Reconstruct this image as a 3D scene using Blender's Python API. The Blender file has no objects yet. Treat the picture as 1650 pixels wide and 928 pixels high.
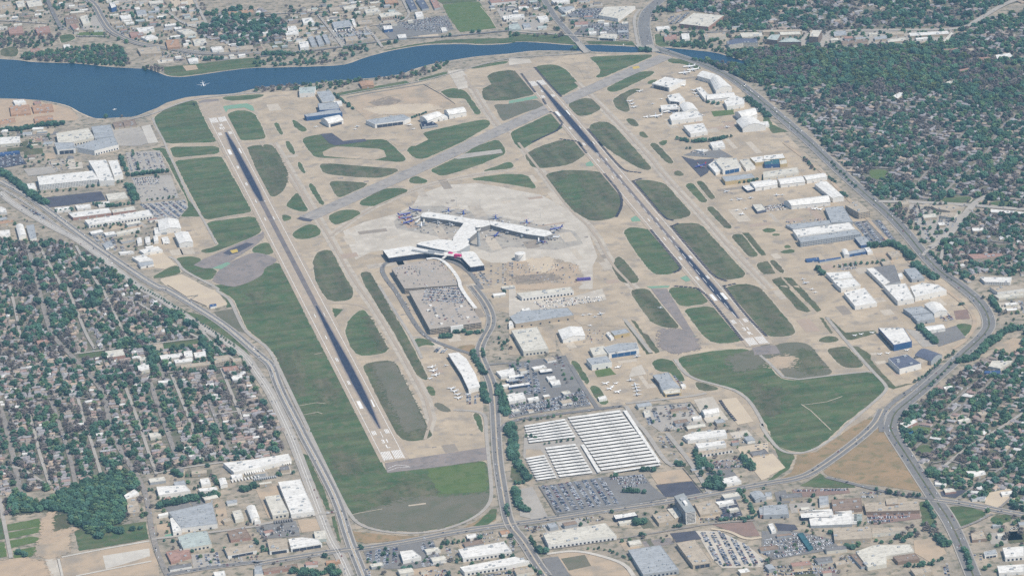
import bpy, bmesh, math, random, re
import numpy as np
from mathutils import Vector, Matrix
from mathutils.geometry import tessellate_polygon
R = random.Random(7)
S = bpy.context.scene
COL = S.collection
# ------------------------------------------------------------ camera
F_PX, PITCH, ROLL, CAM_H, YAW = 5779.3, 0.349275, -0.0587147, 2908.165, -0.204665
CAM_X, CAM_Y = -1158.461, -6878.665
PW, PH = 1650.0, 928.0
cy_, sy_ = math.cos(YAW), math.sin(YAW)
cp_, sp_ = math.cos(PITCH), math.sin(PITCH)
cr_, sr_ = math.cos(ROLL), math.sin(ROLL)
def rotz(v): return Vector((cy_*v[0]-sy_*v[1], sy_*v[0]+cy_*v[1], v[2]))
c_right = rotz((1, 0, 0)); c_fwd = rotz((0, cp_, -sp_)); c_up = rotz((0, sp_, cp_))
cx_ax = c_right*cr_ + c_up*sr_; cy_ax = -c_right*sr_ + c_up*cr_
cam = bpy.data.cameras.new('camera'); camo = bpy.data.objects.new('camera', cam); COL.objects.link(camo)
m = Matrix((cx_ax, cy_ax, -c_fwd)).transposed().to_4x4(); m.translation = (CAM_X, CAM_Y, CAM_H)
camo.matrix_world = m
cam.sensor_width = 36; cam.lens = F_PX*36/PW; cam.clip_start = 10; cam.clip_end = 90000
S.camera = camo
# ------------------------------------------------------------ sky, sun, exposure
SUN_EL = math.radians(57)
sd = Vector((0.66, -0.75, 0)).normalized()          # horizontal direction towards the sun
world = bpy.data.worlds.new('World'); S.world = world; world.use_nodes = True
nt = world.node_tree; bg = nt.nodes['Background']
sky = nt.nodes.new('ShaderNodeTexSky'); sky.sky_type = 'NISHITA'; sky.sun_disc = False
sky.sun_elevation = SUN_EL; sky.sun_rotation = math.atan2(sd.x, sd.y)
nt.links.new(sky.outputs[0], bg.inputs[0]); bg.inputs[1].default_value = 0.125
sun = bpy.data.lights.new('sun', 'SUN'); sun.energy = 4.8; sun.angle = math.radians(.5); sun.color = (1, .94, .85)
suno = bpy.data.objects.new('sun', sun); COL.objects.link(suno)
sv = Vector((sd.x*math.cos(SUN_EL), sd.y*math.cos(SUN_EL), math.sin(SUN_EL)))
suno.rotation_euler = sv.to_track_quat('Z', 'Y').to_euler(); suno.location = (500, 1000, 2500)
S.view_settings.view_transform = 'Standard'; S.view_settings.look = 'None'
S.view_settings.exposure = 0.2; S.view_settings.gamma = 1; S.view_settings.use_curve_mapping = False
S.cycles.max_bounces = 4; S.cycles.volume_bounces = 0; S.cycles.transparent_max_bounces = 8
S.cycles.use_denoising = False
# ------------------------------------------------------------ coordinates
TS = 1650/420.0
TX = (0, 410, 820, 1230); TY = (0, 230, 460, 692)
def ground(px, py, z=0.0):
    u = (px-PW/2)/F_PX; v = -(py-PH/2)/F_PX
    u, v = cr_*u-sr_*v, sr_*u+cr_*v
    d = c_fwd + c_right*u + c_up*v
    t = (z-CAM_H)/d.z
    return (CAM_X+d.x*t, CAM_Y+d.y*t)
def tp(tile, x, y):
    if tile == 'p': return (x, y)
    return (TX[int(tile[0])]+x/TS, TY[int(tile[1])]+y/TS)
def pts_of(tile, s, z=0.0):
    out = []
    for tok in s.split():
        if ':' in tok: tile, tok = tok.split(':')
        a, b = tok.split(',')
        out.append(ground(*tp(tile, float(a), float(b)), z))
    return out
def gp(tile, x, y, z=0.0): return ground(*tp(tile, x, y), z)
def area(p): return .5*sum(p[i][0]*p[(i+1) % len(p)][1]-p[(i+1) % len(p)][0]*p[i][1] for i in range(len(p)))
def ccw(p): return p if area(p) > 0 else p[::-1]
def soften(p, cut=13.0):
    for c in (cut, cut*.32):
        q = []
        for i in range(len(p)):
            a, b = p[i], p[(i+1) % len(p)]; t = min(.27, c/max(.1, math.dist(a, b)))
            q += [(a[0]+(b[0]-a[0])*t, a[1]+(b[1]-a[1])*t), (b[0]+(a[0]-b[0])*t, b[1]+(a[1]-b[1])*t)]
        p = q
    return p
def chaikin(p, n=2):
    for _ in range(n):
        q = []
        for i in range(len(p)):
            a, b = p[i], p[(i+1) % len(p)]
            q += [(a[0]*.78+b[0]*.22, a[1]*.78+b[1]*.22), (a[0]*.22+b[0]*.78, a[1]*.22+b[1]*.78)]
        p = q
    return p
def rough(p, amp, step=14):
    q = []
    for i in range(len(p)):
        a, b = p[i], p[(i+1) % len(p)]
        n = max(1, int(math.dist(a, b)/step))
        for k in range(n):
            t = k/n
            q.append((a[0]+(b[0]-a[0])*t+R.gauss(0, amp), a[1]+(b[1]-a[1])*t+R.gauss(0, amp)))
    return q
# raster of the place: surface height and what may grow or stand there
GX0, GY0, GS = -1500.0, -1600.0, 4.0
GN, GM = 1300, 1650
zg = np.zeros((GM, GN), np.float32); occ = np.zeros((GM, GN), bool); bocc = np.zeros((GM, GN), bool)
def inside(poly, X, Y):
    r = np.zeros(X.shape, bool); n = len(poly)
    for i in range(n):
        x1, y1 = poly[i]; x2, y2 = poly[(i+1) % n]
        if y1 == y2: continue
        c = (y1 > Y) != (y2 > Y)
        r ^= c & (X < (x2-x1)*(Y-y1)/(y2-y1)+x1)
    return r
def raster(poly, z=None, o=None, grow=0.0):
    P = np.array(poly); lo = P.min(0)-grow-4; hi = P.max(0)+grow+4
    i0, i1 = max(0, int((lo[0]-GX0)/GS)), min(GN, int((hi[0]-GX0)/GS)+1)
    j0, j1 = max(0, int((lo[1]-GY0)/GS)), min(GM, int((hi[1]-GY0)/GS)+1)
    if i1 <= i0 or j1 <= j0: return
    X, Y = np.meshgrid(GX0+(np.arange(i0, i1)+.5)*GS, GY0+(np.arange(j0, j1)+.5)*GS)
    if grow:
        c = P.mean(0); d = P-c; L = np.linalg.norm(d, axis=1, keepdims=True)+1e-6
        poly = [tuple(q) for q in c+d*(1+grow/L)]
    k = inside(poly, X, Y)
    if z is not None: zg[j0:j1, i0:i1][k] = z
    if o is not None: occ[j0:j1, i0:i1][k] = o
    if o and z is None: bocc[j0:j1, i0:i1][k] = True
def gz(x, y):
    i, j = int((x-GX0)/GS), int((y-GY0)/GS)
    return float(zg[j, i]) if 0 <= i < GN and 0 <= j < GM else 0.0
def free(x, y):
    i, j = int((x-GX0)/GS), int((y-GY0)/GS)
    return not occ[j, i] if 0 <= i < GN and 0 <= j < GM else True
def bfree(x, y):
    i, j = int((x-GX0)/GS), int((y-GY0)/GS)
    return not bocc[j, i] if 0 <= i < GN and 0 <= j < GM else True
# ------------------------------------------------------------ materials
MATS = {}
def mat(name, c1, c2=None, scale=.02, rough_=.9, spec=.2, metal=0, detail=5, c3=None, scale3=.3, joints=0, jc=.82, emit=None, rnd=0, bands=None):
    """procedural material: two colours mixed by a noise, a finer third one, optional slab joints"""
    if name in MATS: return MATS[name]
    M = bpy.data.materials.new(name); M.use_nodes = True; t = M.node_tree; N = t.nodes; L = t.links
    b = N['Principled BSDF']; b.inputs['Roughness'].default_value = rough_; b.inputs['Metallic'].default_value = metal
    b.inputs['Specular IOR Level'].default_value = spec
    tc = N.new('ShaderNodeTexCoord')
    if c2 is None: c2 = tuple(x*.85 for x in c1)
    no = N.new('ShaderNodeTexNoise'); no.inputs['Scale'].default_value = scale; no.inputs['Detail'].default_value = detail
    no.inputs['Roughness'].default_value = .62
    L.new(tc.outputs['Object'], no.inputs['Vector'])
    ra = N.new('ShaderNodeValToRGB'); ra.color_ramp.elements[0].position = .36; ra.color_ramp.elements[1].position = .64
    ra.color_ramp.elements[0].color = (*c1, 1); ra.color_ramp.elements[1].color = (*c2, 1)
    L.new(no.outputs['Fac'], ra.inputs['Fac']); out = ra.outputs['Color']
    if c3 is not None:
        n3 = N.new('ShaderNodeTexNoise'); n3.inputs['Scale'].default_value = scale3; n3.inputs['Detail'].default_value = 4
        L.new(tc.outputs['Object'], n3.inputs['Vector'])
        r3 = N.new('ShaderNodeValToRGB'); r3.color_ramp.elements[0].position = .5; r3.color_ramp.elements[1].position = .68
        L.new(n3.outputs['Fac'], r3.inputs['Fac'])
        mx = N.new('ShaderNodeMix'); mx.data_type = 'RGBA'
        L.new(r3.outputs['Color'], mx.inputs[0]); L.new(out, mx.inputs[6]); mx.inputs[7].default_value = (*c3, 1); out = mx.outputs[2]
    if joints:
        br = N.new('ShaderNodeTexBrick'); br.offset = 0; br.inputs['Scale'].default_value = 1
        br.inputs['Brick Width'].default_value = joints; br.inputs['Row Height'].default_value = joints
        br.inputs['Mortar Size'].default_value = joints*.035; br.inputs['Mortar Smooth'].default_value = .3
        br.inputs['Color1'].default_value = (1, 1, 1, 1); br.inputs['Color2'].default_value = (.9, .9, .9, 1); br.inputs['Mortar'].default_value = (jc, jc, jc, 1)
        L.new(tc.outputs['Object'], br.inputs['Vector'])
        mx = N.new('ShaderNodeMix'); mx.data_type = 'RGBA'; mx.blend_type = 'MULTIPLY'; mx.inputs[0].default_value = 1
        L.new(out, mx.inputs[6]); L.new(br.outputs['Color'], mx.inputs[7]); out = mx.outputs[2]
    if bands:
        mp = N.new('ShaderNodeMapping'); mp.inputs['Scale'].default_value = bands
        L.new(tc.outputs['Object'], mp.inputs['Vector'])
        nb = N.new('ShaderNodeTexNoise'); nb.inputs['Scale'].default_value = 1; nb.inputs['Detail'].default_value = 4
        L.new(mp.outputs[0], nb.inputs['Vector'])
        rb = N.new('ShaderNodeValToRGB'); rb.color_ramp.elements[0].position = .35; rb.color_ramp.elements[1].position = .65
        lo_ = .74 if 'grass' in name else .9; rb.color_ramp.elements[0].color = (lo_, lo_, lo_, 1); rb.color_ramp.elements[1].color = (1.06, 1.06, 1.06, 1)
        L.new(nb.outputs['Fac'], rb.inputs['Fac'])
        mx = N.new('ShaderNodeMix'); mx.data_type = 'RGBA'; mx.blend_type = 'MULTIPLY'; mx.inputs[0].default_value = 1
        L.new(out, mx.inputs[6]); L.new(rb.outputs['Color'], mx.inputs[7]); out = mx.outputs[2]
    if rnd:
        oi = N.new('ShaderNodeObjectInfo'); mr = N.new('ShaderNodeMapRange'); mr.inputs[3].default_value = 1-rnd; mr.inputs[4].default_value = 1+rnd
        L.new(oi.outputs['Random'], mr.inputs[0])
        hs = N.new('ShaderNodeHueSaturation'); L.new(mr.outputs[0], hs.inputs['Value']); L.new(out, hs.inputs['Color'])
        m2 = N.new('ShaderNodeMapRange'); m2.inputs[3].default_value = .47; m2.inputs[4].default_value = .53
        mu = N.new('ShaderNodeMath'); mu.operation = 'FRACT'; m5 = N.new('ShaderNodeMath'); m5.operation = 'MULTIPLY'; m5.inputs[1].default_value = 7.3
        L.new(oi.outputs['Random'], m5.inputs[0]); L.new(m5.outputs[0], mu.inputs[0]); L.new(mu.outputs[0], m2.inputs[0]); L.new(m2.outputs[0], hs.inputs['Hue'])
        out = hs.outputs[0]
    L.new(out, b.inputs['Base Color'])
    MATS[name] = M; return M
# surfaces
mat('patch_dark', (.28, .235, .185), (.24, .205, .165), .05)
mat('patch_light', (.50, .43, .335), (.44, .38, .30), .05, joints=7.5, jc=.85)
mat('patch_reddish', (.37, .28, .21), (.33, .26, .2), .05)
mat('oil_stain', (.22, .19, .165), (.27, .23, .19), .1)
mat('urban_ground', (.37, .305, .225), (.235, .205, .16), .02, c3=(.12, .12, .08), scale3=.06)
mat('lawn_ground', (.095, .105, .06), (.18, .155, .12), .03, c3=(.26, .215, .18), scale3=.06)
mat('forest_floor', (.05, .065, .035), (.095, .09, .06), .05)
mat('taxiway_surface', (.46, .40, .315), (.40, .345, .275), .01, c3=(.35, .30, .24), scale3=.05, joints=15, jc=.86)
mat('tan_concrete', (.46, .37, .26), (.345, .28, .20), .009, c3=(.30, .255, .20), scale3=.03, joints=15, jc=.9)
mat('apron_grey', (.40, .36, .295), (.335, .30, .255), .015, c3=(.28, .255, .22), scale3=.06, joints=15, jc=.86)
mat('pale_concrete', (.50, .445, .365), (.42, .37, .30), .01, c3=(.54, .485, .40), scale3=.03, joints=15, jc=.86)
mat('white_concrete', (.52, .48, .41), (.46, .42, .36), .02, joints=8, jc=.9)
mat('runway_surface', (.41, .33, .245), (.37, .305, .23), .008, c3=(.33, .28, .22), scale3=.05, joints=7.5, jc=.93)
mat('grey_runway', (.335, .30, .26), (.285, .26, .23), .015, c3=(.23, .21, .19), scale3=.05, joints=15, jc=.9)
mat('taxi_asphalt', (.205, .175, .155), (.25, .21, .185), .015, c3=(.17, .155, .145), scale3=.05)
mat('dark_asphalt', (.06, .06, .075), (.085, .082, .095), .03)
mat('road_asphalt', (.165, .155, .145), (.20, .19, .175), .01, c3=(.15, .145, .14), scale3=.08)
mat('road_concrete', (.37, .335, .285), (.315, .285, .245), .01, c3=(.29, .265, .23), scale3=.06)
mat('residential_street', (.27, .235, .20), (.22, .20, .175), .03, c3=(.16, .15, .13), scale3=.1)
mat('grass', (.058, .104, .038), (.108, .126, .056), .02, c3=(.125, .125, .065), scale3=.055, bands=(.006, .05, 1))
mat('dull_grass', (.085, .10, .045), (.14, .125, .075), .02, c3=(.06, .088, .035), scale3=.05, bands=(.05, .006, 1))
mat('pale_shoulder', (.44, .37, .28), (.36, .30, .22), .05)
mat('taxi_wear', (.335, .275, .21), (.365, .30, .225), .02)
mat('bright_grass', (.085, .13, .035), (.11, .135, .05), .02, c3=(.07, .11, .03), scale3=.05)
mat('dark_dirt', (.25, .20, .155), (.19, .16, .125), .04, c3=(.32, .26, .19), scale3=.06)
mat('brown_grass', (.15, .135, .095), (.12, .118, .078), .012, c3=(.11, .115, .07), scale3=.03)
mat('dry_grass', (.30, .205, .115), (.22, .165, .095), .015, c3=(.17, .15, .08), scale3=.05)
mat('bare_dirt', (.42, .32, .22), (.34, .27, .19), .02, c3=(.28, .235, .18), scale3=.02)
mat('pale_dirt', (.50, .41, .29), (.44, .36, .265), .02)
mat('orange_dirt', (.43, .32, .215), (.35, .27, .19), .03)
mat('brick_paving', (.25, .165, .13), (.2, .14, .115), .05)
mat('green_paint', (.16, .30, .20), (.19, .27, .19), .08)
mat('rubber_marks', (.020, .027, .050), (.034, .040, .064), .06)
mat('tyre_haze', (.27, .225, .18), (.31, .255, .20), .04)
mat('worn_rubber', (.135, .12, .12), (.185, .16, .145), .03)
mat('white_paint', (.75, .73, .68), (.62, .60, .56), .1)
mat('yellow_paint', (.5, .36, .08), (.42, .32, .1), .1)
mat('water', (.005, .034, .064), (.010, .044, .074), .004, c3=(.005, .038, .075), scale3=.02, rough_=.3, spec=.25)
mat('pool_water', (.02, .10, .20), (.03, .12, .22), .1, rough_=.1)
mat('shoulder_dark', (.03, .032, .045), (.045, .045, .055), .2)
RC = dict(w=(.72, .69, .63), c=(.60, .56, .47), g=(.36, .37, .37), t=(.43, .36, .27), b=(.26, .19, .14), r=(.36, .22, .17), l=(.05, .10, .22), s=(.12, .13, .17), o=(.42, .26, .16), k=(.022, .026, .05), e=(.42, .46, .42), m=(.55, .03, .16), v=(.13, .09, .3), n=(.04, .12, .14), y=(.48, .37, .19), x=(.20, .19, .18))
RN = dict(w='white', c='cream', g='grey', t='tan', b='brown', r='brick', l='blue', s='slate', o='orange', k='dark', e='pale_green', m='magenta', v='violet', n='teal', y='yellow', x='charcoal')
def rmat(c): k = RC[c]; return mat(RN[c]+'_roof', k, tuple(x*.86 for x in k), .05, rough_=.7, spec=.3, c3=tuple(x*.66 for x in k), scale3=.14, bands=(.02, .35, 1))
def wmat(c): k = RC[c]; return mat(RN[c]+'_wall', k, tuple(x*.93 for x in k), .1, rough_=.8)
mat('dark_glass', (.03, .04, .06), (.045, .055, .08), .3, rough_=.25, spec=.5)
mat('metal_unit', (.42, .43, .43), (.33, .34, .34), .4, rough_=.5)
# ------------------------------------------------------------ object helpers
def mesh_of(name, verts, faces, material, smooth=False):
    me = bpy.data.meshes.new(name); me.from_pydata(verts, [], faces)
    for mm in (material if isinstance(material, (list, tuple)) else [material]): me.materials.append(MATS[mm] if isinstance(mm, str) else mm)
    if smooth: me.polygons.foreach_set('use_smooth', [True]*len(me.polygons))
    return me
def link(name, me, parent=None, loc=None):
    o = bpy.data.objects.new(name, me); COL.objects.link(o)
    if parent: o.parent = parent
    if loc: o.location = loc
    return o
def empty(name, loc, rz=0.0):
    o = bpy.data.objects.new(name, None); COL.objects.link(o); o.location = loc; o.rotation_euler.z = rz; o.empty_display_size = 5; return o
def tag(o, label=None, cat=None, group=None, kind=None):
    if label: o['label'] = label
    if cat: o['category'] = cat
    if group: o['group'] = group
    if kind: o['kind'] = kind
    return o
class MB:
    def __init__(s): s.v = []; s.f = []; s.mi = []
    def box(s, x0, x1, y0, y1, z0, z1, mi=0, fr=None, bottom=True):
        b = len(s.v); P = [(x0, y0, z0), (x1, y0, z0), (x1, y1, z0), (x0, y1, z0), (x0, y0, z1), (x1, y0, z1), (x1, y1, z1), (x0, y1, z1)]
        if fr: P = [fr(*p) for p in P]
        s.v += P; fs = [(4, 5, 6, 7), (0, 1, 5, 4), (1, 2, 6, 5), (2, 3, 7, 6), (3, 0, 4, 7)] + ([(3, 2, 1, 0)] if bottom else [])
        s.f += [tuple(b+i for i in f) for f in fs]; s.mi += [mi]*len(fs); return s
    def face(s, P, mi=0): b = len(s.v); s.v += P; s.f.append(tuple(range(b, b+len(P)))); s.mi.append(mi)
    def prism(s, poly, z0, z1, mi=0, top=True):
        b = len(s.v); n = len(poly); s.v += [(x, y, z0) for x, y in poly]+[(x, y, z1) for x, y in poly]
        for i in range(n): j = (i+1) % n; s.f.append((b+i, b+j, b+n+j, b+n+i)); s.mi.append(mi)
        if top:
            if n == 4: s.f.append((b+4, b+5, b+6, b+7)); s.mi.append(mi)
            else:
                for t in tessellate_polygon([[Vector((x, y, 0)) for x, y in poly]]):
                    a, c, d = t; p, q, r = poly[a], poly[c], poly[d]
                    if (q[0]-p[0])*(r[1]-p[1])-(q[1]-p[1])*(r[0]-p[0]) < 0: a, c, d = a, d, c
                    s.f.append((b+n+a, b+n+c, b+n+d)); s.mi.append(mi)
        return s
    def lathe(s, prof, n=12, mi=0, fr=None):
        b = len(s.v)
        for (r, z) in prof:
            for k in range(n):
                a = 2*math.pi*k/n; p = (r*math.cos(a), r*math.sin(a), z); s.v.append(fr(*p) if fr else p)
        for i in range(len(prof)-1):
            for k in range(n):
                k2 = (k+1) % n; s.f.append((b+i*n+k, b+i*n+k2, b+(i+1)*n+k2, b+(i+1)*n+k)); s.mi.append(mi)
        s.f.append(tuple(b+(len(prof)-1)*n+k for k in range(n))); s.mi.append(mi)
        return s
    def mesh(s, name, mats, smooth=False):
        me = mesh_of(name, s.v, s.f, mats, smooth); me.polygons.foreach_set('material_index', s.mi); return me
    def build(s, name, mats, parent=None, loc=None, smooth=False): return link(name, s.mesh(name, mats, smooth), parent, loc)
def sheet(name, poly, z, material, label=None, o=None, kind='structure', parent=None):
    poly = ccw(poly); v = [(x, y, z) for x, y in poly]; fs = []
    for a, b, c in tessellate_polygon([[Vector((x, y, 0)) for x, y in poly]]):
        p, q, r = poly[a], poly[b], poly[c]
        fs.append((a, b, c) if (q[0]-p[0])*(r[1]-p[1])-(q[1]-p[1])*(r[0]-p[0]) > 0 else (a, c, b))
    ob = link(name, mesh_of(name, v, fs, material), parent)
    if kind: tag(ob, label, kind=kind)
    raster(poly, z, o)
    return ob
def ribbon_poly(P, w):
    L, Rr = [], []
    for i in range(len(P)):
        a = Vector(P[max(0, i-1)]); b = Vector(P[i]); c = Vector(P[min(len(P)-1, i+1)])
        d1 = (b-a).normalized() if i else (c-b).normalized(); d2 = (c-b).normalized() if i < len(P)-1 else d1
        n = Vector((-(d1.y+d2.y), d1.x+d2.x)).normalized(); k = 1/max(.5, n.dot(Vector((-d1.y, d1.x))))
        L.append((b.x+n.x*w/2*k, b.y+n.y*w/2*k)); Rr.append((b.x-n.x*w/2*k, b.y-n.y*w/2*k))
    return L, Rr
def smooth_line(P, n=2):
    for _ in range(n):
        q = [P[0]]
        for i in range(len(P)-1):
            a, b = P[i], P[i+1]; q += [(a[0]*.75+b[0]*.25, a[1]*.75+b[1]*.25), (a[0]*.25+b[0]*.75, a[1]*.25+b[1]*.75)]
        P = q+[P[-1]]
    return P
def ribbon(name, P, w, z, material, o=True, label=None, parent=None, kind='structure'):
    L, Rr = ribbon_poly(P, w); v = []; f = []
    for i in range(len(P)):
        v += [(*L[i], z), (*Rr[i], z)]
        if i:
            a = 2*(i-1); f.append((a, a+1, a+3, a+2))
            raster([L[i-1], Rr[i-1], Rr[i], L[i]], z, o)
    me = mesh_of(name, v, f, material)
    ob = link(name, me, parent)
    if kind: tag(ob, label, kind=kind)
    return ob
def along(P, step):
    out = []; d = 0.0; nxt = 0.0
    for i in range(len(P)-1):
        L = math.dist(P[i], P[i+1])
        while nxt <= d+L and L > 0:
            t = (nxt-d)/L; out.append((P[i][0]+(P[i+1][0]-P[i][0])*t, P[i][1]+(P[i+1][1]-P[i][1])*t, math.atan2(P[i+1][1]-P[i][1], P[i+1][0]-P[i][0]))); nxt += step
        d += L
    return out
# ============================================================ the ground
def big_ground():
    v = []; f = []
    xs = [-30000, -9000, -4000, 0, 4000, 9000, 30000]; ys = [-22000, -9000, -3000, 1000, 5000, 11000, 38000]
    for y in ys:
        for x in xs: v.append((x, y, 0))
    n = len(xs)
    for j in range(n-1):
        for i in range(n-1): a = j*n+i; f.append((a, a+1, a+1+n, a+n))
    tag(link('ground', mesh_of('ground', v, f, 'urban_ground')), 'flat ground of the city, worn tan and grey', kind='structure')
big_ground()
Z_LEFT = '01:0,620 180,640 240,625 480,640 600,700 760,830 900,925 02:960,40 1150,180 1260,240 1400,345 1500,430 1570,500 12:0,610 60,720 130,860 170,925 13:130,0 190,120 150,170 03:1400,205 1180,235 990,275 900,290 860,260 780,265 640,300 480,330 400,375 240,390 0,420 -200,420 01:-200,620'
Z_LEFT2 = '00:1280,90 1650,50 1650,300 1500,300 1250,230'
Z_TL2 = '10:0,60 100,80 200,160 180,270 0,280'
Z_RIGHT = '30:0,305 400,315 700,305 1100,270 1250,200 1330,160 1650,60 2000,60 31:2000,430 1650,420 1280,390 1080,380 730,370 560,200 450,90 30:380,925 300,830 200,740 60,640 0,570'
Z_RIGHT_TOP = '20:1000,0 1240,0 1650,0 30:1900,-30 1560,30 1400,100 1280,175 700,180 300,200 0,190 20:1450,190 1360,100 1140,70 1000,90'
Z_MIDR = '31:1260,420 1650,450 1990,470 1990,870 1600,830 1560,850 1370,830 1290,900 1100,720 1140,600 1250,470'
Z_LOWR = '32:1650,300 1990,220 1990,925 33:1990,560 1650,520 1300,440 1130,360 1000,200 870,40 32:850,925 860,860 960,760 1250,560'
Z_FORESTR = '20:1000,300 1300,330 1440,370 1560,440 1650,520 30:0,560 60,640 200,740 380,925 31:450,90 31:560,200 31:900,200 30:1000,800 1650,600 1650,310 1250,200 1100,270 700,305 400,315 0,305 20:1500,300'
lays = []
NLAY = [0]
def lay(name, tile, s, material, z, label, o=None, smooth=0, rg=0):
    if name in ('worn_grass', 'residential_ground'): NLAY[0] += 1; z += (NLAY[0] % 10)*.01
    p = pts_of(tile, s, z)
    if smooth: p = chaikin(p, smooth)
    if rg >= 3: return feathered(name, p, z, material, label, o, rg)
    if rg: p = rough(p, rg)
    return sheet(name, p, z, material, label, o)
def feathered(name, p, z, material, label, o, amp):
    """a patch whose rim breaks up into ragged tufts instead of ending in a line"""
    p = ccw(p); on_grass = name == 'worn_grass'; old = zg.copy() if on_grass else None; ob = sheet(name, rough(p, amp*.35, 10), z, material, label, o); mb = MB()
    for (x, y, a) in along(p+[p[0]], 3.2):
        for _ in range(2):
            d = R.gauss(amp*.2, amp*1.5); cx, cy = x+math.sin(a)*d, y-math.cos(a)*d; r = R.uniform(1.2, 5.5)*math.exp(-max(0, d)/(amp*3)); zz = z+.004+R.random()*.05
            if on_grass:
                i_, j_ = int((cx-GX0)/GS), int((cy-GY0)/GS)
                if old[j_, i_] < .33: continue
            mb.face([(cx+r*R.uniform(.5, 1.4)*1.5*math.cos(k*1.047), cy+r*R.uniform(.5, 1.3)*math.sin(k*1.047), zz) for k in range(6)])
    t = mb.build(name+'_tufts', material, ob); t['kind'] = 'stuff'; return ob
for nm, zz, lb in (('residential_ground', Z_LEFT, 'lawns and yards of the neighbourhood west of the highway'), ('residential_ground', Z_LEFT2, 'yards beyond the lake, left of the far lawn'),
                   ('residential_ground', Z_TL2, 'yards of the far houses above the lake'), ('residential_ground', Z_RIGHT_TOP, 'yards of the farthest neighbourhood, upper right'),
                   ('residential_ground', Z_RIGHT, 'shaded yards of the wooded neighbourhood, right'), ('residential_ground', Z_MIDR, 'yards right of the airport boulevard'), ('residential_ground', Z_LOWR, 'yards of the lower right neighbourhood')):
    lay(nm, 'p', zz, 'lawn_ground', .01, lb)
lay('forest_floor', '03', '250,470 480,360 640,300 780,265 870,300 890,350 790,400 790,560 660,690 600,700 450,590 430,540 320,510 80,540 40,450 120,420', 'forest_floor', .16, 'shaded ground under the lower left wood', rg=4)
# the lake
lay('lake_water', '00', '-60,372 0,375 120,382 200,395 360,400 500,403 680,425 880,435 950,440 1010,465 1070,487 1150,490 1250,478 1400,455 1550,435 1650,430 10:100,430 300,425 500,418 590,408 700,365 850,325 1000,298 1100,286 1300,280 1450,288 1600,280 20:60,265 200,272 400,290 520,285 700,292 830,302 940,300 1100,312 1300,332 1440,372 1550,412 1500,425 1380,405 1280,395 1180,382 1060,360 960,338 900,342 780,335 600,332 480,326 300,322 150,322 0,342 10:1560,345 1400,360 1300,375 1200,392 1100,412 1000,442 940,470 820,488 700,500 600,508 500,512 400,525 300,538 200,545 100,548 0,562 00:1500,592 1400,600 1300,607 1200,625 1100,652 1020,675 950,702 850,742 760,745 700,748 640,752 600,750 560,735 510,715 470,690 430,670 350,650 260,636 160,630 70,626 -60,622', 'water', .12, 'blue lake behind the airport', o=True, smooth=1)
LK = S.objects['lake_water'].data.vertices; LP_ = [(v.co.x, v.co.y) for v in LK]; ribbon('lake_shore', rough(LP_, 1.5, 25)+[LP_[0]], 6, .11, 'pale_dirt', o=None, label='pale muddy edge of the lake')
# left bank works yard and far parks
lay('works_yard', '00', '-60,632 150,628 330,660 450,690 500,748 470,765 360,765 130,802 -60,800', 'orange_dirt', .16, 'orange works yard on the left shore of the lake', o=True)
GR = []
def grass(tile, s, m_='grass', lb='mown grass', sm=1, rg=0, z=.34): GR.append((tile, s, m_, lb, sm, rg, z))
# ---- airfield pavement over the whole field
lay('airfield_pavement', 'p', '244,186 250,176 268,166 300,157 330,154 420,150 470,147 500,146 560,151 640,141 700,128 724,116 770,107 830,98 870,92 930,89 1000,86 1052,84 1080,90 1120,98 1160,116 1190,140 1215,175 1250,200 1290,240 1315,262 1350,300 1390,340 1430,380 1470,420 1520,450 1545,472 1578,500 1582,520 1560,545 1520,580 1475,620 1440,640 1400,672 1345,725 1310,742 1270,752 1262,735 1240,720 1210,690 1180,650 1090,650 1060,640 1010,652 975,655 952,656 900,560 890,520 800,500 788,480 772,590 782,700 793,790 760,838 715,855 640,862 590,850 560,825 500,700 440,575 402,540 378,480 330,455 290,430 230,435 215,425 250,390 262,360 300,352 318,345 300,320 280,290 265,235 245,200', 'tan_concrete', .22, 'tan concrete of the airfield', o=True)
lay('terminal_apron', '11', '560,560 700,500 900,450 1010,390 1040,330 1200,270 1400,255 1560,280 1650,300 21:200,330 300,380 480,500 560,720 530,780 530,925 380,925 300,760 0,760 11:1500,760 1200,640 740,690 640,740 ', 'pale_concrete', .28, 'pale concrete apron round the terminal', o=True)
lay('apron_pavement', '11', '880,500 940,440 1020,400 1200,400 1650,490 21:200,520 420,560 470,640 300,680 0,660 11:1500,700 1250,610 900,545', 'apron_grey', .31, 'greyer apron where airliners park', o=True)
lay('apron_pavement', '01', '1135,480 1280,470 1340,580 1372,640 1290,655 1240,650 1200,560 1145,540', 'tan_concrete', .31, 'beige apron by the white hangars on the left edge', o=True)
lay('gravel_lot', '01', '935,705 1030,693 1110,768 1040,800 980,790', 'pale_dirt', .31, 'sandy lot beside the left perimeter road', o=True)
lay('gravel_lot', '01', '1010,862 1150,832 1330,925 02:1370,30 1400,60 1435,125 1340,150 1200,90 1070,20', 'pale_dirt', .31, 'large sandy lot between highway and airfield', o=True, rg=1.5)
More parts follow.
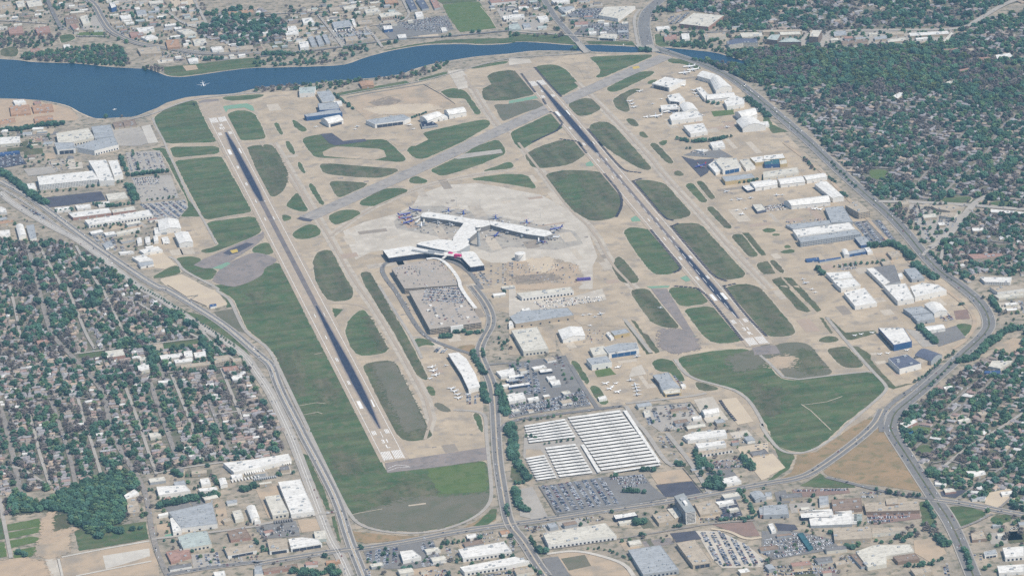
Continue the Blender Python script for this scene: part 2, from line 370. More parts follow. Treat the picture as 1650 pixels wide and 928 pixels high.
# ---- grass islands, one after another
g = grass
g('00', '975,745 1000,722 1080,672 1150,645 1240,634 1310,790 1375,903 1230,905 1045,910 985,790', 'grass', 'grass left of the far end of the left runway')
g('p', '366,186 371,181 385,178 400,179 411,184 419,198 429,222 420,225 385,227', 'grass', 'rounded grass between the far runway ends')
g('p', '354,157 390,154 420,152 428,154 410,160 390,162 366,163', 'grass', 'grass by the lake road')
g('01', '935,40 1040,28 1105,160 1190,355 1282,470 1200,468 1130,470 1195,405 1180,350 1110,225 1060,125 1020,55', 'grass', 'grass strip beside the left car parks')
g('01', '1072,28 1385,22 1395,68 1102,98', 'grass', 'short grass block left of the runway')
g('01', '1102,114 1400,84 1600,440 1450,462 1300,492 1215,340', 'grass', 'big dark grass field left of the runway')
g('p', '331,358 410,348 423,373 409,381 370,397 338,409 318,405 354,395', 'grass', 'grass above the closed crosswind runway')
g('01', '1100,735 1190,715 1290,735 1230,778 1380,802 1340,872 1250,862 1160,805', 'grass', 'grass around the disused left stub')
g('01', '955,855 1060,792 1130,772 1150,830 1005,860', 'grass', 'small grass corner by the highway')
g('p', '382,460 410,451 424,440 426,432 448,421 472,466 494,512 540,600 588,695 606,728 624,761 652,758 684,754 735,747 784,741 787,761 792,792 787,812 762,834 716,850.5 665,857 614,853 583,844 563,827 540,780 512,724 496,694 470,632 443,571 430,556 410,540 400,533 389,511 377,483 366,475 340,461 350,458', 'grass', 'long green field between highway and left runway', 1)
g('p', '405,403 410,397 427,390 436,393 442,407 433,411 410,408', 'grass', 'small grass wedge left of the runway')
g('p', '397,236 436,232 448,245 465,281 463,293 456,309 440,319 432,312 414,276', 'dull_grass', 'grass right of the far left runway')
g('p', '459,227 467,228 473,238 476,249 471,249 463,240', 'grass', 'sliver of grass between two taxiways, far')
g('11', '270,122 295,126 325,190 310,196 280,160', 'grass', 'sliver of grass between taxiways, middle')
g('11', '345,255 370,262 445,385 435,398 410,386 350,292', 'grass', 'narrow grass sliver by the crosswind runway')
g('11', '200,390 270,310 305,365 345,435 290,438 205,408', 'grass', 'triangular grass left of the junction')
g('11', '176,450 250,475 190,502 176,482', 'grass', 'tiny grass triangle at the crosswind runway')
g('11', '230,577 330,515 390,520 430,570 380,602 270,616', 'grass', 'grass below the crosswind runway junction')
g('11', '405,138 460,130 930,168 860,205 800,224 600,216 440,197', 'dull_grass', 'long grass wedge above the crosswind runway')
g('11', '470,257 500,240 710,253 715,270 560,342 525,348', 'dull_grass', 'short grass wedge above the crosswind runway')
g('p', '486,224 500,219 535,215 560,222 590,226 621,224 631,233 656,257 647,262 603,258 560,256 507,254 494,238', 'grass', 'grass around the old pad')
g('11', '460,470 530,430 620,421 680,440 650,470 530,520 500,516', 'grass', 'oval grass below the crosswind runway')
g('11', '655,380 800,296 900,284 975,295 960,320 780,402 690,402', 'grass', 'bright oval grass above the terminal apron')
g('11', '970,236 1020,207 1110,245 1060,262 990,258', 'grass', 'small oval grass at the apron corner')
g('p', '654,241 666,234 681,214 720,205 759,196 787,192 791,202 743,230 710,245 682,257 667,255', 'grass', 'grass below the long grey hangar')
g('p', '691,275 751,247 766,236 802,224 812,236 816,248 770,267 713,285', 'grass', 'grass wedge split by a pale strip')
g('p', '773,277 800,268 822,259 829,268 823,272', 'grass', 'thin grass triangle by the taxiway')
g('p', '754,289 790,283 820,280 848,281 857,292 866,305 843,301 800,294', 'grass', 'flat grass triangle above the terminal apron')
g('p', '504,421 509,408 522,402 535,404 542,418 556,445 570,468 569,479 558,485 530,485.5 520,473 508,452', 'dull_grass', 'grass between left runway and taxiway, upper')
g('p', '579,439 596,437 612,466 635,506 652,534 672,572 691,610 685,613 672,605 640,545 603,484 588,460', 'dull_grass', 'narrow strip of grass beside the taxiway')
g('12', '490,142 565,150 510,205', 'grass', 'tiny grass patch at the exit taxiway', 0)
g('12', '570,290 600,212 680,146 710,170 780,280 850,402 820,430 720,445 650,440 615,400', 'grass', 'grass between left runway and taxiway, middle')
g('p', '583,588 603,582 631,580 640,588 665,638 692,692 698,702 685,708 662,711 646,707 633,692 608,640', 'dull_grass', 'grass between left runway and taxiway, lower')
g('12', '1080,642 1120,630 1155,688 1120,702', 'grass', 'square of grass at the jet ramp')
g('12', '1135,742 1180,740 1260,795 1200,802 1150,776', 'brown_grass', 'brown grass below the jet ramp')
g('12', '1380,802 1430,812 1450,925 1432,925 1395,850', 'grass', 'thin grass at the lower perimeter')
g('12', '1000,336 1080,330 1160,383 1080,372 1020,398', 'grass', 'small lawn left of the garage')
g('p', '821,214 889,182 911,205 880,219 839,242 828,230', 'grass', 'grass left of the far right runway')
g('p', '844,250 860,241 873,235 904,225 932,228 945,246 937,255 917,266 884,271 858,271', 'dull_grass', 'rounded grass left of the right runway')
g('21', '225,202 300,180 400,172 500,176 600,190 660,250 700,310 715,372 705,420 680,470 620,490 520,498 400,430 330,350', 'dull_grass', 'largest round grass field left of the right runway')
g('p', '948,209 953,199 973,195 988,201 1019,235 1051,272 1044,275 1031,272 1008,259 993,250 965,230', 'dull_grass', 'grass right of the right runway, far')
g('21', '785,247 850,232 960,248 1000,270 1080,360 1160,450 1120,475 1030,490 985,485 880,360', 'dull_grass', 'grass right of the right runway, middle')
g('21', '885,8 930,0 990,60 1050,130 1010,136 960,90', 'dull_grass', 'long grass sliver at the right taxiway')
g('21', '1040,190 1075,170 1120,210 1060,212', 'dull_grass', 'small grass triangle by the right taxiway')
g('21', '1110,267 1160,250 1265,375 1215,380', 'grass', 'grass strip right of the right taxiway')
g('21', '1180,247 1225,240 1310,350 1280,365', 'dull_grass', 'thin grass strip along the right apron')
g('21', '1245,412 1290,400 1420,540 1370,545', 'dull_grass', 'lone grass strip between taxiway and apron')
g('21', '1030,532 1070,512 1170,507 1220,520 1360,675 1500,830 1480,855 1370,870 1300,850 1160,690', 'dull_grass', 'long grass right of the right runway')
g('21', '720,562 770,530 900,550 1000,680 1095,790 1050,825 960,840 900,820 800,690', 'grass', 'green oval left of the right runway')
g('21', '650,790 680,722 710,722 770,790 830,870 800,890 710,885', 'dull_grass', 'small pointed grass by the apron')
g('21', '1400,587 1470,570 1585,720 1520,725', 'dull_grass', 'grass strip by the maintenance apron')
g('21', '1475,570 1520,570 1630,710 1600,715', 'dull_grass', 'thin twin strip by the maintenance apron', 0)
g('p', '1225,370 1248,367 1251,374 1235,375', 'grass', 'tiny grass bar on the maintenance apron')
g('p', '1217,425 1231,421 1250,441 1228,442', 'dull_grass', 'grass block left of the lower apron')
g('31', '0,752 28,750 78,828 0,832', 'dull_grass', 'wee grass patch by the lower apron', 0)
g('31', '32,747 75,740 140,820 110,828', 'dull_grass', 'slanting grass patch by the lower apron')
g('22', '765,37 810,20 880,20 980,140 1080,260 1060,272 980,265 900,230 840,150', 'dull_grass', 'grass left of the lower stub taxiway')
g('22', '1005,22 1060,8 1200,20 1240,68 1270,112 1090,137 1040,80', 'grass', 'grass block at the runway end, upper')
g('22', '1103,150 1280,125 1380,240 1480,350 1400,365 1300,365 1240,330', 'grass', 'grass block at the runway end, lower')
g('p', '1167,464 1185,458 1205,457 1225,463 1253,496 1281,529 1280,540 1258,543 1240,542 1229,535', 'dull_grass', 'grass right of the near end of the right runway')
g('22', '715,217 740,214 830,330 910,430 870,435 780,300', 'dull_grass', 'narrow grass beside the service road', 0)
g('22', '772,217 800,225 850,300 880,310 955,420 930,430 900,400', 'dull_grass', 'grass edge right of the service road', 0)
g('22', '900,492 930,465 1000,460 1050,490 1120,600 1080,610 1060,600 1020,545 940,545', 'grass', 'rounded lawn beside the grey roofed hangar')
g('p', '1090,576 1120,570 1158,564 1207,561 1216,573 1228,570 1238,586 1252,606 1271,613.5 1300,610 1345,603 1375,600.5 1403,598.5 1418,610 1428,623 1426,630.5 1406,648 1380,667 1357,684 1347,695.5 1324,715 1309,725 1286,729 1260,722 1245,707 1238,690 1209.5,643 1189,628 1158.5,619 1128,613 1115,608 1100,590', 'grass', 'big green field beyond the right runway end')
g('32', '78,378 110,365 200,355 290,370 370,465 450,560 300,585 160,602 110,545 70,490 20,455 0,440 10,395', 'brown_grass', 'rough grass corner beyond the right runway end')
g('22', '1172,602 1240,618 1330,645 1310,665 1200,668', 'dull_grass', 'wedge of grass by the perimeter road')
g('22', '385,477 430,475 515,610 490,630', 'grass', 'dark strip of lawn by the car lots')
g('22', '505,637 560,630 610,700 640,740 590,760 540,700', 'grass', 'lawn at the corner of the jet ramp')
g('22', '540,540 640,520 680,562 560,580', 'bright_grass', 'lawn in front of the grey roofed hangar', 0)
g('32', '78,0 145,0 220,80 300,160 280,170 210,150 190,120 31:52,868 110,850 170,920', 'dull_grass', 'long grass strip on the right taxiway', 0)
g('32', '160,0 230,0 370,155 340,168 31:125,852 180,855 235,920', 'dull_grass', 'long twin grass strip on the right taxiway', 0)
g('32', '335,342 430,310 500,350 380,365', 'dull_grass', 'grass wedge by the lower right apron')
g('32', '355,202 375,205 440,295 425,305', 'dull_grass', 'thin grass wedge on the lower right apron', 0)
g('32', '390,197 410,200 520,298 700,285 720,300 560,345 515,340', 'dull_grass', 'grass border along the lower right apron', 0)
g('32', '395,402 460,390 530,382 590,450 650,515 520,525 470,490', 'dull_grass', 'square grass left of the blue hangar')
g('32', '562,382 600,385 680,440 680,470 760,560 840,640 900,620 960,618 820,655 780,640 700,555 620,460', 'dull_grass', 'grass along the road behind the hangars', 0)
g('33', '20,10 120,120 190,150 200,170 160,250 60,320 0,340 130,240 60,100 0,40', 'grass', 'grass outside the lower perimeter road', 0)
g('33', '215,160 330,140 480,40 560,-20 640,-60 700,-80 720,-40 520,110 330,255 200,310 40,345 180,270', 'dry_grass', 'dry verge between perimeter road and boulevard', 0)
g('33', '380,265 500,170 720,-10 800,0 850,90 910,210 1010,395 850,370 600,335 410,290', 'dry_grass', 'triangular brown field between two boulevards', 0)
g('33', '230,355 310,310 360,275 400,310 570,350 580,365 400,368', 'grass', 'green verge above the red car lots', 0)
g('33', '985,450 1040,455 1080,560 1085,620 1010,600', 'grass', 'lawn left of the lower right boulevard')
g('33', '1160,490 1250,480 1430,520 1370,570 1200,630', 'grass', 'overgrown lot right of the boulevard')
g('33', '1420,560 1520,530 1600,560 1480,610', 'grass', 'lawn at the right edge')
g('33', '940,110 1060,90 1080,150 980,160', 'grass', 'lawn by the swimming pool')
g('32', '910,925 940,880 1060,900 33:1080,10 1060,30 990,0', 'bright_grass', 'lawn above the swimming pool')
g('32', '1210,242 1320,240 1322,280 1260,335 1240,290', 'grass', 'lawn inside the road curve')
g('31', '55,575 100,575 110,588 60,592', 'grass', 'small grass bar, maintenance apron, upper'); g('31', '130,652 160,645 180,665 140,670', 'grass', 'small grass bar, maintenance apron, middle')
g('31', '100,692 140,678 190,672 205,695 130,703', 'grass', 'small grass bar, maintenance apron, lower'); g('31', '0,542 65,540 80,566 0,570', 'grass', 'small grass block on the maintenance apron')
g('31', '960,590 1010,640 1025,680 1005,715 970,690', 'bright_grass', 'grass point where the boulevards meet')
g('31', '1050,690 1200,835 1170,845 1030,720', 'grass', 'green median of the boulevard')
g('31', '660,170 790,172 780,230 690,235', 'bright_grass', 'lawn among the trees right of the boulevard')
g('31', '1130,345 1330,340 1300,385 1120,375', 'grass', 'park lawn by the right crossroads'); g('31', '1430,375 1600,365 1560,408 1410,390', 'grass', 'park lawn right of the crossroads')
g('20', '-10,445 40,450 70,465 120,530 172,597 0,638 10:1455,640 1440,590 1455,540 1475,480 1520,455 1600,448', 'dull_grass', 'grass at the far end of the right runway')
g('20', '0,662 170,628 205,655 225,672 200,685 120,705 0,755 10:1570,770 1540,710 1510,660', 'brown_grass', 'brown grass below the far green paint')
g('20', '165,422 220,412 290,410 350,432 400,480 450,545 330,612 250,525', 'grass', 'rounded grass right of the far runway end')
g('20', '500,362 700,352 900,345 912,358 600,490 540,495 585,455 560,410', 'grass', 'far grass beside the crosswind runway end')
g('20', '610,562 720,505 820,455 930,450 910,475 800,528 690,580 640,585', 'grass', 'grass slanting below the crosswind runway')
g('20', '370,662 420,640 480,620 540,630 590,690 500,735 430,735', 'dull_grass', 'round grass at the crosswind junction')
g('20', '655,632 720,590 790,560 845,565 790,595 740,625 770,700 740,715 680,690', 'dull_grass', 'curved grass by the far ramp')
g('20', '735,752 790,750 830,800 780,802', 'dull_grass', 'small grass by the far ramp'); g('20', '820,842 850,830 890,875 840,872', 'dull_grass', 'small grass by the near ramp')
g('20', '1000,370 1100,375 1180,405 1220,432 1200,445 1100,405 1010,400', 'grass', 'grass tongue above the airliners')
g('20', '870,532 890,510 950,502 905,535', 'grass', 'grass by the big dark hangar mouth'); g('20', '1280,707 1420,695 1430,725 1300,740', 'bright_grass', 'bright lawn between far hangars', 0)
g('20', '945,897 1010,885 990,920 960,922', 'grass', 'small lawn at the far ramp corner'); g('21', '700,0 780,0 740,50', 'dull_grass', 'grass notch', 0) if 0 else None
g('10', '515,592 700,560 960,512 990,530 760,572 540,612', 'grass', 'lawn strip below the lakeside houses', 0)
g('10', '1170,577 1280,555 1340,580 1440,720 1400,730 1330,622 1230,625', 'grass', 'grass around the bare field corner')
g('10', '125,777 150,778 185,850 165,856 130,802', 'grass', 'far sliver between taxiways'); g('10', '235,757 265,765 340,825 300,840 250,802', 'grass', 'curved sliver by the blue hangar ramp')
g('10', '1370,422 1600,385 1612,400 1370,440', 'grass', 'strip of grass along the lake road'); g('10', '1030,503 1220,452 1225,478 1050,520', 'grass', 'grass bank below the lake road')
g('10', '1190,32 1320,15 1420,12 1480,95 1530,180 1300,206 1230,110', 'bright_grass', 'far playing field beyond the lake', 0)
g('10', '1150,0 1390,-10 1410,10 1190,28', 'grass', 'far field top', 0)
g('10', '800,322 1000,285 1200,255 1450,245 1650,245 1650,272 1450,280 1300,272 1100,278 850,318', 'grass', 'park along the far shore', 0)
g('20', '0,218 380,225 440,275 420,285 200,266 0,262', 'grass', 'park by the bridge', 0); g('20', '490,262 780,265 800,290 700,286 510,280', 'grass', 'far shore between the bridges', 0)
g('20', '920,215 990,222 980,260 1030,300 930,292', 'grass', 'grass right of the bridge')
g('00', '1040,425 1300,400 1500,375 1650,365 1650,425 1500,438 1400,450 1150,485 1070,480 1040,465', 'grass', 'far shore park', 0)
g('00', '470,210 650,198 700,240 600,238 490,225', 'bright_grass', 'far grass beside the avenue'); g('00', '0,312 100,290 120,330 100,365 0,355', 'dull_grass', 'grass on the left far shore')
g('00', '370,225 460,215 480,250 390,280', 'grass', 'far grass patch')
g('03', '45,600 250,560 262,610 50,640', 'bright_grass', 'upper green plot by the dirt field', 0); g('03', '50,650 258,612 262,645 60,690', 'bright_grass', 'second green plot by the dirt field', 0)
g('03', '60,700 200,675 270,685 262,705 68,748', 'bright_grass', 'third green plot by the dirt field', 0); g('03', '82,765 230,738 250,760 200,800 90,812', 'bright_grass', 'fourth green plot by the dirt field', 0)
g('03', '-40,720 30,710 45,800 -40,815', 'bright_grass', 'green plot at the left edge', 0); g('03', '-40,560 10,560 30,690 -40,700', 'grass', 'green plot at the far left edge', 0)
g('03', '322,545 400,530 440,545 450,620 330,665 320,600', 'dull_grass', 'grass below the wood')
g('03', '470,640 520,630 560,650 600,690 640,690 700,610 850,590 920,580 940,690 700,735 500,765', 'grass', 'grass by the creek', 0)
g('02', '1030,365 1260,335 1275,372 1040,405', 'grass', 'school playing field', 0); g('02', '490,432 650,410 660,440 520,465', 'grass', 'school lawn', 0)
g('02', '1400,60 1435,65 1475,135 1430,140 1440,110', 'grass', 'grass strip by the perimeter road', 0); g('02', '1350,168 1480,145 1560,305 1500,280 1430,240', 'brown_grass', 'rough grass between the highway and perimeter road', 0)
g('02', '900,5 960,25 1180,165 1290,190 1340,220 1450,290 1560,400 1640,560 1600,510 1520,420 1420,320 1300,245 1180,195 1080,130 960,50', 'grass', 'green highway median, upper', 0)
g('01', '490,590 560,610 700,710 800,790 890,850 870,850 760,775 620,690 520,625', 'grass', 'green highway median, top', 0)
g('13', '310,150 340,165 450,400 480,510 455,500 400,380 330,230', 'grass', 'green highway median, lower', 0); g('13', '490,548 510,545 545,700 540,720 500,610', 'grass', 'thin green median at the crossroads', 0)
g('13', '200,0 235,0 290,120 270,110', 'grass', 'thin green highway median', 0)
g('13', '590,625 640,645 700,650 900,670 1100,672 1300,630 1400,580 1500,510 1540,530 1520,580 1300,625 1000,690 700,720 630,700', 'dry_grass', 'dry verge outside the perimeter road', 0)
g('13', '1500,500 1535,500 1530,560 1480,600 1380,610 1420,580', 'grass', 'green verge by the crossroads', 0)
g('22', '360,470 490,440 500,400 360,420', 'dull_grass', 'scruffy verge below the hangar', 0) if 0 else None
g('23', '690,425 740,425 770,480 735,480', 'grass', 'narrow verge at the car lot', 0); g('23', '15,235 60,225 85,330 40,350 10,300', 'dull_grass', 'verge left of the canopies', 0)
g('12', '1265,395 1350,372 1410,378 1390,418 1310,412', 'dry_grass', 'dry lawn below the garage')
g('30', '1480,425 1560,410 1650,418 1650,440 1530,445', 'dull_grass', 'clearing in the trees'); g('30', '0,690 60,790 160,835 60,845 0,770', 'grass', 'verge behind the hangars', 0)
ng = 0
for (tile, s, m_, lb, sm, rg, z) in GR:
    p = pts_of(tile, s, z)
    if sm: p = soften(p)
    if sm and m_ in ('grass', 'dull_grass') and tile not in ('03', '33') and abs(area(p)) > 900: q_ = p+[p[0]]; ribbon('shoulder', q_, 5.5, z-.03, 'pale_shoulder', o=None, label='pale worn edge of the '+lb)
    sheet('grass_area', rough(p, .7, 9), z+(ng % 12)*.012, m_, lb, o=True); ng += 1
# worn and bright patches inside the long field
lay('worn_grass', '13', '620,545 700,520 830,478 900,450 1000,425 1100,430 1200,428 1330,415 1480,402 1490,440 1470,482 1380,545 1200,618 1000,642 820,632 690,592', 'brown_grass', .50, 'worn brown grass at the bottom of the long field', rg=5)
lay('worn_grass', '13', '640,430 800,400 960,330 1080,330 1150,400 1000,425 820,470', 'dull_grass', .50, 'dull grass above the worn patch', rg=6)
lay('bright_grass', '13', '1092,252 1250,228 1450,200 1470,290 1482,385 1300,400 1170,408 1120,330', 'bright_grass', .53, 'bright green corner of the long field', rg=2)
for s, lb in (('13:520,150 640,170 690,250 560,280 500,220', 'by the highway side'), ('12:130,420 260,410 330,560 300,700 220,640', 'beside the perimeter road'), ('02:1560,60 1640,50 12:60,60 40,120', 'upper end'), ('12:380,600 470,580 530,700 460,760', 'beside the runway')):
    lay('worn_grass', 'p', s, 'dull_grass', .50, 'brownish patch of the long field, '+lb, rg=9)
for s, m_, lb in (('21:300,260 420,200 460,300 430,420 350,330', 'grass', 'brown patch in the round field'), ('22:1390,460 1500,420 32:30,360 60,430 22:1560,520 1440,540', 'brown_grass', 'brown patch beyond the right runway'),
               ('22:1540,600 1640,700 32:60,640 120,800 20,820 22:1600,820', 'dull_grass', 'dull patch in the big green field'), ('12:760,500 880,480 1000,700 1080,900 960,925 850,700', 'brown_grass', 'brown half of the lower taxiway grass'),
               ('11:60,20 110,30 200,200 190,260 120,240', 'dull_grass', 'brown streak in the far left grass'), ('12:730,190 790,300 840,400 800,410 740,300', 'dull_grass', 'brown streak in the middle grass'),
               ('32:230,400 300,420 380,520 300,560 200,500', 'dull_grass', 'dark rough patch'), ('32:30,470 90,445 190,450 200,500 130,520 60,520', 'bare_dirt', 'bare patch in the rough corner')):
    lay('worn_grass', 'p', s, m_, .52, lb, rg=6)
# ---- pads, lots, dirt
k_ = 0
def pad(tile, s, m_, lb, nm='pavement', o=True, rg=0, sm=0, base=.56):
    global k_
    k_ += 1
    return lay(nm, tile, s, m_, base+(k_ % 10)*.012, lb, o, sm, rg)
pad('p', '341,454 346,444 352,436 363,427 380,418 408,406 430,410 448,418 440,426 425,432 425,441 410,451 390,459 374,463', 'taxi_asphalt', 'old brown oval pad left of the runway', sm=1)
pad('01', '1225,775 1290,735 1420,680 1590,600 1650,575 11:60,555 60,600 0,655 01:1500,725 1400,790 1290,795', 'taxi_asphalt', 'old asphalt stub of the crosswind runway')
pad('01', '1410,700 1440,680 1560,632 1610,640 1500,700 1450,712', 'dark_asphalt', 'dark patch with the yellow mark')
pad('01', '1340,795 1440,755 1460,765 1400,800', 'green_paint', 'green painted triangle left of the runway', 'painted_area')
pad('11', '265,480 375,440 395,468 355,500 310,495', 'dark_asphalt', 'dark square left of the crossing'); pad('11', '405,420 440,408 510,425 430,462', 'dark_asphalt', 'dark square right of the crossing')
pad('10', '418,850 490,843 560,893 640,885 700,880 712,895 600,910 510,922 470,905', 'dark_asphalt', 'dark strip of old ramp')
pad('11', '440,85 430,60 480,35 520,25 620,28 790,40 820,50 835,90 760,110 600,100', 'tan_concrete', 'beige pad below the old ramp')
pad('11', '1265,100 1330,70 1560,42 1572,65 1400,88 1290,104', 'road_concrete', 'pale strip through the grass wedge')
pad('p', '1070,88 1078,96 920,163 898,160', 'grey_runway', 'far end of the crosswind runway') if 0 else None
pad('10', '1222,450 1310,440 1345,480 1350,560 1290,568', 'pale_concrete', 'pale pad at the lake end'); pad('10', '1345,480 1450,450 1500,535 1440,565 1350,560', 'tan_concrete', 'tan pad at the lake end')
pad('10', '1080,530 1215,490 1260,545 1160,572', 'tan_concrete', 'fenced pad below the lake road')
pad('10', '580,622 700,600 900,566 1070,540 1180,600 1270,662 1180,690 1040,722 960,735 830,722 715,762 650,700', 'bare_dirt', 'large bare dirt field above the long grey hangar', 'bare_field', rg=1)
pad('10', '730,650 850,615 920,640 860,665 780,668', 'dark_dirt', 'darker heap area in the dirt field', 'bare_field', rg=3, base=.70)
pad('10', '700,690 900,665 1100,660 1180,690 1040,715 800,725', 'pale_dirt', 'paler graded strip in the dirt field', 'bare_field', rg=3, base=.70)
pad('10', '420,850 560,770 700,815 1000,770 1100,885 1020,925 900,925 830,880 560,893', 'tan_concrete', 'ramp in front of the long grey hangar')
pad('20', '0,370 130,375 145,400 0,415', 'pale_concrete', 'grey pad at the far end of the runway')
pad('20', '330,395 480,365 520,400 572,470 520,500 480,500 440,430', 'tan_concrete', 'holding pad at the far taxiway')
pad('21', '1090,85 1180,110 1300,100 1260,190 1215,218', 'dark_asphalt', 'dark ramp by the white hangar'); pad('21', '1160,60 1340,45 1420,90 1330,100 1100,80', 'road_asphalt', 'grey lot above the dark ramp')
pad('21', '0,760 300,740 420,780 460,850 430,925 0,925', 'bare_dirt', 'building site beside the apron', 'bare_field', rg=3)
pad('21', '40,850 240,830 330,855 200,880 60,890', 'dark_dirt', 'dark heaps on the building site', 'bare_field', rg=4, base=.72)
pad('21', '130,740 260,725 300,790 220,820 140,810', 'pale_dirt', 'pale ground on the building site', 'bare_field', rg=4, base=.72)
pad('22', '0,0 40,0 50,90 400,70 590,20 620,90 180,160 0,200', 'pale_concrete', 'pale yard round the cargo sheds'); pad('22', '0,240 290,270 300,420 100,440 0,440', 'tan_concrete', 'tan yard round the cream warehouse')
pad('22', '300,150 600,95 720,200 740,260 460,250 400,210', 'tan_concrete', 'tan ramp with small aircraft'); pad('22', '780,520 840,500 870,560 760,580', 'pale_concrete', 'paler patch on the jet ramp')
pad('22', '960,280 1090,280 1170,320 1200,400 1060,430 960,380', 'taxi_asphalt', 'brownish patch by the stub taxiway', rg=4)
pad('22', '900,20 1000,20 1180,320 1130,310 960,100', 'taxi_asphalt', 'reddish asphalt stub taxiway')
pad('22', '870,5 1020,0 1010,12 900,18', 'green_paint', 'green painted bar above the stub taxiway', 'painted_area'); pad('22', '1085,285 1150,290 1190,325 1100,310', 'green_paint', 'faded green paint near the runway end', 'painted_area')
for s, lb in (('485,132 520,115 550,135 530,150 490,148', 'beside the rounded grass'), ('770,480 800,462 845,495 780,500', 'below the round field'), ('1085,855 1120,840 1160,870 1120,880', 'by the green oval')): pad('21', s, 'green_paint', 'green painted triangle '+lb, 'painted_area')
pad('20', '0,640 180,605 192,622 0,658', 'green_paint', 'long green painted bar at the far right runway', 'painted_area')
pad('00', '1400,690 1420,672 1560,655 1600,672 1612,702 1590,702 1550,682 1445,692 1430,715', 'green_paint', 'green painted loop at the far left runway', 'painted_area')
pad('00', '1255,645 1300,630 1380,628 1395,655 1290,665', 'taxi_asphalt', 'brown blast pad at the far left runway end')
pad('22', '1330,722 1440,708 1550,860 1450,880', 'pale_dirt', 'fenced sandy yard inside the perimeter road', sm=0); pad('22', '1170,722 1290,700 1340,780 1390,850 1250,870', 'pale_concrete', 'pale yard with a white tent')
pad('22', '0,490 360,440 520,760 200,800 0,840', 'road_asphalt', 'grey rental car lots'); pad('22', '350,470 520,440 490,500 560,640 540,680 500,620', 'tan_concrete', 'tan yard round the grey hangar') if 0 else None
pad('22', '850,770 1150,740 1200,830 1250,880 960,925 870,860', 'road_concrete', 'yard with red cars below the ramp')
pad('22', '100,890 360,840 700,780 740,790 23:970,210 600,275 320,310 175,330 90,170', 'road_concrete', 'concrete under the car park canopies')
pad('23', '190,360 590,300 850,280 900,350 960,400 1000,430 770,480 300,530', 'road_asphalt', 'asphalt of the big car lot')
pad('23', '930,350 1160,325 1222,405 1130,420 990,425', 'dark_asphalt', 'empty dark car park left of the tower'); pad('23', '890,275 1100,250 1160,322 940,345', 'bare_dirt', 'tan yard with an orange patch')
pad('23', '950,315 1015,310 1030,335 960,345', 'orange_dirt', 'orange patch in the tan yard', base=.72)
pad('23', '60,375 150,360 250,555 150,565 70,545', 'road_concrete', 'pale empty lot by the crossroads'); pad('23', '110,120 200,125 230,165 105,185', 'tan_concrete', 'bare corner by the canopies')
pad('23', '1020,655 1180,638 1220,690 1060,712', 'dark_asphalt', 'dark asphalt behind the beige warehouse'); pad('23', '1180,638 1330,640 1500,725 1640,835 1600,870 1350,875 1290,820', 'pale_concrete', 'concrete of the curved car lot')
pad('23', '1290,600 1540,580 1590,670 1500,675', 'brick_paving', 'reddish bare lot above the curved car lot'); pad('23', '250,790 400,762 560,790 700,840 780,925 400,925', 'bare_dirt', 'bare ground inside the curving wall')
pad('23', '330,815 480,790 520,860 380,890', 'brown_grass', 'darker square of bare ground', base=.72); pad('23', '210,815 310,800 390,925 270,925', 'road_asphalt', 'old grey strip by the bare ground')
pad('23', '1440,110 1640,80 1650,300 1600,320 1480,170', 'pale_dirt', 'sandy yard by the perimeter'); pad('33', '-10,160 60,150 140,240 0,310', 'pale_dirt', 'sandy yard point by the perimeter')
pad('23', '1160,470 1290,440 1350,520 1330,560 1200,560', 'tan_concrete', 'yard right of the tower'); pad('23', '1310,440 1430,430 1480,540 1350,575', 'dark_asphalt', 'dark lot right of the tower')
pad('33', '-10,640 200,640 430,690 490,750 60,820 -10,780', 'road_asphalt', 'lower car lot'); pad('33', '180,378 540,372 550,400 200,430', 'brick_paving', 'reddish lot with blue and red cars'); pad('33', '640,522 980,515 1000,560 700,600', 'brick_paving', 'brick lot with rows of cars')
pad('33', '950,700 1100,680 1160,780 1060,840 960,780', 'bare_dirt', 'tan yard right of the cream roofs'); pad('33', '1420,400 1560,370 1600,440 1480,490 1400,470', 'pale_dirt', 'tan corner lot by the boulevard')
pad('33', '1120,390 1290,380 1220,430 1130,420', 'dark_asphalt', 'dark lot of the corner shop'); pad('33', '70,590 200,600 220,630 100,650', 'dark_asphalt', 'dark ramp beside the white shed'); pad('33', '70,395 140,380 170,460 90,470', 'road_asphalt', 'grey yard')
pad('01', '250,352 640,308 672,362 440,395 310,410', 'dark_asphalt', 'dark blue grey car park below the offices'); pad('01', '-10,75 115,62 172,135 -10,165', 'dark_asphalt', 'dark car park at the left edge')
pad('01', '795,62 1010,50 1058,180 820,192', 'road_concrete', 'pale car park beside the field, upper'); pad('01', '830,222 1080,205 1135,350 895,380', 'road_concrete', 'pale car park beside the field, middle'); pad('01', '880,388 1170,360 1192,408 1130,482 985,484', 'road_concrete', 'full car park beside the field')
pad('01', '150,168 320,150 360,190 180,212', 'road_concrete', 'empty pale car park, left'); pad('00', '700,810 880,800 960,900 880,925 740,925', 'road_concrete', 'yard right of the big warehouse'); pad('00', '895,802 950,790 1002,902 940,910', 'white_concrete', 'white concrete strip by the fence')
pad('03', '-40,840 130,812 260,830 310,925 -40,925', 'orange_dirt', 'bare orange ground at the bottom left', rg=3); pad('03', '240,790 250,700 420,655 430,770 380,800 330,815', 'bare_dirt', 'bare tan ground by the plots', rg=3)
pad('03', '280,560 330,520 320,660 380,640 480,620 420,660 300,720 270,690', 'orange_dirt', 'dirt track between the green plots', rg=3)
pad('03', '380,810 940,705 1000,840 1010,925 400,925', 'bare_dirt', 'graded tan field round the pale slab'); pad('03', '650,797 945,750 950,798 780,850 670,880', 'white_concrete', 'pale building slab under construction'); pad('03', '285,820 355,812 385,925 320,925', 'pale_concrete', 'grey slab at the bottom')
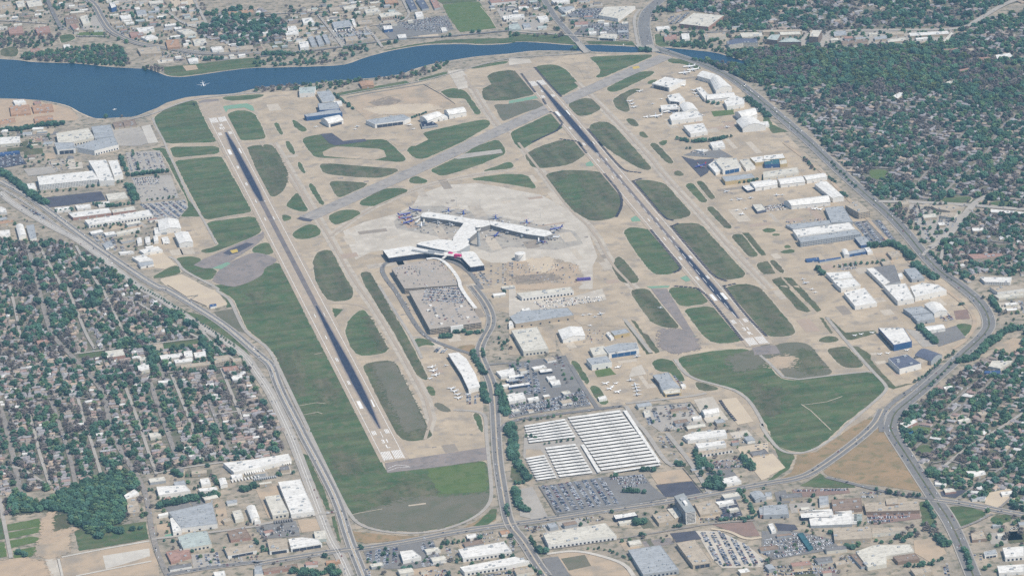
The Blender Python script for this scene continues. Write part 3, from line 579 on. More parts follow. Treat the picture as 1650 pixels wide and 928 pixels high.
pad('03', '1355,460 1420,450 1450,600 1385,605', 'bare_dirt', 'dirt yard beside the big warehouse'); pad('03', '990,600 1080,590 1100,660 1000,690', 'bare_dirt', 'dirt yard left of the warehouse'); pad('03', '1045,663 1090,655 1098,675 1040,680', 'green_paint', 'turquoise tarpaulin on the ground')
pad('03', '1210,790 1380,775 1402,872 1225,882', 'road_concrete', 'pale car park at the bottom left')
pad('13', '270,570 450,560 460,630 300,650', 'bare_dirt', 'tan yard by the highway'); pad('13', '0,610 260,575 290,670 60,690', 'road_asphalt', 'grey truck yard'); pad('13', '10,380 150,350 200,540 90,560', 'bare_dirt', 'tan yard by the white factory')
pad('13', '690,770 1130,695 1200,850 1020,875 830,880 720,830', 'road_asphalt', 'car dealer lot at the crossroads')
pad('32', '1060,300 1220,252 1282,330 1110,387', 'road_asphalt', 'grey lot inside the road curve'); pad('32', '900,275 1060,300 1100,380 1010,390', 'road_concrete', 'yard right of the blue hangar'); pad('32', '1205,160 1290,150 1310,210 1220,215', 'brick_paving', 'reddish lot')
pad('32', '1460,390 1580,330 1650,338 1640,400 1550,440', 'bare_dirt', 'tan lot at the right edge'); pad('31', '560,500 740,488 860,640 700,650', 'road_asphalt', 'staff car park by the boulevard'); pad('31', '900,360 1280,395 1200,560 1060,640 1000,600', 'road_concrete', 'shopping centre car park')
pad('31', '700,700 800,690 830,760 740,780', 'bare_dirt', 'bare yard by the boulevard', rg=1.5)
pad('32', '960,925 1200,600 1260,560 1290,590 1100,700', 'dry_grass', 'dry verge by the boulevard', 'verge', o=None) if 0 else None
pad('20', '500,140 760,150 760,230 400,220', 'road_asphalt', 'far car park above the lake'); pad('20', '0,130 180,100 260,170 180,200 0,190', 'road_concrete', 'far yard'); pad('20', '360,100 440,55 600,50 560,125', 'road_asphalt', 'far store car park')
pad('10', '770,165 1220,100 1260,185 1170,215 860,245', 'road_asphalt', 'far lot above the lake'); pad('10', '1530,60 1650,30 1650,140 1580,150', 'road_concrete', 'far yard, right'); pad('10', '1030,200 1160,185 1165,230 1040,240', 'pale_dirt', 'tan lot above the lake'); pad('10', '480,190 700,175 740,240 560,290 470,250', 'road_concrete', 'far yard with rows of trucks')
pad('00', '1070,0 1230,-10 1240,30 1110,50', 'pale_dirt', 'far tan lot'); pad('00', '510,100 640,90 660,190 530,195', 'road_concrete', 'far lot beside the avenue')
pad('30', '60,200 700,190 1200,185 1150,280 700,300 60,300', 'road_concrete', 'far office park ground')
# lake island pad, ball field
pad('00', '1155,418 1240,412 1255,440 1180,450', 'orange_dirt', 'far ball field', 'ball_field')
# ---- runways
P1 = [(0, y) for y in (-2, 300, 700, 1100, 1500, 1900, 2300, 2690)]
A0, A1 = gp('p', 636.5, 741.7), gp('p', 336.5, 165)
B0, B1 = gp('p', 1224.7, 556.7), gp('p', 846, 112)
def lerp(a, b, t): return (a[0]+(b[0]-a[0])*t, a[1]+(b[1]-a[1])*t)
def runway(a, b, z): ribbon('runway', [lerp(a, b, t/8) for t in range(9)], 62, z, 'runway_surface', label='long tan concrete runway on the '+('left' if a is A0 else 'right'))
runway(A0, A1, .74); runway(B0, B1, .74)
X1 = [gp('p', 1074, 91), gp('p', 1000, 129), gp('20', 600, 530), gp('20', 360, 625), gp('20', 0, 800), gp('11', 1310, 40), gp('11', 1080, 150), gp('11', 500, 400), gp('11', 330, 480)]
ribbon('runway', [X1[0], X1[2], X1[4], X1[6], X1[8]], 52, .70, 'grey_runway', label='grey crosswind runway crossing the field')
pad('13', '825,210 960,188 1075,170 1475,110 1475,190 1220,228 1075,246 840,273', 'taxi_asphalt', 'brown asphalt at the near end of the left runway')
pad('22', '1540,392 1650,375 32:80,380 110,430 22:1555,440', 'taxi_asphalt', 'brown blast pad of the right runway')
def frame_of(a, b):
    d = Vector((b[0]-a[0], b[1]-a[1])).normalized(); n = Vector((d.y, -d.x))
    return lambda u, v: (a[0]+d.x*v+n.x*u, a[1]+d.y*v+n.y*u)
def strip(a, b, u, prof, m_, z, lb, grow=0.0):
    fr = frame_of(a, b); v = []; f = []; q = []
    for i in range(len(prof)-1):
        for k in range(6): t = k/6; q.append((prof[i][0]*(1-t)+prof[i+1][0]*t, prof[i][1]*(1-t)+prof[i+1][1]*t))
    q.append(prof[-1])
    for i, (d, w) in enumerate(q):
        w += grow+R.uniform(-.5, .5); v += [(*fr(u-w/2, d), z), (*fr(u+w/2, d), z)]
        if i: c = 2*(i-1); f.append((c, c+1, c+3, c+2))
    tag(link('tyre_marks', mesh_of('tyre_marks', v, f, m_)), lb, kind='structure')
for (a, b, u, near, mid, far, nm) in ((A0, A1, 3, ((185, 1), (277, 8), (355, 14), (464, 17), (587, 17), (714, 13), (851, 9), (990, 4)), ((880, 11), (1200, 12), (1600, 12), (1860, 13)), ((1810, 9), (1893, 15), (2062, 16), (2317, 11), (2435, 2)), 'left'), (B0, B1, 3, ((180, 1), (243, 7), (310, 13), (383, 16), (472, 14), (566, 12), (680, 8), (760, 4)), ((700, 8), (1065, 9), (1560, 9)), ((1500, 7), (1565, 13), (1646, 16), (1773, 17), (1904, 15), (2030, 9), (2190, 1)), 'right')):
    strip(a, b, u, mid, 'worn_rubber', .865, 'faded tyre marks along the '+nm+' runway')
    for pr, w_ in ((near, 'near'), (far, 'far')):
        strip(a, b, u, pr, 'tyre_haze', .85, 'grey fringe of the tyre marks, %s end of the %s runway' % (w_, nm), 9); strip(a, b, u, pr, 'worn_rubber', .868 if nm == 'left' or w_ == 'far' else .858, 'worn rim of the tyre marks, %s end of the %s runway' % (w_, nm), 4)
        strip(a, b, u, pr, 'rubber_marks', .88 if nm == 'left' or w_ == 'far' else .80+.062, 'black tyre marks at the %s end of the %s runway' % (w_, nm))
# painted markings
def markings(a, b, nm, txt_near, txt_far, near0, far0):
    L = math.dist(a, b); fr = frame_of(a, b); mb = MB(); z = .83 if nm == 'left' else .868
    def q(u0, u1, v0, v1, zz=z): mb.face([(*fr(u0, v0), zz), (*fr(u1, v0), zz), (*fr(u1, v1), zz), (*fr(u0, v1), zz)])
    root = empty('runway_markings', (0, 0, 0)); tag(root, 'white painted markings of the '+nm+' runway', kind='structure')
    for sgn in (-1, 1): q(sgn*22-.5, sgn*22+.5, near0, L-far0)
    mb.build('edge_line', 'white_paint', root); mb = MB()
    v = near0+130
    while v < L-far0-130: q(-.55, .55, v, v+36); v += 61
    mb.build('centre_line', 'white_paint', root)
    for (base, dr) in ((near0, 1), (L-far0, -1)):
        mb = MB()
        for k in range(6):
            for sgn in (-1, 1):
                u = sgn*(2.2+k*3.3); v0, v1 = sorted((base+dr*6, base+dr*52)); q(min(u, u+sgn*1.9), max(u, u+sgn*1.9), v0, v1)
        mb.build('threshold_bars', 'white_paint', root)
        mb = MB()
        for dist, n, wdt in ((150, 3, 1.9), (310, 1, 8), (460, 2, 1.9), (610, 2, 1.9), (760, 1, 1.9), (910, 1, 1.9)):
            for sgn in (-1, 1):
                for k in range(n):
                    u = sgn*(10+k*3.2) if wdt < 4 else sgn*9; v0, v1 = sorted((base+dr*dist, base+dr*(dist+(46 if wdt > 4 else 24)))); q(min(u, u+sgn*wdt), max(u, u+sgn*wdt), v0, v1)
        mb.build('touchdown_bars', 'white_paint', root)
    ang = math.atan2(b[1]-a[1], b[0]-a[0])
    for (txt, base, dr) in ((txt_near, near0, 1), (txt_far, L-far0, -1)):
        for i, part in enumerate(txt):
            c = bpy.data.curves.new('runway_number', 'FONT'); c.body = part; c.size = 20; c.align_x = 'CENTER'; c.align_y = 'CENTER'; c.offset = .35
            c.materials.append(MATS['white_paint']); t = bpy.data.objects.new('runway_number', c); COL.objects.link(t)
            d = base+dr*(70+(len(txt)-1-i)*30+8); x, y = fr(0, d); t.location = (x, y, z); t.rotation_euler.z = ang-math.pi/2+(math.pi if dr < 0 else 0); t.scale = (.85, 1.4, 1); t.parent = root
markings(A0, A1, 'left', ('31', 'L'), ('13', 'R'), 2, 150); markings(B0, B1, 'right', ('31', 'R'), ('13', 'L'), 2, 120)
for nm, tile, s in (('left', '13', '845,245 900,222 960,228 985,236'), ('inner left', '13', '840,262 905,240 975,236')):
    ribbon('chevron_line', pts_of(tile, s, .84), 1.2, .84, 'white_paint', o=None, label='white chevron line on the near blast pad, '+nm)
pad('01', '1455,682 1500,672 1508,690 1470,700', 'yellow_paint', 'yellow mark on the closed crosswind runway', 'painted_area', base=.80); pad('20', '780,425 820,418 830,432 790,440', 'yellow_paint', 'yellow mark on the far crosswind runway', 'painted_area', base=.80)
# white squares beside the touchdown zones as the photograph shows
# ---- taxiway guide lines
TL = 0
for tile, s in (('11', '120,0 250,220 380,440 470,590 620,860 12:760,140 960,480 1130,800 13:1080,60'), ('11', '40,0 300,330 470,590'), ('20', '420,520 600,690 830,925 21:1010,240 1200,440 1450,720 1650,925'),
                ('21', '60,0 210,190 380,420 540,560 640,760 800,925'), ('11', '1650,160 1200,240 1000,300 700,430 480,590'), ('10', '1330,480 1530,800 20:0,840'), ('12', '430,110 640,115 720,150')):
    TL += 1
    if TL in (1, 3, 4, 5, 6): ribbon('taxiway', smooth_line(pts_of(tile, s, .3), 1), 25, .262+TL*.004, 'taxiway_surface', o=None, label='paler concrete taxiway %s from the left' % ('one two three four five six seven'.split()[TL-1]))
    ribbon('taxiway_line', smooth_line(pts_of(tile, s, .6), 1), 7, .575+TL*.004, 'taxi_wear', o=None, label='taxiway centre line number %s from the left' % ('one two three four five six seven'.split()[TL-1]))
# ---- dark erosion panels along the right runway
def edge_panels(tile, s, lb):
    P = smooth_line(pts_of(tile, s, .56), 1); mb = MB()
    for (x, y, a) in along(P, 11.5):
        c, s_ = math.cos(a), math.sin(a); w = 6.5+R.random(); l = 8.5+R.random()*1.5
        mb.box(-l/2, l/2, -w/2, w/2, .5, .9, fr=lambda X, Y, Z: (x+X*c-Y*s_, y+X*s_+Y*c, Z))
    tag(mb.build('edge_panels', 'shoulder_dark'), lb, 'runway edge', kind='stuff')
for i, (t_, s) in enumerate((('21', '605,200 690,300 715,350 712,410 680,470'), ('21', '570,0 640,85 700,150 735,180 830,190'), ('21', '785,245 860,330 985,480 1040,492'), ('21', '830,230 785,245'), ('21', '1030,530 1110,630 1200,735 1300,850 1370,872'), ('21', '1030,530 1070,512'),
        ('21', '900,555 1000,680 1090,785 1080,805 1030,828'), ('21', '440,0 490,65'), ('20', '80,470 170,590'), ('20', '215,630 232,660'), ('20', '165,430 250,530 330,612'), ('20', '265,710 290,715 355,805 150,900'), ('20', '500,820 590,925'), ('22', '1060,5 1120,8 1215,20 1350,180 1480,350'),
        ('22', '1360,5 1500,190 1630,320'), ('20', '330,882 440,895 460,925'), ('21', '1370,905 1440,890'), ('22', '1340,730 1380,790 1440,860'))):
    edge_panels(t_, s, 'row of dark panels edging the %s grass edge by the right runway' % 'first second third fourth fifth sixth seventh eighth ninth tenth eleventh twelfth thirteenth fourteenth fifteenth sixteenth seventeenth eighteenth'.split()[i])
# ---- repairs, newer slabs and stains on the concrete
def patches():
    d = (Vector(A1)-Vector(A0)).normalized(); n = Vector((d.y, -d.x)); k = 0; t = 0
    while k < 150 and t < 4000:
        t += 1; x, y = gp('p', R.uniform(250, 1560), R.uniform(95, 740)); st = R.random() < .35
        w, h = (R.uniform(5, 16), R.uniform(5, 14)) if st else (R.uniform(14, 110), R.uniform(9, 34)); a_, b_ = (d, n) if R.random() < .7 else (n, d)
        Q = [(x+a_.x*i*w/2+b_.x*j*h/2, y+a_.y*i*w/2+b_.y*j*h/2) for i, j in ((-1, -1), (1, -1), (1, 1), (-1, 1))]
        if any(not .2 < gz(*q) < .33 for q in Q+[(x, y)]): continue
        k += 1; z0 = max(gz(*q) for q in Q+[(x, y)])
        if st: Q = chaikin(rough(Q, 1.2, 4), 1)
        sheet('stain' if st else 'pavement_patch', Q, max(z0, .30)+.006+(k % 5)*.006, 'oil_stain' if st else R.choice(('patch_dark', 'patch_light', 'patch_light', 'patch_reddish', 'taxiway_surface')), ('oil stain' if st else 'patch of newer concrete')+' on the airfield pavement')
patches()
# ---- roads
ROADS = []
def road(tile, s, w, m_, lb, cars=0, sm=2, nm='road'):
    z = .90+len(ROADS)*.012; P = pts_of(tile, s, z)
    if sm: P = smooth_line(P, sm)
    if w >= 14: ribbon('kerb', P, w+5, z-.043, 'road_concrete', label='pale kerbs and verge of the '+lb)
    ribbon(nm, P, w, z, m_, label=lb)
    L, Rr = ribbon_poly(P, w+4)
    for i in range(1, len(P)): raster([L[i-1], Rr[i-1], Rr[i], L[i]], None, True)
    if w >= 18 and 'avenue' not in lb: ribbon('median', P, 3.2, z+.1257, 'dull_grass' if w > 22 else 'pale_shoulder', label='thin median of the '+lb)
    if 'carriageway' in lb:
        for k in (-1, 1):
            Lr = ribbon_poly(P, 5.2)[0 if k > 0 else 1]; ribbon('lane_line', Lr, .7, z+.0523, 'white_paint', label='lane line of the '+lb)
    ROADS.append((P, w, z, cars, lb))
road('00', '965,745 985,800 1045,905 01:1050,25 1110,155 1200,350 1290,490 1370,640', 6, 'road_concrete', 'service road left of the field')
road('01', '1070,720 1120,745 1150,800 1260,860 1390,925 02:1370,30 1400,50 1460,90 1510,210 1560,300 1650,360 12:90,400 140,490 240,700 350,925 13:340,0 450,230 600,540 680,610 820,645 1000,657 1200,635 1380,565 1480,485 1505,410 1490,250 1465,0 12:1465,830 1430,795 1260,785', 8, 'road_concrete', 'pale perimeter road round the long field')
road('12', '790,0 900,180 1000,330 1060,460', 7, 'road_concrete', 'service road beside the narrow grass strip'); road('12', '1000,325 1060,325', 6, 'road_concrete', 'short link below the garage')
road('22', '730,210 810,310 900,425', 9, 'road_concrete', 'service road above the grey hangar')
road('22', '1050,465 1130,580 1350,635 1450,670 1530,730 1620,890 32:-20,870 33:20,30 100,130 200,155 320,130 480,30 32:480,925 690,745 780,665 780,630 690,540 540,370 400,200', 8, 'road_concrete', 'pale perimeter road round the right field')
road('22', '1590,440 1650,490 32:60,510 150,602 450,565 690,540', 7, 'road_concrete', 'pale track below the right runway end', sm=1); road('22', '740,745 960,720 1150,700 1250,680', 9, 'road_concrete', 'access road below the jet ramp', sm=1)
road('01', '0,310 60,370 200,460 380,560 470,600 600,690 760,820 900,925 02:1000,70 1170,190 1290,270 1430,350 1560,450 12:0,530 100,670 220,925 13:300,220 400,490 480,700 540,790 600,925', 17, 'road_concrete', 'pale west carriageway of the highway', 40)
road('01', '0,240 200,350 400,500 560,620 760,760 1010,925 02:1040,10 1290,165 1450,270 1650,450 12:110,500 150,640 300,925 13:300,20 430,260 530,460 600,700 690,925', 18, 'road_asphalt', 'grey east carriageway of the highway', 45)
road('01', '0,285 100,340 250,440 400,555 470,590', 7, 'residential_street', 'rail strip between the carriageways')
road('13', '0,850 200,815 540,762 700,750 1000,700 1300,640 1600,600 23:270,562 600,510 1040,450 1300,400 1650,335 33:200,312 330,265 700,-10 32:760,780', 20, 'road_asphalt', 'wide street along the bottom of the airfield', 40)
road('33', '1330,925 1200,600 1080,430 900,150 800,0 32:810,870 830,800 960,700 1120,560 1300,400 1400,310 1440,240 1390,120 1250,0 31:1080,790 850,500 640,320 450,150 300,0 20:1650,680 1450,520 1350,460 1180,390 1000,330 910,300', 27, 'road_asphalt', 'wide boulevard along the right side of the airfield', 120)
road('32', '750,925 740,830 800,750 960,640 1120,500', 12, 'road_asphalt', 'inner lane joining the boulevard', 8)
road('31', '130,0 300,130 400,210 500,320 640,460 760,590 880,700 1000,830 1150,925 32:1250,100 1330,180 1340,260 1280,350 1200,400', 9, 'bare_dirt', 'tan access track behind the hangars')
road('20', '880,300 865,240 850,150 870,80 920,30 960,0', 34, 'road_asphalt', 'wide far avenue with the bridge over the lake', 20); road('20', '820,290 800,200 790,110 830,60', 9, 'road_concrete', 'far ramp left of the avenue')
road('20', '225,0 290,110 370,200 430,260 470,310 500,330', 16, 'road_asphalt', 'far road crossing the lake on a small bridge', 10)
road('20', '500,335 300,350 0,365 10:1400,420 1230,470 1070,510 980,530 700,575 520,612', 6, 'road_concrete', 'lakeside road'); road('00', '1650,585 1400,605 1250,625 1130,655 1000,710 900,740 800,760', 9, 'road_concrete', 'lake road round the left runway end')
road('12', '1380,0 1480,130 1510,240 1440,350 1420,430 1480,560 1515,650 1530,925 13:1540,200 1580,440 1610,600 23:90,700 180,850 240,925', 19, 'road_asphalt', 'street from the terminal to the bottom crossroads', 45)
road('12', '1480,500 1650,485', 8, 'road_asphalt', 'side street to the rental lots'); road('11', '1440,925 1350,800 1230,740 1100,725 850,745 800,790 830,860 12:900,40 960,150 1060,310 1180,370 1400,440', 11, 'road_asphalt', 'terminal loop road round the garage', 20)
road('22', '720,760 560,780 400,800 0,850 12:1550,925', 12, 'road_asphalt', 'street above the canopies', 10); road('22', '390,500 470,640 560,775', 10, 'road_asphalt', 'side road by the dark lawn strip'); road('22', '740,760 800,860 870,925 23:980,190 1040,230', 10, 'road_concrete', 'lane right of the canopies')
road('23', '1000,20 1140,190 1230,330 1270,400', 10, 'road_concrete', 'lane through the lower lots'); road('23', '100,770 300,750 690,690 1110,620 1300,590 1560,570', 6, 'residential_street', 'rail siding by the warehouses')
road('23', '0,725 90,680 0,700', 6, 'residential_street', 'spur') if 0 else None
road('33', '1080,440 1300,470 1650,540 1990,600', 18, 'road_asphalt', 'street running off to the lower right', 20); road('33', '1080,440 850,410 600,350 400,300', 10, 'road_asphalt', 'street below the brown triangle', 6)
road('03', '1060,925 1000,790 960,640 945,520 925,410 870,290 780,160 690,0 02:690,830 650,670 600,600 480,470 330,320 290,200 240,0 01:215,790 170,640', 11, 'residential_street', 'main street through the left neighbourhood', 25)
road('03', '1060,915 1230,885 1400,860 1650,830 13:0,845', 14, 'road_asphalt', 'street along the bottom left', 15); road('13', '0,605 250,560 470,525 520,515', 9, 'road_concrete', 'street below the white factory', 6); road('03', '960,690 1060,680 1400,640 1650,605', 9, 'road_concrete', 'lane between the lower left warehouses')
road('03', '980,275 1180,235 1410,205', 8, 'road_concrete', 'lane above the lower left works'); road('03', '380,925 420,800 940,705', 5, 'road_concrete', 'new kerb line of the tan field') if 0 else None
road('03', '480,925 700,880 960,830', 6, 'white_concrete', 'pale kerb road of the slab site', sm=0); road('03', '390,805 700,745 945,703', 6, 'white_concrete', 'pale kerb road above the slab', sm=0); road('03', '0,430 20,560 70,810', 8, 'road_concrete', 'dirt plot road', sm=0); road('03', '370,815 395,925', 5, 'white_concrete', 'pale kerb by the grey slab', sm=0)
road('23', '240,785 420,760 600,800 740,850 790,925', 9, 'white_concrete', 'curving pale lane at the bottom'); road('23', '1280,625 1400,640 1500,695 1600,680', 8, 'pale_dirt', 'curving tan lane')
RES = [('02', '0,770 50,925 03:130,400', 12), ('02', '170,760 215,925 03:220,20 250,150 315,350', 5.5), ('02', '320,720 350,800 390,925 03:390,0 450,200 475,330', 9), ('02', '490,700 550,925 03:555,0 600,150 645,300', 5.5), ('02', '780,600 900,925 03:895,0 940,140 990,280', 6.5),
       ('02', '950,610 1000,760 1060,925 03:1110,150', 10), ('02', '1085,560 1150,720 1230,925', 6.5), ('02', '1300,660 1350,800 1400,925 03:1390,0 1450,140', 8), ('02', '1400,520 1470,690 1540,865', 6.5), ('02', '0,600 220,570 300,545', 6), ('02', '130,730 300,712 480,706 590,718', 8), ('02', '470,432 650,408 900,375 1270,330', 7),
       ('02', '940,370 1000,500 1040,590', 8), ('02', '640,600 960,560 1300,520 1560,490', 8), ('02', '1360,815 1530,790 1640,770', 7), ('02', '0,350 140,340 290,330', 6), ('02', '60,0 100,160 130,330', 6), ('02', '420,0 480,140 540,300 600,400', 6), ('02', '640,0 720,170 800,330', 6), ('01', '0,760 160,745', 6), ('01', '240,640 330,800 400,925', 6), ('01', '480,650 540,760 640,925', 6),
       ('02', '860,100 1100,250 1260,330', 6), ('02', '300,130 480,110 700,80 860,70', 6), ('03', '0,230 130,235 300,350', 6), ('03', '250,60 400,40 560,15', 6), ('03', '740,60 930,40 1080,10', 6), ('02', '1240,240 1350,370 1500,480', 7)]
for i, (t_, s, w) in enumerate(RES): road(t_, s, max(w, 7), 'residential_street' if w > 7 else 'road_concrete', 'narrow street of the left neighbourhood, number %d from the left' % (i+1), 3)
RES2 = [('31', '1130,330 1240,220 1420,70 30:1500,800 1650,700', 7), ('31', '970,285 1000,215 1140,85 30:1250,850 1400,760', 6), ('31', '960,280 1020,328 1130,335', 8), ('31', '730,370 1080,380 1280,392 1650,422 1990,440', 14), ('31', '1480,322 1400,340 1320,395 1200,560 1130,620 1060,660', 14), ('31', '1010,715 1030,680 1090,660', 8), ('31', '1140,650 1125,740', 8),
        ('31', '640,150 760,160 900,165', 6), ('30', '380,925 420,925', 5), ('30', '430,197 700,192 1000,190 1270,185 1400,100 1520,30 1600,0', 14), ('30', '350,300 400,215 440,200', 9), ('30', '1075,275 1130,270 1200,200', 7), ('32', '1060,925 1260,760 1400,640 1500,560 1650,430', 7), ('33', '1150,225 1230,160 1310,100 1380,60 32:1500,900 1650,800', 8), ('33', '960,120 1010,70 1070,5', 5),
        ('33', '1210,635 1330,590 1450,530', 7), ('33', '1240,440 1310,370 1470,270 1650,130', 6), ('33', '1500,490 1600,400 1650,360', 6), ('32', '1100,830 1300,640 1480,520', 5), ('31', '1170,830 1340,760 1560,700', 6), ('31', '1250,560 1400,620 1650,640', 6), ('31', '1300,420 1380,480 1650,480', 6), ('33', '1060,210 1200,190 1300,240 1600,260', 5),
        ('30', '150,560 170,600 230,610', 5), ('30', '0,430 300,420 600,440', 5) ]
for i, (t_, s, w) in enumerate(RES2): road(t_, s, w, 'road_concrete' if w > 7 else 'residential_street', 'street of the wooded right hand neighbourhood, number %d' % (i+1), 3)
for i, (t_, s, w) in enumerate((('00', '540,-10 600,30 640,110 690,190 760,230 850,270 930,290 1100,310 1300,345 1650,335', 20), ('00', '300,0 340,90 390,190', 12), ('10', '0,365 200,335 470,310 640,280 760,270 850,245 1170,235 1500,205 1650,190', 11), ('10', '700,170 760,230 810,300', 9), ('10', '730,165 1000,130 940,0', 8),
        ('00', '1230,0 1270,80 1330,190', 9), ('00', '1050,60 1150,150 1300,190', 9), ('20', '0,200 250,215 400,225 760,255', 9), ('20', '1000,205 1650,195 30:60,190', 9), ('00', '480,230 700,230', 8), ('10', '400,90 480,190 560,300', 8), ('10', '0,90 400,80 640,60', 7), ('00', '0,130 300,150', 7))):
    road(t_, s, w, 'road_asphalt' if w > 9 else 'road_concrete', 'far street beyond the lake, number %d' % (i+1), 8)
# paths on the grass
for i, (t_, s) in enumerate((('01', '1105,108 1270,92 1395,76'), ('01', '1300,495 1450,468 1610,448'), ('12', '280,760 390,740 450,745'), ('12', '305,818 400,800 430,810'), ('13', '605,538 740,512 810,500'), ('32', '240,750 300,790 430,915'), ('32', '250,755 400,735 500,700'), ('22', '1090,140 1265,120'), ('10', '1430,40 1490,110 1535,185'), ('12', '380,435 430,425'), ('13', '975,480 1085,466'))):
    ribbon('path', pts_of(t_, s, .62), 2.2 if i != 10 else 7, .62+i*.004, 'pale_shoulder', label='pale service path %s across the grass' % 'one two three four five six seven eight nine ten eleven'.split()[i])
# ============================================================ buildings
CAMV = Vector((CAM_X, CAM_Y))
LABELS = {}
NB = 0
KIND = dict(w=('warehouse', 'warehouse'), h=('hangar', 'hangar'), o=('office_building', 'office building'), s=('shop_building', 'shop'), a=('apartment_block', 'apartment block'), c=('school_building', 'school'), f=('factory_building', 'factory'), d=('shed', 'shed'), t=('trailer_home', 'long shed'), g=('parking_garage', 'garage'))
UNIT_ME = {}
def unit_mesh(k):
    if k not in UNIT_ME:
        mb = MB(); s = (1, 1.5, 2.2)[k]
        mb.box(-1.6*s, 1.6*s, -1.1*s, 1.1*s, 0, 1.5*min(s, 1.5)); mb.box(-1.2*s, -.2*s, -.8*s, .8*s, 1.5*min(s, 1.5), 1.8*min(s, 1.5)); mb.box(.3*s, 1.2*s, -.7*s, .7*s, 1.5*min(s, 1.5), 1.75*min(s, 1.5))
        UNIT_ME[k] = mb.mesh('roof_unit', ['metal_unit'])
    return UNIT_ME[k]
DOOR_ME = {}
def panel_mesh(w, h, m_):
    k = (round(w), round(h), m_)
    if k not in DOOR_ME: DOOR_ME[k] = MB().box(-k[0]/2, k[0]/2, -.12, .12, 0, k[1]).mesh('door', [m_])
    return DOOR_ME[k]
def edges_out(P):
    """edges of a ccw footprint with their outward normals"""
    out = []
    for i in range(len(P)):
        a, b = Vector(P[i]), Vector(P[(i+1) % len(P)]); d = b-a; L = d.length
        if L < 1: continue
        d /= L; out.append((a, b, d, Vector((d.y, -d.x)), L))
    return out
def make_building(P, h, typ, rc, wc, label, group=None):
    """P: ccw footprint in metres; typ: kind letter, roof letter (F flat, G gable, A arched, H hip), option letters
    D wide dark doors on the long camera side, L the same on the left side, W bands of windows, K loading docks, B blue doors, P plain"""
    global NB
    NB += 1
    nm, cat = KIND[typ[0]]; roof = typ[1]; opt = typ[2:]
    h = h+(NB % 17)*.02
    cx = sum(p[0] for p in P)/len(P); cyy = sum(p[1] for p in P)/len(P)
    P = ccw([(p[0]-cx, p[1]-cyy) for p in P])
    root = empty(nm, (cx, cyy, 0)); tag(root, label, cat, group)
    LABELS[label] = LABELS.get(label, 0)+1
    gzz = gz(cx, cyy)
    world_P = [(x+cx, y+cyy) for x, y in P]; raster(world_P, None, True, grow=3)
    E = edges_out(P)
    if roof in 'GAH' and len(P) == 4:
        # eaves at h, roof above along the longer side
        L01 = (Vector(P[1])-Vector(P[0])).length; L12 = (Vector(P[2])-Vector(P[1])).length
        Q = [Vector(p) for p in P]
        if L01 < L12: Q = Q[1:]+Q[:1]
        W = min(L01, L12); n = 2 if roof in 'GH' else 8; rise = W*(.10 if roof == 'G' else .17 if roof == 'A' else .22)
        wall = MB().prism([tuple(q) for q in Q], 0, h, 0, top=False)
        rb = MB(); rows = []
        for k in range(n+1):
            t = k/n; s = -0.02+1.04*t; z = h+(rise*(1-abs(2*t-1)) if n == 2 else rise*math.sin(math.pi*t))
            a = Q[0].lerp(Q[3], s); b = Q[1].lerp(Q[2], s); d = (b-a).normalized()*.5
            if roof == 'H' and k == 1: d = -(b-a)*(.5*W/max(L01, L12))
            rows.append(((a.x-d.x, a.y-d.y, z+.12), (b.x+d.x, b.y+d.y, z+.12)))
        for k in range(n): rb.face([rows[k][0], rows[k][1], rows[k+1][1], rows[k+1][0]])
        b0 = [r[0] for r in rows]; b1 = [r[1] for r in rows]
        for k in range(n): rb.face([(*b0[k][:2], b0[k][2]-.35), (*b0[k+1][:2], b0[k+1][2]-.35), b0[k+1], b0[k]][::-1], 0); rb.face([(*b1[k][:2], b1[k][2]-.35), (*b1[k+1][:2], b1[k+1][2]-.35), b1[k+1], b1[k]], 0)
        if roof == 'H': rb.face([rows[0][0], rows[1][0], rows[2][0]][::-1]); rb.face([rows[0][1], rows[1][1], rows[2][1]])
        else:
            for (i0, i3, fl) in ((0, 3, True), (1, 2, False)):
                pts = []
                for k in range(n+1):
                    t = k/n; q = Q[i0].lerp(Q[i3], t); z = h+(rise*(1-abs(2*t-1)) if n == 2 else rise*math.sin(math.pi*t)); pts.append((q.x, q.y, z))
                wall.face(pts if not fl else pts[::-1])
        wall.build('wall', [wmat(wc)], root)
        rb.build('roof', [rmat(rc)], root)
    else:
        MB().prism(P, 0, h-.5, 0, top=False).build('wall', [wmat(wc)], root)
        n = len(P); inner = []; c = Vector((0, 0))
        for i in range(n):
            a, b, c_ = Vector(P[i-1]), Vector(P[i]), Vector(P[(i+1) % n]); d1 = (b-a).normalized(); d2 = (c_-b).normalized()
            nn = Vector((-(d1.y+d2.y), d1.x+d2.x)); nn = nn.normalized() if nn.length > .01 else Vector((-d1.y, d1.x)); inner.append(tuple(b+nn*.9))
        rb = MB(); v0 = len(rb.v)
        rb.v += [(x, y, h-.5) for x, y in P]+[(x, y, h) for x, y in P]+[(x, y, h) for x, y in inner]+[(x, y, h-.6) for x, y in inner]
        for i in range(n):
            j = (i+1) % n
            for r in range(3): rb.f.append((r*n+i, r*n+j, (r+1)*n+j, (r+1)*n+i)); rb.mi.append(1 if r < 2 else 0)
        for t in tessellate_polygon([[Vector((x, y, 0)) for x, y in inner]]):
            a, b, c_ = t; p, q, r = inner[a], inner[b], inner[c_]
            if (q[0]-p[0])*(r[1]-p[1])-(q[1]-p[1])*(r[0]-p[0]) < 0: b, c_ = c_, b
            rb.f.append((3*n+a, 3*n+b, 3*n+c_)); rb.mi.append(0)
        rb.build('roof', [rmat(rc), wmat(wc if typ[0] in 'oh' else rc)], root)
        A = abs(area(P)); nu = 0 if 'P' in opt or A < 250 else min(9, 1+int(A/900)); tries = 0; ang = math.atan2(E[0][2].y, E[0][2].x)
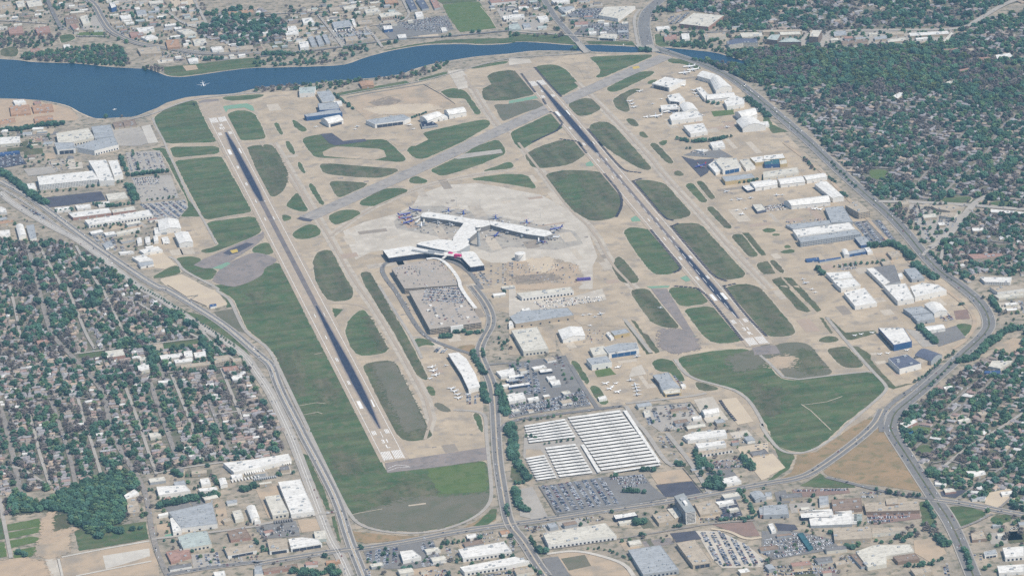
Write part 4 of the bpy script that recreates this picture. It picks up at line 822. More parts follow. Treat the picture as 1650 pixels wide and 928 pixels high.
        lo = [min(p[i] for p in P) for i in (0, 1)]; hi = [max(p[i] for p in P) for i in (0, 1)]
        while nu > 0 and tries < 80:
            tries += 1; x, y = R.uniform(lo[0], hi[0]), R.uniform(lo[1], hi[1])
            if all((Vector((x, y))-e[0]).dot(-e[3]) > 4 for e in E) or (len(P) > 4 and bool(inside(P, np.array([[x]]), np.array([[y]]))[0, 0])):
                o = link('roof_unit', unit_mesh(0 if A < 1500 else (1 if R.random() < .7 else 2)), root, (x, y, h-.6)); o.rotation_euler.z = ang; nu -= 1
    c0 = Vector((cx, cyy)); front = []
    for e in E:
        mid = (e[0]+e[1])/2+c0; f = e[3].dot((CAMV-mid).normalized())
        if f > .12: front.append((f*e[4], e))
    front.sort(key=lambda t: -t[0])
    if not front: return root
    left = [f for f in front if f[1][3].x < -.3]; seg = None
    def row(e, w, hh, z, gap, m_, name, cap=40, off=.06):
        n = int((e[4]-2)/(w+gap))
        if n < 1: return
        n = min(n, cap); s = (e[4]-n*(w+gap))/2
        for k in range(n):
            q = e[0]+e[2]*(s+(k+.5)*(w+gap))+e[3]*off; o = link(name, panel_mesh(w, hh, m_), root, (q.x, q.y, z)); o.rotation_euler.z = math.atan2(e[2].y, e[2].x)
    if 'D' in opt or 'B' in opt: e = front[0][1]; row(e, min(14, max(5, e[4]/4)), h*.72, gzz, .5, 'dark_glass' if 'D' in opt else 'blue_door', 'hangar_door', 10)
    if 'L' in opt and left: e = left[0][1]; row(e, min(14, max(5, e[4]/5)), h*.78, gzz, .4, 'dark_glass', 'hangar_door', 12)
    if 'W' in opt:
        nf = max(1, int(h/3.8))
        for _, e in front[:2]:
            mb = MB()
            for fl in range(nf):
                z = 1.3+fl*(h-1)/nf; x = 1.5
                while x < e[4]-3:
                    a = e[0]+e[2]*x+e[3]*.05; b = a+e[2]*2.6
                    mb.face([(a.x, a.y, z), (b.x, b.y, z), (b.x, b.y, z+1.7), (a.x, a.y, z+1.7)]); x += 4.2
            if mb.f: tag(mb.build('windows', 'dark_glass', root), kind='stuff')
    if 'K' in opt: row(front[0][1], 3.6, 3.8, gzz+.9, 4.5, 'dark_glass', 'loading_door', 24)
    if not any(k in opt for k in 'DBLWKP'):
        row(front[0][1], 4, min(4, h*.6), gzz, 18, 'metal_unit' if rc != 'g' else 'dark_glass', 'door', 6)
    return root
mat('blue_door', (.035, .10, .21), (.03, .08, .18), .1)
BUILD = '''
00|80,636 150,630 166,648 95,660|7|wF|w|w|white works shed at the top of the orange yard
00|60,672 185,664 196,716 70,728|6|wF|o|o|orange roofed works hall, upper left of the orange yard
00|200,668 330,658 340,698 214,710|6|wF|o|o|orange roofed works hall, upper right of the orange yard
00|0,762 92,746 100,774 0,792|6|wF|o|t|orange works hall at the left edge of the picture
00|215,742 332,730 338,758 220,770|6|wF|o|o|long orange works hall nearest the tree line
00|210,645 255,640 262,655 220,662|6|wF|r|t|small reddish shed near the lake corner
00|355,845 560,812 600,872 440,902 368,904|12|wFK|c|c|cream roofed big warehouse left of the grey one
00|578,802 700,790 724,862 602,878|13|wF|g|g|square grey roofed block beside the cream warehouse
00|0,870 125,864 130,903 0,915|8|wF|w|c|white roofed shed at the left edge below the works yard
p|118,237 152,226 184,220 191,233 152,243|14|wFK|g|w|wide grey roofed warehouse with white front, left side
01|345,0 468,0 478,38 362,48|13|hFD|g|w|grey block with a dark blue door beside the wide warehouse
00|712,776 768,770 788,803 726,811|6|wF|b|t|brown roofed shed right of the big grey warehouse
00|776,766 850,756 868,795 790,802|6|wF|b|t|second brown roofed shed beside the fence
00|690,20 722,16 738,44 706,54|14|oF|w|l|white topped cube beside the far avenue
00|505,110 550,96 572,148 526,156|7|wF|c|c|cream shed in the far lot beside the avenue
00|755,100 826,94 832,118 770,124|7|wF|w|w|low white shed right of the far avenue
00|862,180 972,168 978,190 880,205|8|wF|w|w|white warehouse in the far strip, left of centre
00|1118,195 1198,184 1246,210 1170,222|8|wF|c|c|cream warehouse below the far tree belt
00|868,308 1010,294 1022,336 890,344|8|sF|t|t|tan roofed store above the lakeside wood
00|1333,300 1400,294 1418,314 1345,322|8|wF|w|w|small white hall right of the tan store
00|1175,142 1290,130 1296,148 1186,156|7|wF|t|w|thin tan and white far shed
00|818,208 900,198 906,224 830,235|7|wF|r|r|pinkish far shed near the avenue bend
00|890,236 962,220 1000,238 930,255|7|wF|w|w|white far shed beside the pinkish one
00|1048,256 1130,250 1140,298 1060,304|8|sF|o|o|orange far building below the cream warehouse
00|1220,252 1300,244 1310,272 1230,280|7|wF|c|w|cream far shed above the small white hall
00|1448,300 1600,288 1606,312 1460,322|6|aF|t|t|long tan far block right of the white hall
00|1190,376 1250,369 1256,394 1200,400|5|sG|w|w|little white roofed pavilion by the lake park
00|98,12 150,4 160,42 114,50|8|aF|c|t|cream far block in the upper left corner, middle one
00|165,8 258,-4 272,36 182,48|8|aF|c|t|cream far block in the upper left corner, right one
00|0,20 70,10 80,48 0,66|8|aF|t|t|tan far block in the upper left corner, left one
00|50,178 140,166 150,212 60,216|8|aF|r|r|left one of the two brick far blocks
00|220,178 310,166 320,204 236,212|8|aF|r|r|right one of the two brick far blocks
00|410,102 478,96 500,148 420,158|8|aF|b|t|brownish far block between the streets, top left
00|1430,78 1598,62 1608,80 1442,92|6|aF|o|t|orange tan far strip at the top
00|400,285 440,280 448,300 405,306|6|sF|w|w|white park building on the far shore
00|190,312 250,304 256,325 196,332|6|sF|r|t|reddish park building on the far shore
00|940,10 1030,2 1036,20 950,28|7|wF|c|c|far cream shed, top middle left
00|860,70 920,62 930,90 870,96|7|wF|g|w|far grey shed, top middle left
00|700,140 760,132 766,150 706,156|6|wF|t|t|far tan shed by the avenue
00|450,120 498,176 470,190 430,140|7|aF|r|w|far pink and white block in a row
10|284,556 388,548 380,588 284,594|12|hF|e|w|pale green roofed hangar below the lake road
10|392,582 480,573 512,618 500,645 430,648|10|oFW|g|c|grey roofed terminal block by the blue hangar
10|500,642 550,638 556,656 512,664|8|oF|w|w|small white block above the blue hangar
10|400,656 520,648 542,690 412,700|13|hF|g|l|grey roofed back half of the blue hangar
10|315,728 530,688 556,714 330,742|12|hFBP|g|l|blue walled hangar with long grey roof
10|420,755 520,736 562,762 470,785|11|hAD|w|w|white arched hangar with dark door beside the blue hangar
10|705,762 940,725 988,748 952,764 762,788|12|hFD|g|w|long grey roofed hangar with two dark doors below the bare field
10|1045,742 1130,716 1195,730 1095,768|12|hA|w|w|white arched hangar by the bare field, left one
10|1200,702 1310,684 1342,710 1232,730|12|hA|w|w|white arched hangar by the bare field, right one
10|1150,735 1215,722 1225,745 1170,755|7|hF|w|w|low white link between two arched hangars
10|1050,772 1118,764 1162,790 1062,805|7|oFW|k|g|dark glass pavilion in front of the white arched hangar
10|660,520 750,514 756,543 680,550|7|sG|o|o|orange roofed house among trees by the lakeside
10|696,62 780,51 800,74 706,85|8|wF|c|c|cream far hall left of the tan one
10|785,90 900,71 940,92 802,113|10|wFK|c|t|long cream far warehouse with a shaded front
10|815,166 868,162 876,184 820,190|10|sF|w|l|white cube with dark sides above the lake
10|904,222 958,217 964,240 912,243|7|sF|w|g|small white far shop near the shore
10|1015,80 1060,74 1072,104 1026,110|8|wF|w|w|small white far shed amid the dark rows
10|650,132 745,125 752,150 660,156|7|wF|t|t|low tan far shed below the cream hall
10|490,142 600,128 622,165 506,180|8|wFD|g|w|grey far warehouse with dark bays
10|610,122 630,120 645,160 628,165|7|wF|w|w|thin white far shed beside the dark bays
10|280,267 340,262 346,298 290,304|9|wF|w|w|white far hall left of three grey rows
10|570,236 650,230 660,258 580,265|7|wF|t|t|tan far shed near the shore trees
10|338,236 370,230 396,285 362,291|6|wF|g|g|first of three long grey far sheds
10|384,230 415,224 442,280 408,286|6|wF|g|g|second of three long grey far sheds
10|428,223 456,218 482,268 454,274|6|wF|g|g|third of three long grey far sheds
10|1020,0 1070,-6 1105,54 1062,60|6|wF|s|g|right one of two dark blue roofed far sheds
10|955,0 1000,-5 1032,60 992,66|6|wF|s|g|left one of two dark blue roofed far sheds
10|1110,-5 1150,-10 1178,48 1140,56|6|wF|r|g|reddish far shed beside the dark blue sheds
10|1482,-4 1640,-12 1652,8 1500,22|8|wF|r|w|pinkish far warehouse at the top edge
10|1570,104 1652,94 1652,113 1580,124|7|wFK|w|w|long white far shed by the playing field
10|192,200 270,190 280,214 200,222|7|aF|w|w|white far block in the tree gap
10|560,42 640,34 648,55 570,62|7|aF|c|c|cream far block at the edge of the trees
10|470,50 540,44 550,66 478,72|7|aF|t|t|tan far block at the edge of the trees
10|820,0 900,-6 910,18 830,24|7|wF|o|o|reddish far shed at the top edge
10|300,120 360,112 380,140 310,150|6|aF|w|w|white far apartments, upper row
10|210,170 260,164 280,200 215,205|6|aF|w|w|white far apartments, lower row
10|1180,178 1210,174 1222,196 1188,202|5|sF|w|g|small far hut by the lot
20|567,98 605,45 800,40 690,120|11|sF|c|w|large cream roofed store left of the far avenue
20|1078,152 1170,84 1360,100 1262,172|12|sF|c|r|largest pinkish roofed store right of the far avenue
20|563,240 600,215 685,218 672,246|8|sFD|c|w|cream roofed store just above the lake
20|415,141 500,138 502,157 418,160|6|sF|r|w|small pink and white shop in the far car park
20|0,96 94,90 100,108 0,118|8|wF|w|w|long white far shed left of the road
20|178,106 240,99 252,125 196,132|8|wF|w|w|white far shed beside the road to the bridge
20|312,50 400,40 416,50 350,80|9|wF|g|w|triangular grey roofed far hall
20|268,4 378,-2 385,10 290,22|8|wF|w|w|white far hall at the top edge
20|0,158 60,150 78,184 0,188|6|wF|e|e|pale green far shed at the shore road
20|930,171 1014,165 1020,182 940,190|6|sF|w|w|white shop right of the far avenue
20|85,150 130,148 140,175 95,178|6|wF|g|w|small grey far shed by the yard
20|1376,264 1440,244 1570,246 1576,272 1482,272 1392,286|13|aHW|s|c|slate roofed apartment block by the wooded creek
20|1462,210 1600,204 1608,230 1476,236|9|aF|c|c|cream far block behind the slate roofed apartments
20|1230,216 1370,206 1376,232 1240,240|9|aF|t|c|tan far block beside the slate roofed apartments
20|980,226 1060,220 1066,250 986,256|7|aF|r|t|pinkish far block near the bridge
20|1090,215 1140,212 1146,245 1098,250|9|aF|w|w|white far block between two tan ones
20|905,530 990,488 1120,508 1015,556|13|hFL|w|w|big white hangar with dark mouth, farthest on the right
20|1192,482 1250,456 1330,480 1275,505|12|hA|w|w|white arched hangar behind the parked airliners
20|1275,507 1335,487 1412,556 1310,576|12|hA|w|w|long white arched hangar by the boulevard, far end
20|1185,560 1216,551 1270,605 1240,628|9|hF|w|w|narrow white hangar pointing to the light jets
20|1250,602 1420,586 1432,614 1255,634|9|hG|w|w|long white hangar bar across the far ramp
20|1362,640 1430,602 1490,628 1490,658 1380,676|11|hF|w|w|broad white hangar next to the boulevard trees
20|1002,606 1078,590 1116,634 1080,648 1018,640|10|hFL|w|w|white double bay hangar in the middle of the far ramp
20|958,668 1060,660 1085,688 965,694|10|hFD|w|w|white hangar with dark open front, left of the ramp rows
20|1080,666 1160,656 1196,698 1110,710|12|hA|w|w|white arched hangar above the widest one
20|1016,738 1050,711 1200,705 1226,740 1030,766|12|hF|w|w|widest white hangar on the far ramp
20|1105,796 1230,780 1258,830 1150,848|11|hF|w|w|separate white hangar below the widest one
20|1430,712 1550,690 1572,724 1480,754|12|hA|w|w|upper one of two white hangars beside the boulevard
20|1440,768 1560,750 1626,800 1480,814|12|hAL|w|w|lower one of two white hangars beside the boulevard
20|1270,902 1350,890 1370,922 1284,926|9|hF|w|w|small white shed above the dark ramp
20|1580,775 1640,768 1650,795 1610,800|6|sF|w|w|small white building near the boulevard bend
20|1560,680 1600,672 1612,690 1575,700|5|dF|g|w|grey hut by the boulevard trees
30|20,250 50,220 110,220 88,258|16|oFW|e|b|pale roofed brown office block, left of three
30|96,268 140,246 200,246 240,268|17|oHW|e|b|brown office block with a pyramid roof
30|290,234 310,192 372,192 348,236|24|oFW|c|b|brown office tower with a cream roof
30|495,262 660,250 665,268 500,280|8|aF|b|t|long brown roofed block right of the office tower
30|790,206 890,200 892,218 795,224|7|aF|t|t|tan far strip beyond the wood, middle
30|700,236 780,226 784,246 706,254|7|aF|g|t|grey far strip beyond the wood
30|440,202 520,196 530,224 450,230|7|aF|g|t|grey block beside the office tower street
30|920,212 1170,198 1176,216 930,230|8|aF|w|t|long white and tan far strip
30|780,254 900,240 905,258 790,270|7|aF|c|t|cream far strip at the edge of the wood
30|1130,270 1190,205 1205,212 1150,275|7|aF|c|c|curving cream block at the wood corner
30|1470,350 1560,336 1582,360 1480,374|7|cF|w|t|white and tan building in the right trees, top
30|1350,366 1438,360 1440,378 1360,386|6|aF|r|t|pale pink building in the right trees
30|1240,442 1300,430 1312,446 1250,458|6|aF|r|t|reddish building in a forest clearing
30|1140,528 1200,505 1240,510 1180,540|7|aF|c|t|cream building in the forest
30|820,610 860,585 900,590 850,625|6|aF|w|t|white forest house with a drive
30|0,192 240,188 244,200 0,206|9|aG|t|t|row of far townhouses left of the tower
30|100,206 230,202 236,220 110,224|9|aG|c|t|second row of far townhouses
30|1140,310 1230,305 1236,322 1146,326|6|aF|r|t|pink block beyond the wood edge
30|1255,310 1330,306 1336,322 1260,328|6|aF|t|t|tan block beyond the wood edge
01|0,62 120,50 126,60 0,78|6|wF|l|l|long blue roofed shelter at the left edge
01|235,215 585,178 628,232 250,268|15|oFW|w|w|long white office wing with banded front
01|560,115 670,108 724,238 628,242 600,180|15|oF|w|w|white central office block of the left complex
01|685,115 744,110 778,198 722,213|14|oF|w|w|white block with a notch right of the central offices
01|170,262 216,255 230,288 186,300|9|sF|w|w|white hut left of the long office wing
01|670,326 790,312 812,350 686,364|5|wFP|c|c|low pale roofed block right of the dark car park
01|615,380 690,370 705,390 625,400|6|wF|w|w|small white shed in the trees, left complex
01|475,396 570,388 576,410 490,419|6|wF|w|w|white shed below the dark car park, right
01|345,411 440,403 446,424 360,432|6|wF|w|w|white shed below the dark car park, left
01|430,445 688,412 705,443 462,474|8|wF|w|r|white roofed warehouse with red brick walls, longer one
01|706,425 848,402 860,424 714,444|8|wF|c|r|cream roofed warehouse with red brick walls, shorter one
01|535,490 940,425 968,458 562,520|9|wFK|w|w|longest white warehouse between the highway and the airfield
01|1000,490 1125,485 1145,542 1010,558|10|hG|w|w|white ribbed hangar beside the beige apron
01|975,540 1008,535 1020,572 980,578|8|wF|w|w|white annex of the ribbed hangar
01|1105,575 1190,565 1222,630 1135,638|12|hG|w|w|white hangar with tall white front by the beige apron
01|735,565 885,535 888,554 740,580|6|wF|c|c|cream shed below the longest white warehouse
01|655,570 720,560 740,578 670,588|6|wF|w|g|small white shed below the longest warehouse
01|866,605 894,600 900,634 871,640|6|wG|w|w|first of three small white gabled sheds
01|918,600 948,597 953,632 922,637|6|wG|w|w|second of three small white gabled sheds
01|970,592 998,588 1004,624 976,628|6|wG|w|w|third of three small white gabled sheds
01|1022,600 1062,594 1076,625 1032,632|5|wF|w|w|low white canopy left of the tall fronted hangar
01|880,680 1000,655 1030,680 910,700|7|wF|w|w|flat white shed beside the sandy lot, top
01|835,725 910,708 970,740 880,755|7|wF|w|w|flat white shed beside the sandy lot, middle
01|870,762 965,750 972,768 890,785|6|wG|g|w|thin white shed beside the sandy lot, bottom
01|100,525 145,519 165,584 120,600|8|wA|w|w|white arched shed left of the highway
01|165,526 214,516 232,600 190,610|8|wF|g|w|grey topped shed left of the highway
01|0,556 60,550 66,580 0,590|7|wF|w|w|white shed at the left edge by the highway
01|0,500 80,488 86,500 0,514|7|wF|o|t|thin orange tan shed left of the highway
01|0,402 35,415 45,440 0,440|7|wF|w|w|white shed left of the highway at the picture edge
01|650,640 700,620 720,650 670,670|5|sF|g|w|grey hut among vans by the highway
01|750,690 840,684 850,694 760,702|5|dF|w|w|thin white shed by the highway, lower
01|990,560 1050,556 1056,570 1000,575|5|dF|g|g|low grey shed below the ribbed hangar
21|1305,112 1340,95 1440,100 1470,150 1355,172|14|hFB|c|w|cream roofed hangar with blue front by the dark ramp
21|1262,140 1300,115 1350,170 1310,192|8|hF|w|w|white lean-to left of the blue fronted hangar
21|1460,110 1520,104 1560,150 1500,165|8|hF|c|w|cream annex right of the blue fronted hangar
21|1525,95 1640,80 1656,115 1560,128|10|hF|w|y|white roofed hangar with yellow walls
21|1345,215 1540,195 1562,222 1370,248|10|hFP|g|y|grey roofed hangar with ochre walls
21|1525,252 1656,235 31:90,262 21:1560,288|9|hG|w|w|white hangar behind the little trees
21|1475,275 1530,265 1565,293 1510,306|6|oFW|w|k|white office with dark walls in front of the hangar row
21|1540,392 1600,388 1630,424 1572,436|7|oFW|c|s|small cream terminal with slate walls on the jet ramp
21|1280,6 1350,0 1370,28 1290,34|7|hF|w|w|white shed above the grey lot
21|1172,45 1220,40 1262,44 1230,56|4|dF|w|w|long white trailer shed by the grey lot
31|0,82 125,70 140,98 0,110|11|hF|w|y|white hangar above the blue box
31|5,112 100,104 102,135 8,140|10|hF|n|l|blue grey box hangar in the right row
31|102,112 148,106 152,132 106,138|9|hF|c|y|cream box beside the blue box hangar
31|0,186 215,156 226,188 0,222|8|hF|c|c|long cream hangar row, upper
31|88,232 240,212 264,248 110,266|9|hG|w|w|white hangar row, middle section
31|0,248 78,236 90,264 0,280|9|hG|w|w|white hangar row, left section
31|250,212 380,193 404,216 276,238|10|hG|w|w|white hangar row, right section
31|325,262 400,246 510,344 440,354|11|hG|w|w|white hangar standing across the end of the row
31|130,376 400,338 424,376 178,400|10|hA|w|w|long white ribbed arched hangar above the maintenance base
31|518,396 598,366 678,432 604,444|17|oFW|t|t|tan multi-storey office block by the boulevard
31|185,552 545,505 580,545 216,594|12|fF|w|w|white upper roof of the maintenance base
31|217,602 590,550 622,576 236,630|13|hFW|g|g|grey main hangar of the maintenance base with windowed front
31|390,412 505,400 566,500 430,505|9|fF|g|g|grey back hall of the maintenance base
31|140,520 420,490 432,512 190,548|7|fF|g|g|dark equipment court roof of the maintenance base
31|577,600 640,590 690,640 617,650|8|fF|g|l|grey annex with blue side of the maintenance base
31|265,735 350,725 356,740 275,748|5|dF|l|l|blue roofed shed on the ramp below the maintenance base
31|350,745 490,722 492,730 356,754|4|dF|l|g|thin blue shed on the ramp
31|495,676 530,676 545,712 512,712|8|dA|w|w|small white arched shelter
31|520,692 640,670 652,688 540,708|7|hF|g|l|grey shed with blue front right of the arched shelter
31|640,666 670,660 692,690 660,694|7|hF|w|w|white end of the grey shed
31|780,690 850,682 880,714 812,728|7|oF|t|t|tan building among trees by the boulevard
31|395,822 545,815 570,853 440,866|10|hF|w|w|upper white hangar of the twin pair
31|440,872 575,858 616,900 32:492,18 32:470,0|11|hG|w|w|middle white hangar of the twin pair
32|510,45 640,14 720,108 580,130|10|hF|w|w|lowest white hangar of the twin pair
31|652,796 700,792 800,880 760,900|10|hF|w|w|white wing slanting off the twin hangars
31|690,790 830,772 870,880 780,900|9|hFP|x|g|charcoal roofed middle of the jet centre
31|790,902 900,890 32:955,82 32:850,98 32:760,0|12|hG|w|w|white hangar right of the tan ramp
31|930,910 1010,886 1105,898 32:1160,28 32:960,70|13|hA|w|w|broad white arched hangar beside the boulevard
31|890,800 962,790 1020,854 940,864|9|hF|g|g|square grey hangar roof by the boulevard trees
31|845,826 876,823 886,845 856,850|7|hF|w|w|small white cube roof in the jet centre
31|740,745 800,738 812,770 760,776|6|dF|t|t|tan shed in the bare yard
31|1010,456 1090,448 1100,470 1015,478|8|sF|c|t|cream store in the shopping centre, left
31|1060,400 1200,390 1272,410 1182,434 1100,420|8|sF|t|t|biggest tan store of the shopping centre
31|1130,440 1230,440 1202,476 1120,462|8|sF|t|c|tan store in the shopping centre, lower
31|985,390 1050,386 1056,400 992,405|7|sF|t|c|tan store at the top of the shopping centre
31|1370,850 1572,850 1562,884 1402,880|8|sFW|w|w|long white hall at the right edge
31|870,370 920,366 925,390 880,395|6|sF|t|t|small tan shop by the boulevard
31|1290,705 1510,700 1515,722 1330,735|7|aF|r|t|long pinkish block in the right trees
31|1320,540 1390,535 1396,555 1326,560|6|aF|w|t|pale block in the right trees
31|1440,420 1560,430 1650,440 1650,452 1440,440|6|aF|w|t|row of pale roofs right of the crossroads
32|885,146 1000,130 1058,168 940,184|10|hF|g|g|grey green hangar, upper left of four
32|1020,120 1120,114 1165,164 1082,178|10|hA|w|w|white arched hangar, upper right of four
32|942,190 1070,174 1086,210 975,226|9|hF|g|g|grey hangar, lower left of four
32|1012,262 1130,246 1152,272 1050,288|7|hG|w|w|white shed beside a row of trees
32|728,268 888,268 940,352 826,376|15|hFBL|w|l|white roofed hangar with blue walls
32|790,460 910,435 1000,493 862,528|13|hF|s|w|slate roofed hangar with white walls and green glass
32|960,440 1040,406 1132,440 1062,480|10|hA|s|g|slate arched hangar beside the boulevard
32|960,466 1002,452 1050,472 1002,492|9|oFP|t|t|round tan link between the slate hangars
32|1432,10 1650,-4 1650,18 1482,42|9|sF|t|w|big tan roofed store at the right edge
32|1460,60 1650,46 1650,60 1490,82|5|sF|c|c|cream store at the right edge below the tan one
32|1425,510 1450,474 1582,474 1500,524|7|wF|c|c|cream sheds in the right neighbourhood
32|1402,538 1502,536 1496,556 1398,552|4|dF|l|l|dark blue shade roof by the cream sheds
32|862,872 958,846 976,860 902,898|7|sF|w|r|white and red roofed building above the swimming pool
32|1228,850 1300,835 1312,848 1240,862|6|sF|c|w|cream building in the right neighbourhood
32|1140,640 1195,632 1200,645 1148,655|6|sF|w|w|white roofed block beside the boulevard trees
32|1350,800 1400,795 1440,810 1380,822|6|aF|t|t|tan roofed block amid the right trees
22|50,48 390,8 410,34 82,74|10|wFK|c|w|long cream cargo shed beside the building site
22|80,146 130,140 136,156 86,162|6|sF|w|w|small white office left of the grey hangar
22|5,196 82,160 372,140 412,186 42,242|11|wF|g|t|long light grey roofed cargo hangar
22|15,282 180,262 250,398 92,416|12|wFK|c|c|large cream warehouse with a dark front
22|0,225 20,222 30,250 0,258|8|wF|w|w|white corner of a shed at the loop road
22|312,282 458,262 482,318 342,343|9|wG|w|w|square white ribbed warehouse in the middle
22|645,290 740,272 765,296 668,315|9|wF|g|y|grey roofed shed with ochre wall
22|615,300 634,292 665,328 645,336|6|wF|w|w|small white shed left of the ochre wall
22|510,396 600,380 640,428 535,443|9|oF|c|c|cream flat block left of the blue hangar doors
22|600,390 690,366 808,360 824,402 632,430|12|hFB|g|w|grey roofed hangar with long blue doors
22|490,462 620,445 652,484 525,503|13|hF|g|w|grey roofed hangar with tall white front above a lawn
22|910,566 1010,548 1040,596 955,618|11|hFL|g|g|grey metal hangar by the rounded lawn
22|955,624 1042,602 1085,648 975,662|9|hG|g|w|white and grey middle of the metal hangar
22|976,668 1085,656 1090,676 990,688|7|hFD|c|y|cream shed at the foot of the metal hangar
22|190,530 270,525 276,540 200,550|6|sFD|w|k|white car wash canopy, upper
22|235,575 290,570 298,590 250,598|6|sF|w|w|white hut in the rental lots, upper
22|255,602 320,595 330,624 275,632|6|sF|w|g|white hut in the rental lots, lower
22|0,572 90,560 96,570 0,586|6|sFD|w|l|white rental canopy with blue edge, upper
22|0,594 60,588 66,600 0,608|6|sFD|g|l|grey rental canopy with blue edge
22|0,632 130,612 134,624 0,644|6|sFD|w|l|white rental canopy with blue edge, lower
22|0,692 90,675 108,714 0,732|7|sF|w|w|white roofed rental hall
22|115,712 185,700 192,716 125,728|6|sF|w|w|small white rental hall right of the larger
12|1530,542 1640,520 1652,565 1560,575|7|sF|w|w|white rental building right of the street, upper
12|1590,592 1650,576 1650,600 1600,606|5|sFD|c|l|rental canopy right of the street
12|1595,692 1650,676 1650,728 1612,734|7|sF|w|w|white rental building right of the street, lower
12|1560,630 1610,620 1616,634 1570,642|5|sF|w|w|small white shed between two rental buildings
22|1085,626 1110,618 1122,634 1096,642|5|dF|w|w|small white hut by the perimeter corner
22|1160,830 1215,820 1222,838 1166,846|5|sF|w|w|small white shed in the pale yard
22|1215,790 1320,774 1332,802 1240,818|8|wA|w|w|white tent hall in the pale yard
22|850,790 890,784 896,812 860,820|6|sF|c|w|cream hut in the vehicle yard
22|562,705 610,694 622,712 572,722|6|dF|w|w|white hut at the lawn corner
23|1100,40 1180,14 1368,-2 1382,36 1132,68|8|wF|w|w|white warehouse right of the canopies, upper
23|1180,86 1360,66 1376,92 1200,116|8|wF|w|w|white warehouse right of the canopies, lower
23|1215,140 1410,112 1420,128 1226,158|6|wFK|t|w|thin tan warehouse right of the canopies
23|1340,312 1440,290 1472,324 1370,344|7|sF|w|w|white shop among the yard cars
23|660,540 800,520 816,542 675,566|7|oFD|w|k|white roofed office with dark windows by the wide street
23|690,580 800,565 806,580 700,596|5|wF|c|c|low cream shed below the dark windowed office
23|905,532 1010,515 1056,568 950,592|7|oF|t|t|tan flat block left of the tower
23|1000,500 1070,490 1096,546 1052,562|8|oF|c|t|cream flat block touching the tower
23|1172,466 1290,445 1350,518 1212,538|6|oF|t|t|tan low wing right of the tower
23|1305,456 1418,440 1426,458 1330,478|6|oF|w|w|white entrance roof above the dark lot
23|215,655 610,590 682,668 250,728|10|wFK|c|w|longest cream warehouse below the big car lot
23|755,760 960,730 1076,884 850,915|9|wFK|g|g|light grey warehouse at the bottom
23|1060,716 1180,695 1284,838 1165,856|9|wFD|t|t|beige warehouse beside the curved car lot
23|1525,400 1590,388 1630,428 1560,444|7|wG|g|g|grey gabled shed by the wide street
23|1580,492 1650,476 1650,530 1590,538|8|wF|g|r|grey roofed hall with a pink wall
13|1290,756 1580,706 1630,768 1320,812|9|wFK|w|w|long white warehouse, upper of two below the crossroads
13|1300,868 1650,802 23:130,828 23:0,856 13:1330,900|9|wFK|w|w|long white warehouse, lower of two below the crossroads
23|30,880 140,862 160,895 50,915|7|wF|t|c|tan shed at the bottom below the long warehouses
33|0,480 150,470 162,532 0,540|9|wF|g|g|light grey hall beside the brick lot
33|235,530 440,515 446,548 240,556|7|sFD|w|k|white dealership canopy with black front
33|230,512 440,500 560,510 562,530 446,516|6|sF|w|w|white flat strip above the black front
33|290,562 560,520 562,596 300,606|6|sF|w|g|white parking deck roof of the dealership
33|430,442 620,430 626,496 440,512|8|sF|b|b|brown roofed hall of the dealership
33|352,420 410,418 415,470 356,478|6|sF|g|w|grey green roofed hall left of the brown one
33|636,462 980,448 990,508 650,518|8|sF|t|b|long tan roofed hall, upper row
33|772,434 850,430 856,468 780,474|11|sF|t|b|raised tan block on the long hall
33|440,622 680,608 690,655 680,686 450,698|8|sF|t|t|tan roofed hall, left of the lower row
33|690,622 890,612 908,634 690,658|8|sF|t|c|tan roofed hall with rounded front, lower row
33|585,770 700,730 928,725 955,768 780,798 780,848 660,868|8|cF|c|c|sprawling cream roofed building at the bottom right
33|820,802 960,780 990,816 852,836|7|cF|b|b|brown roofed block beside the sprawling building
33|930,880 1060,866 1072,896 962,920|7|oF|t|t|tan roofed office at the bottom edge
33|30,596 60,590 82,638 52,644|6|dF|w|w|long white shed beside the dark ramp
33|215,656 250,650 316,744 286,758|5|sFP|n|n|teal shade canopy in the car lot
33|1140,372 1198,366 1222,388 1152,398|5|sF|c|r|cream and red corner shop by the crossroads
33|1500,392 1575,385 1582,404 1512,414|5|sF|w|w|white drive-in building right of the crossroads
33|1312,428 1410,420 1402,438 1322,442|5|sF|g|w|grey roofed strip right of the crossroads
33|1515,746 1650,736 1650,796 1532,808|9|wFK|w|w|white warehouse at the lower right edge
33|1395,772 1470,756 1482,786 1402,798|6|oFD|g|w|grey office with a black stripe at the lower right
33|1312,656 1390,632 1416,688 1322,698|6|oF|t|b|tan roofed office amid the lower right trees
33|1480,860 1650,850 1650,896 1492,906|7|wF|w|w|pale warehouse in the bottom right corner
33|1090,330 1160,340 1150,352 1085,345|5|sF|w|w|white strip roof beside the boulevard
33|1280,262 1400,258 1410,282 1330,300|6|aF|w|t|white roofed apartments in the lower right trees
33|10,395 50,392 56,420 14,424|6|wF|g|w|grey shed by the street, left of the brick lot
33|550,790 585,785 650,860 620,865|6|wF|b|g|brown shed left of the sprawling building
33|320,812 430,800 440,825 345,840|5|wF|x|g|charcoal roofed shed in the lower lots
33|450,832 520,824 530,850 462,860|6|wF|t|t|tan shed in the lower lots
03|1412,210 1620,186 1650,180 13:215,152 13:234,188 13:0,244 03:1480,268|9|fF|w|w|white ribbed factory hall by the highway
03|1460,286 1530,275 1536,298 1470,309|6|wF|w|w|white shed below the ribbed factory hall
13|150,330 290,312 380,515 232,535|10|fF|w|w|large white factory roof beside the highway
13|65,422 160,410 218,525 115,542|9|fFK|c|c|cream wing of the large white factory
13|0,488 20,560 40,575 0,580|8|wF|w|w|white arched end of a shed left of the factory
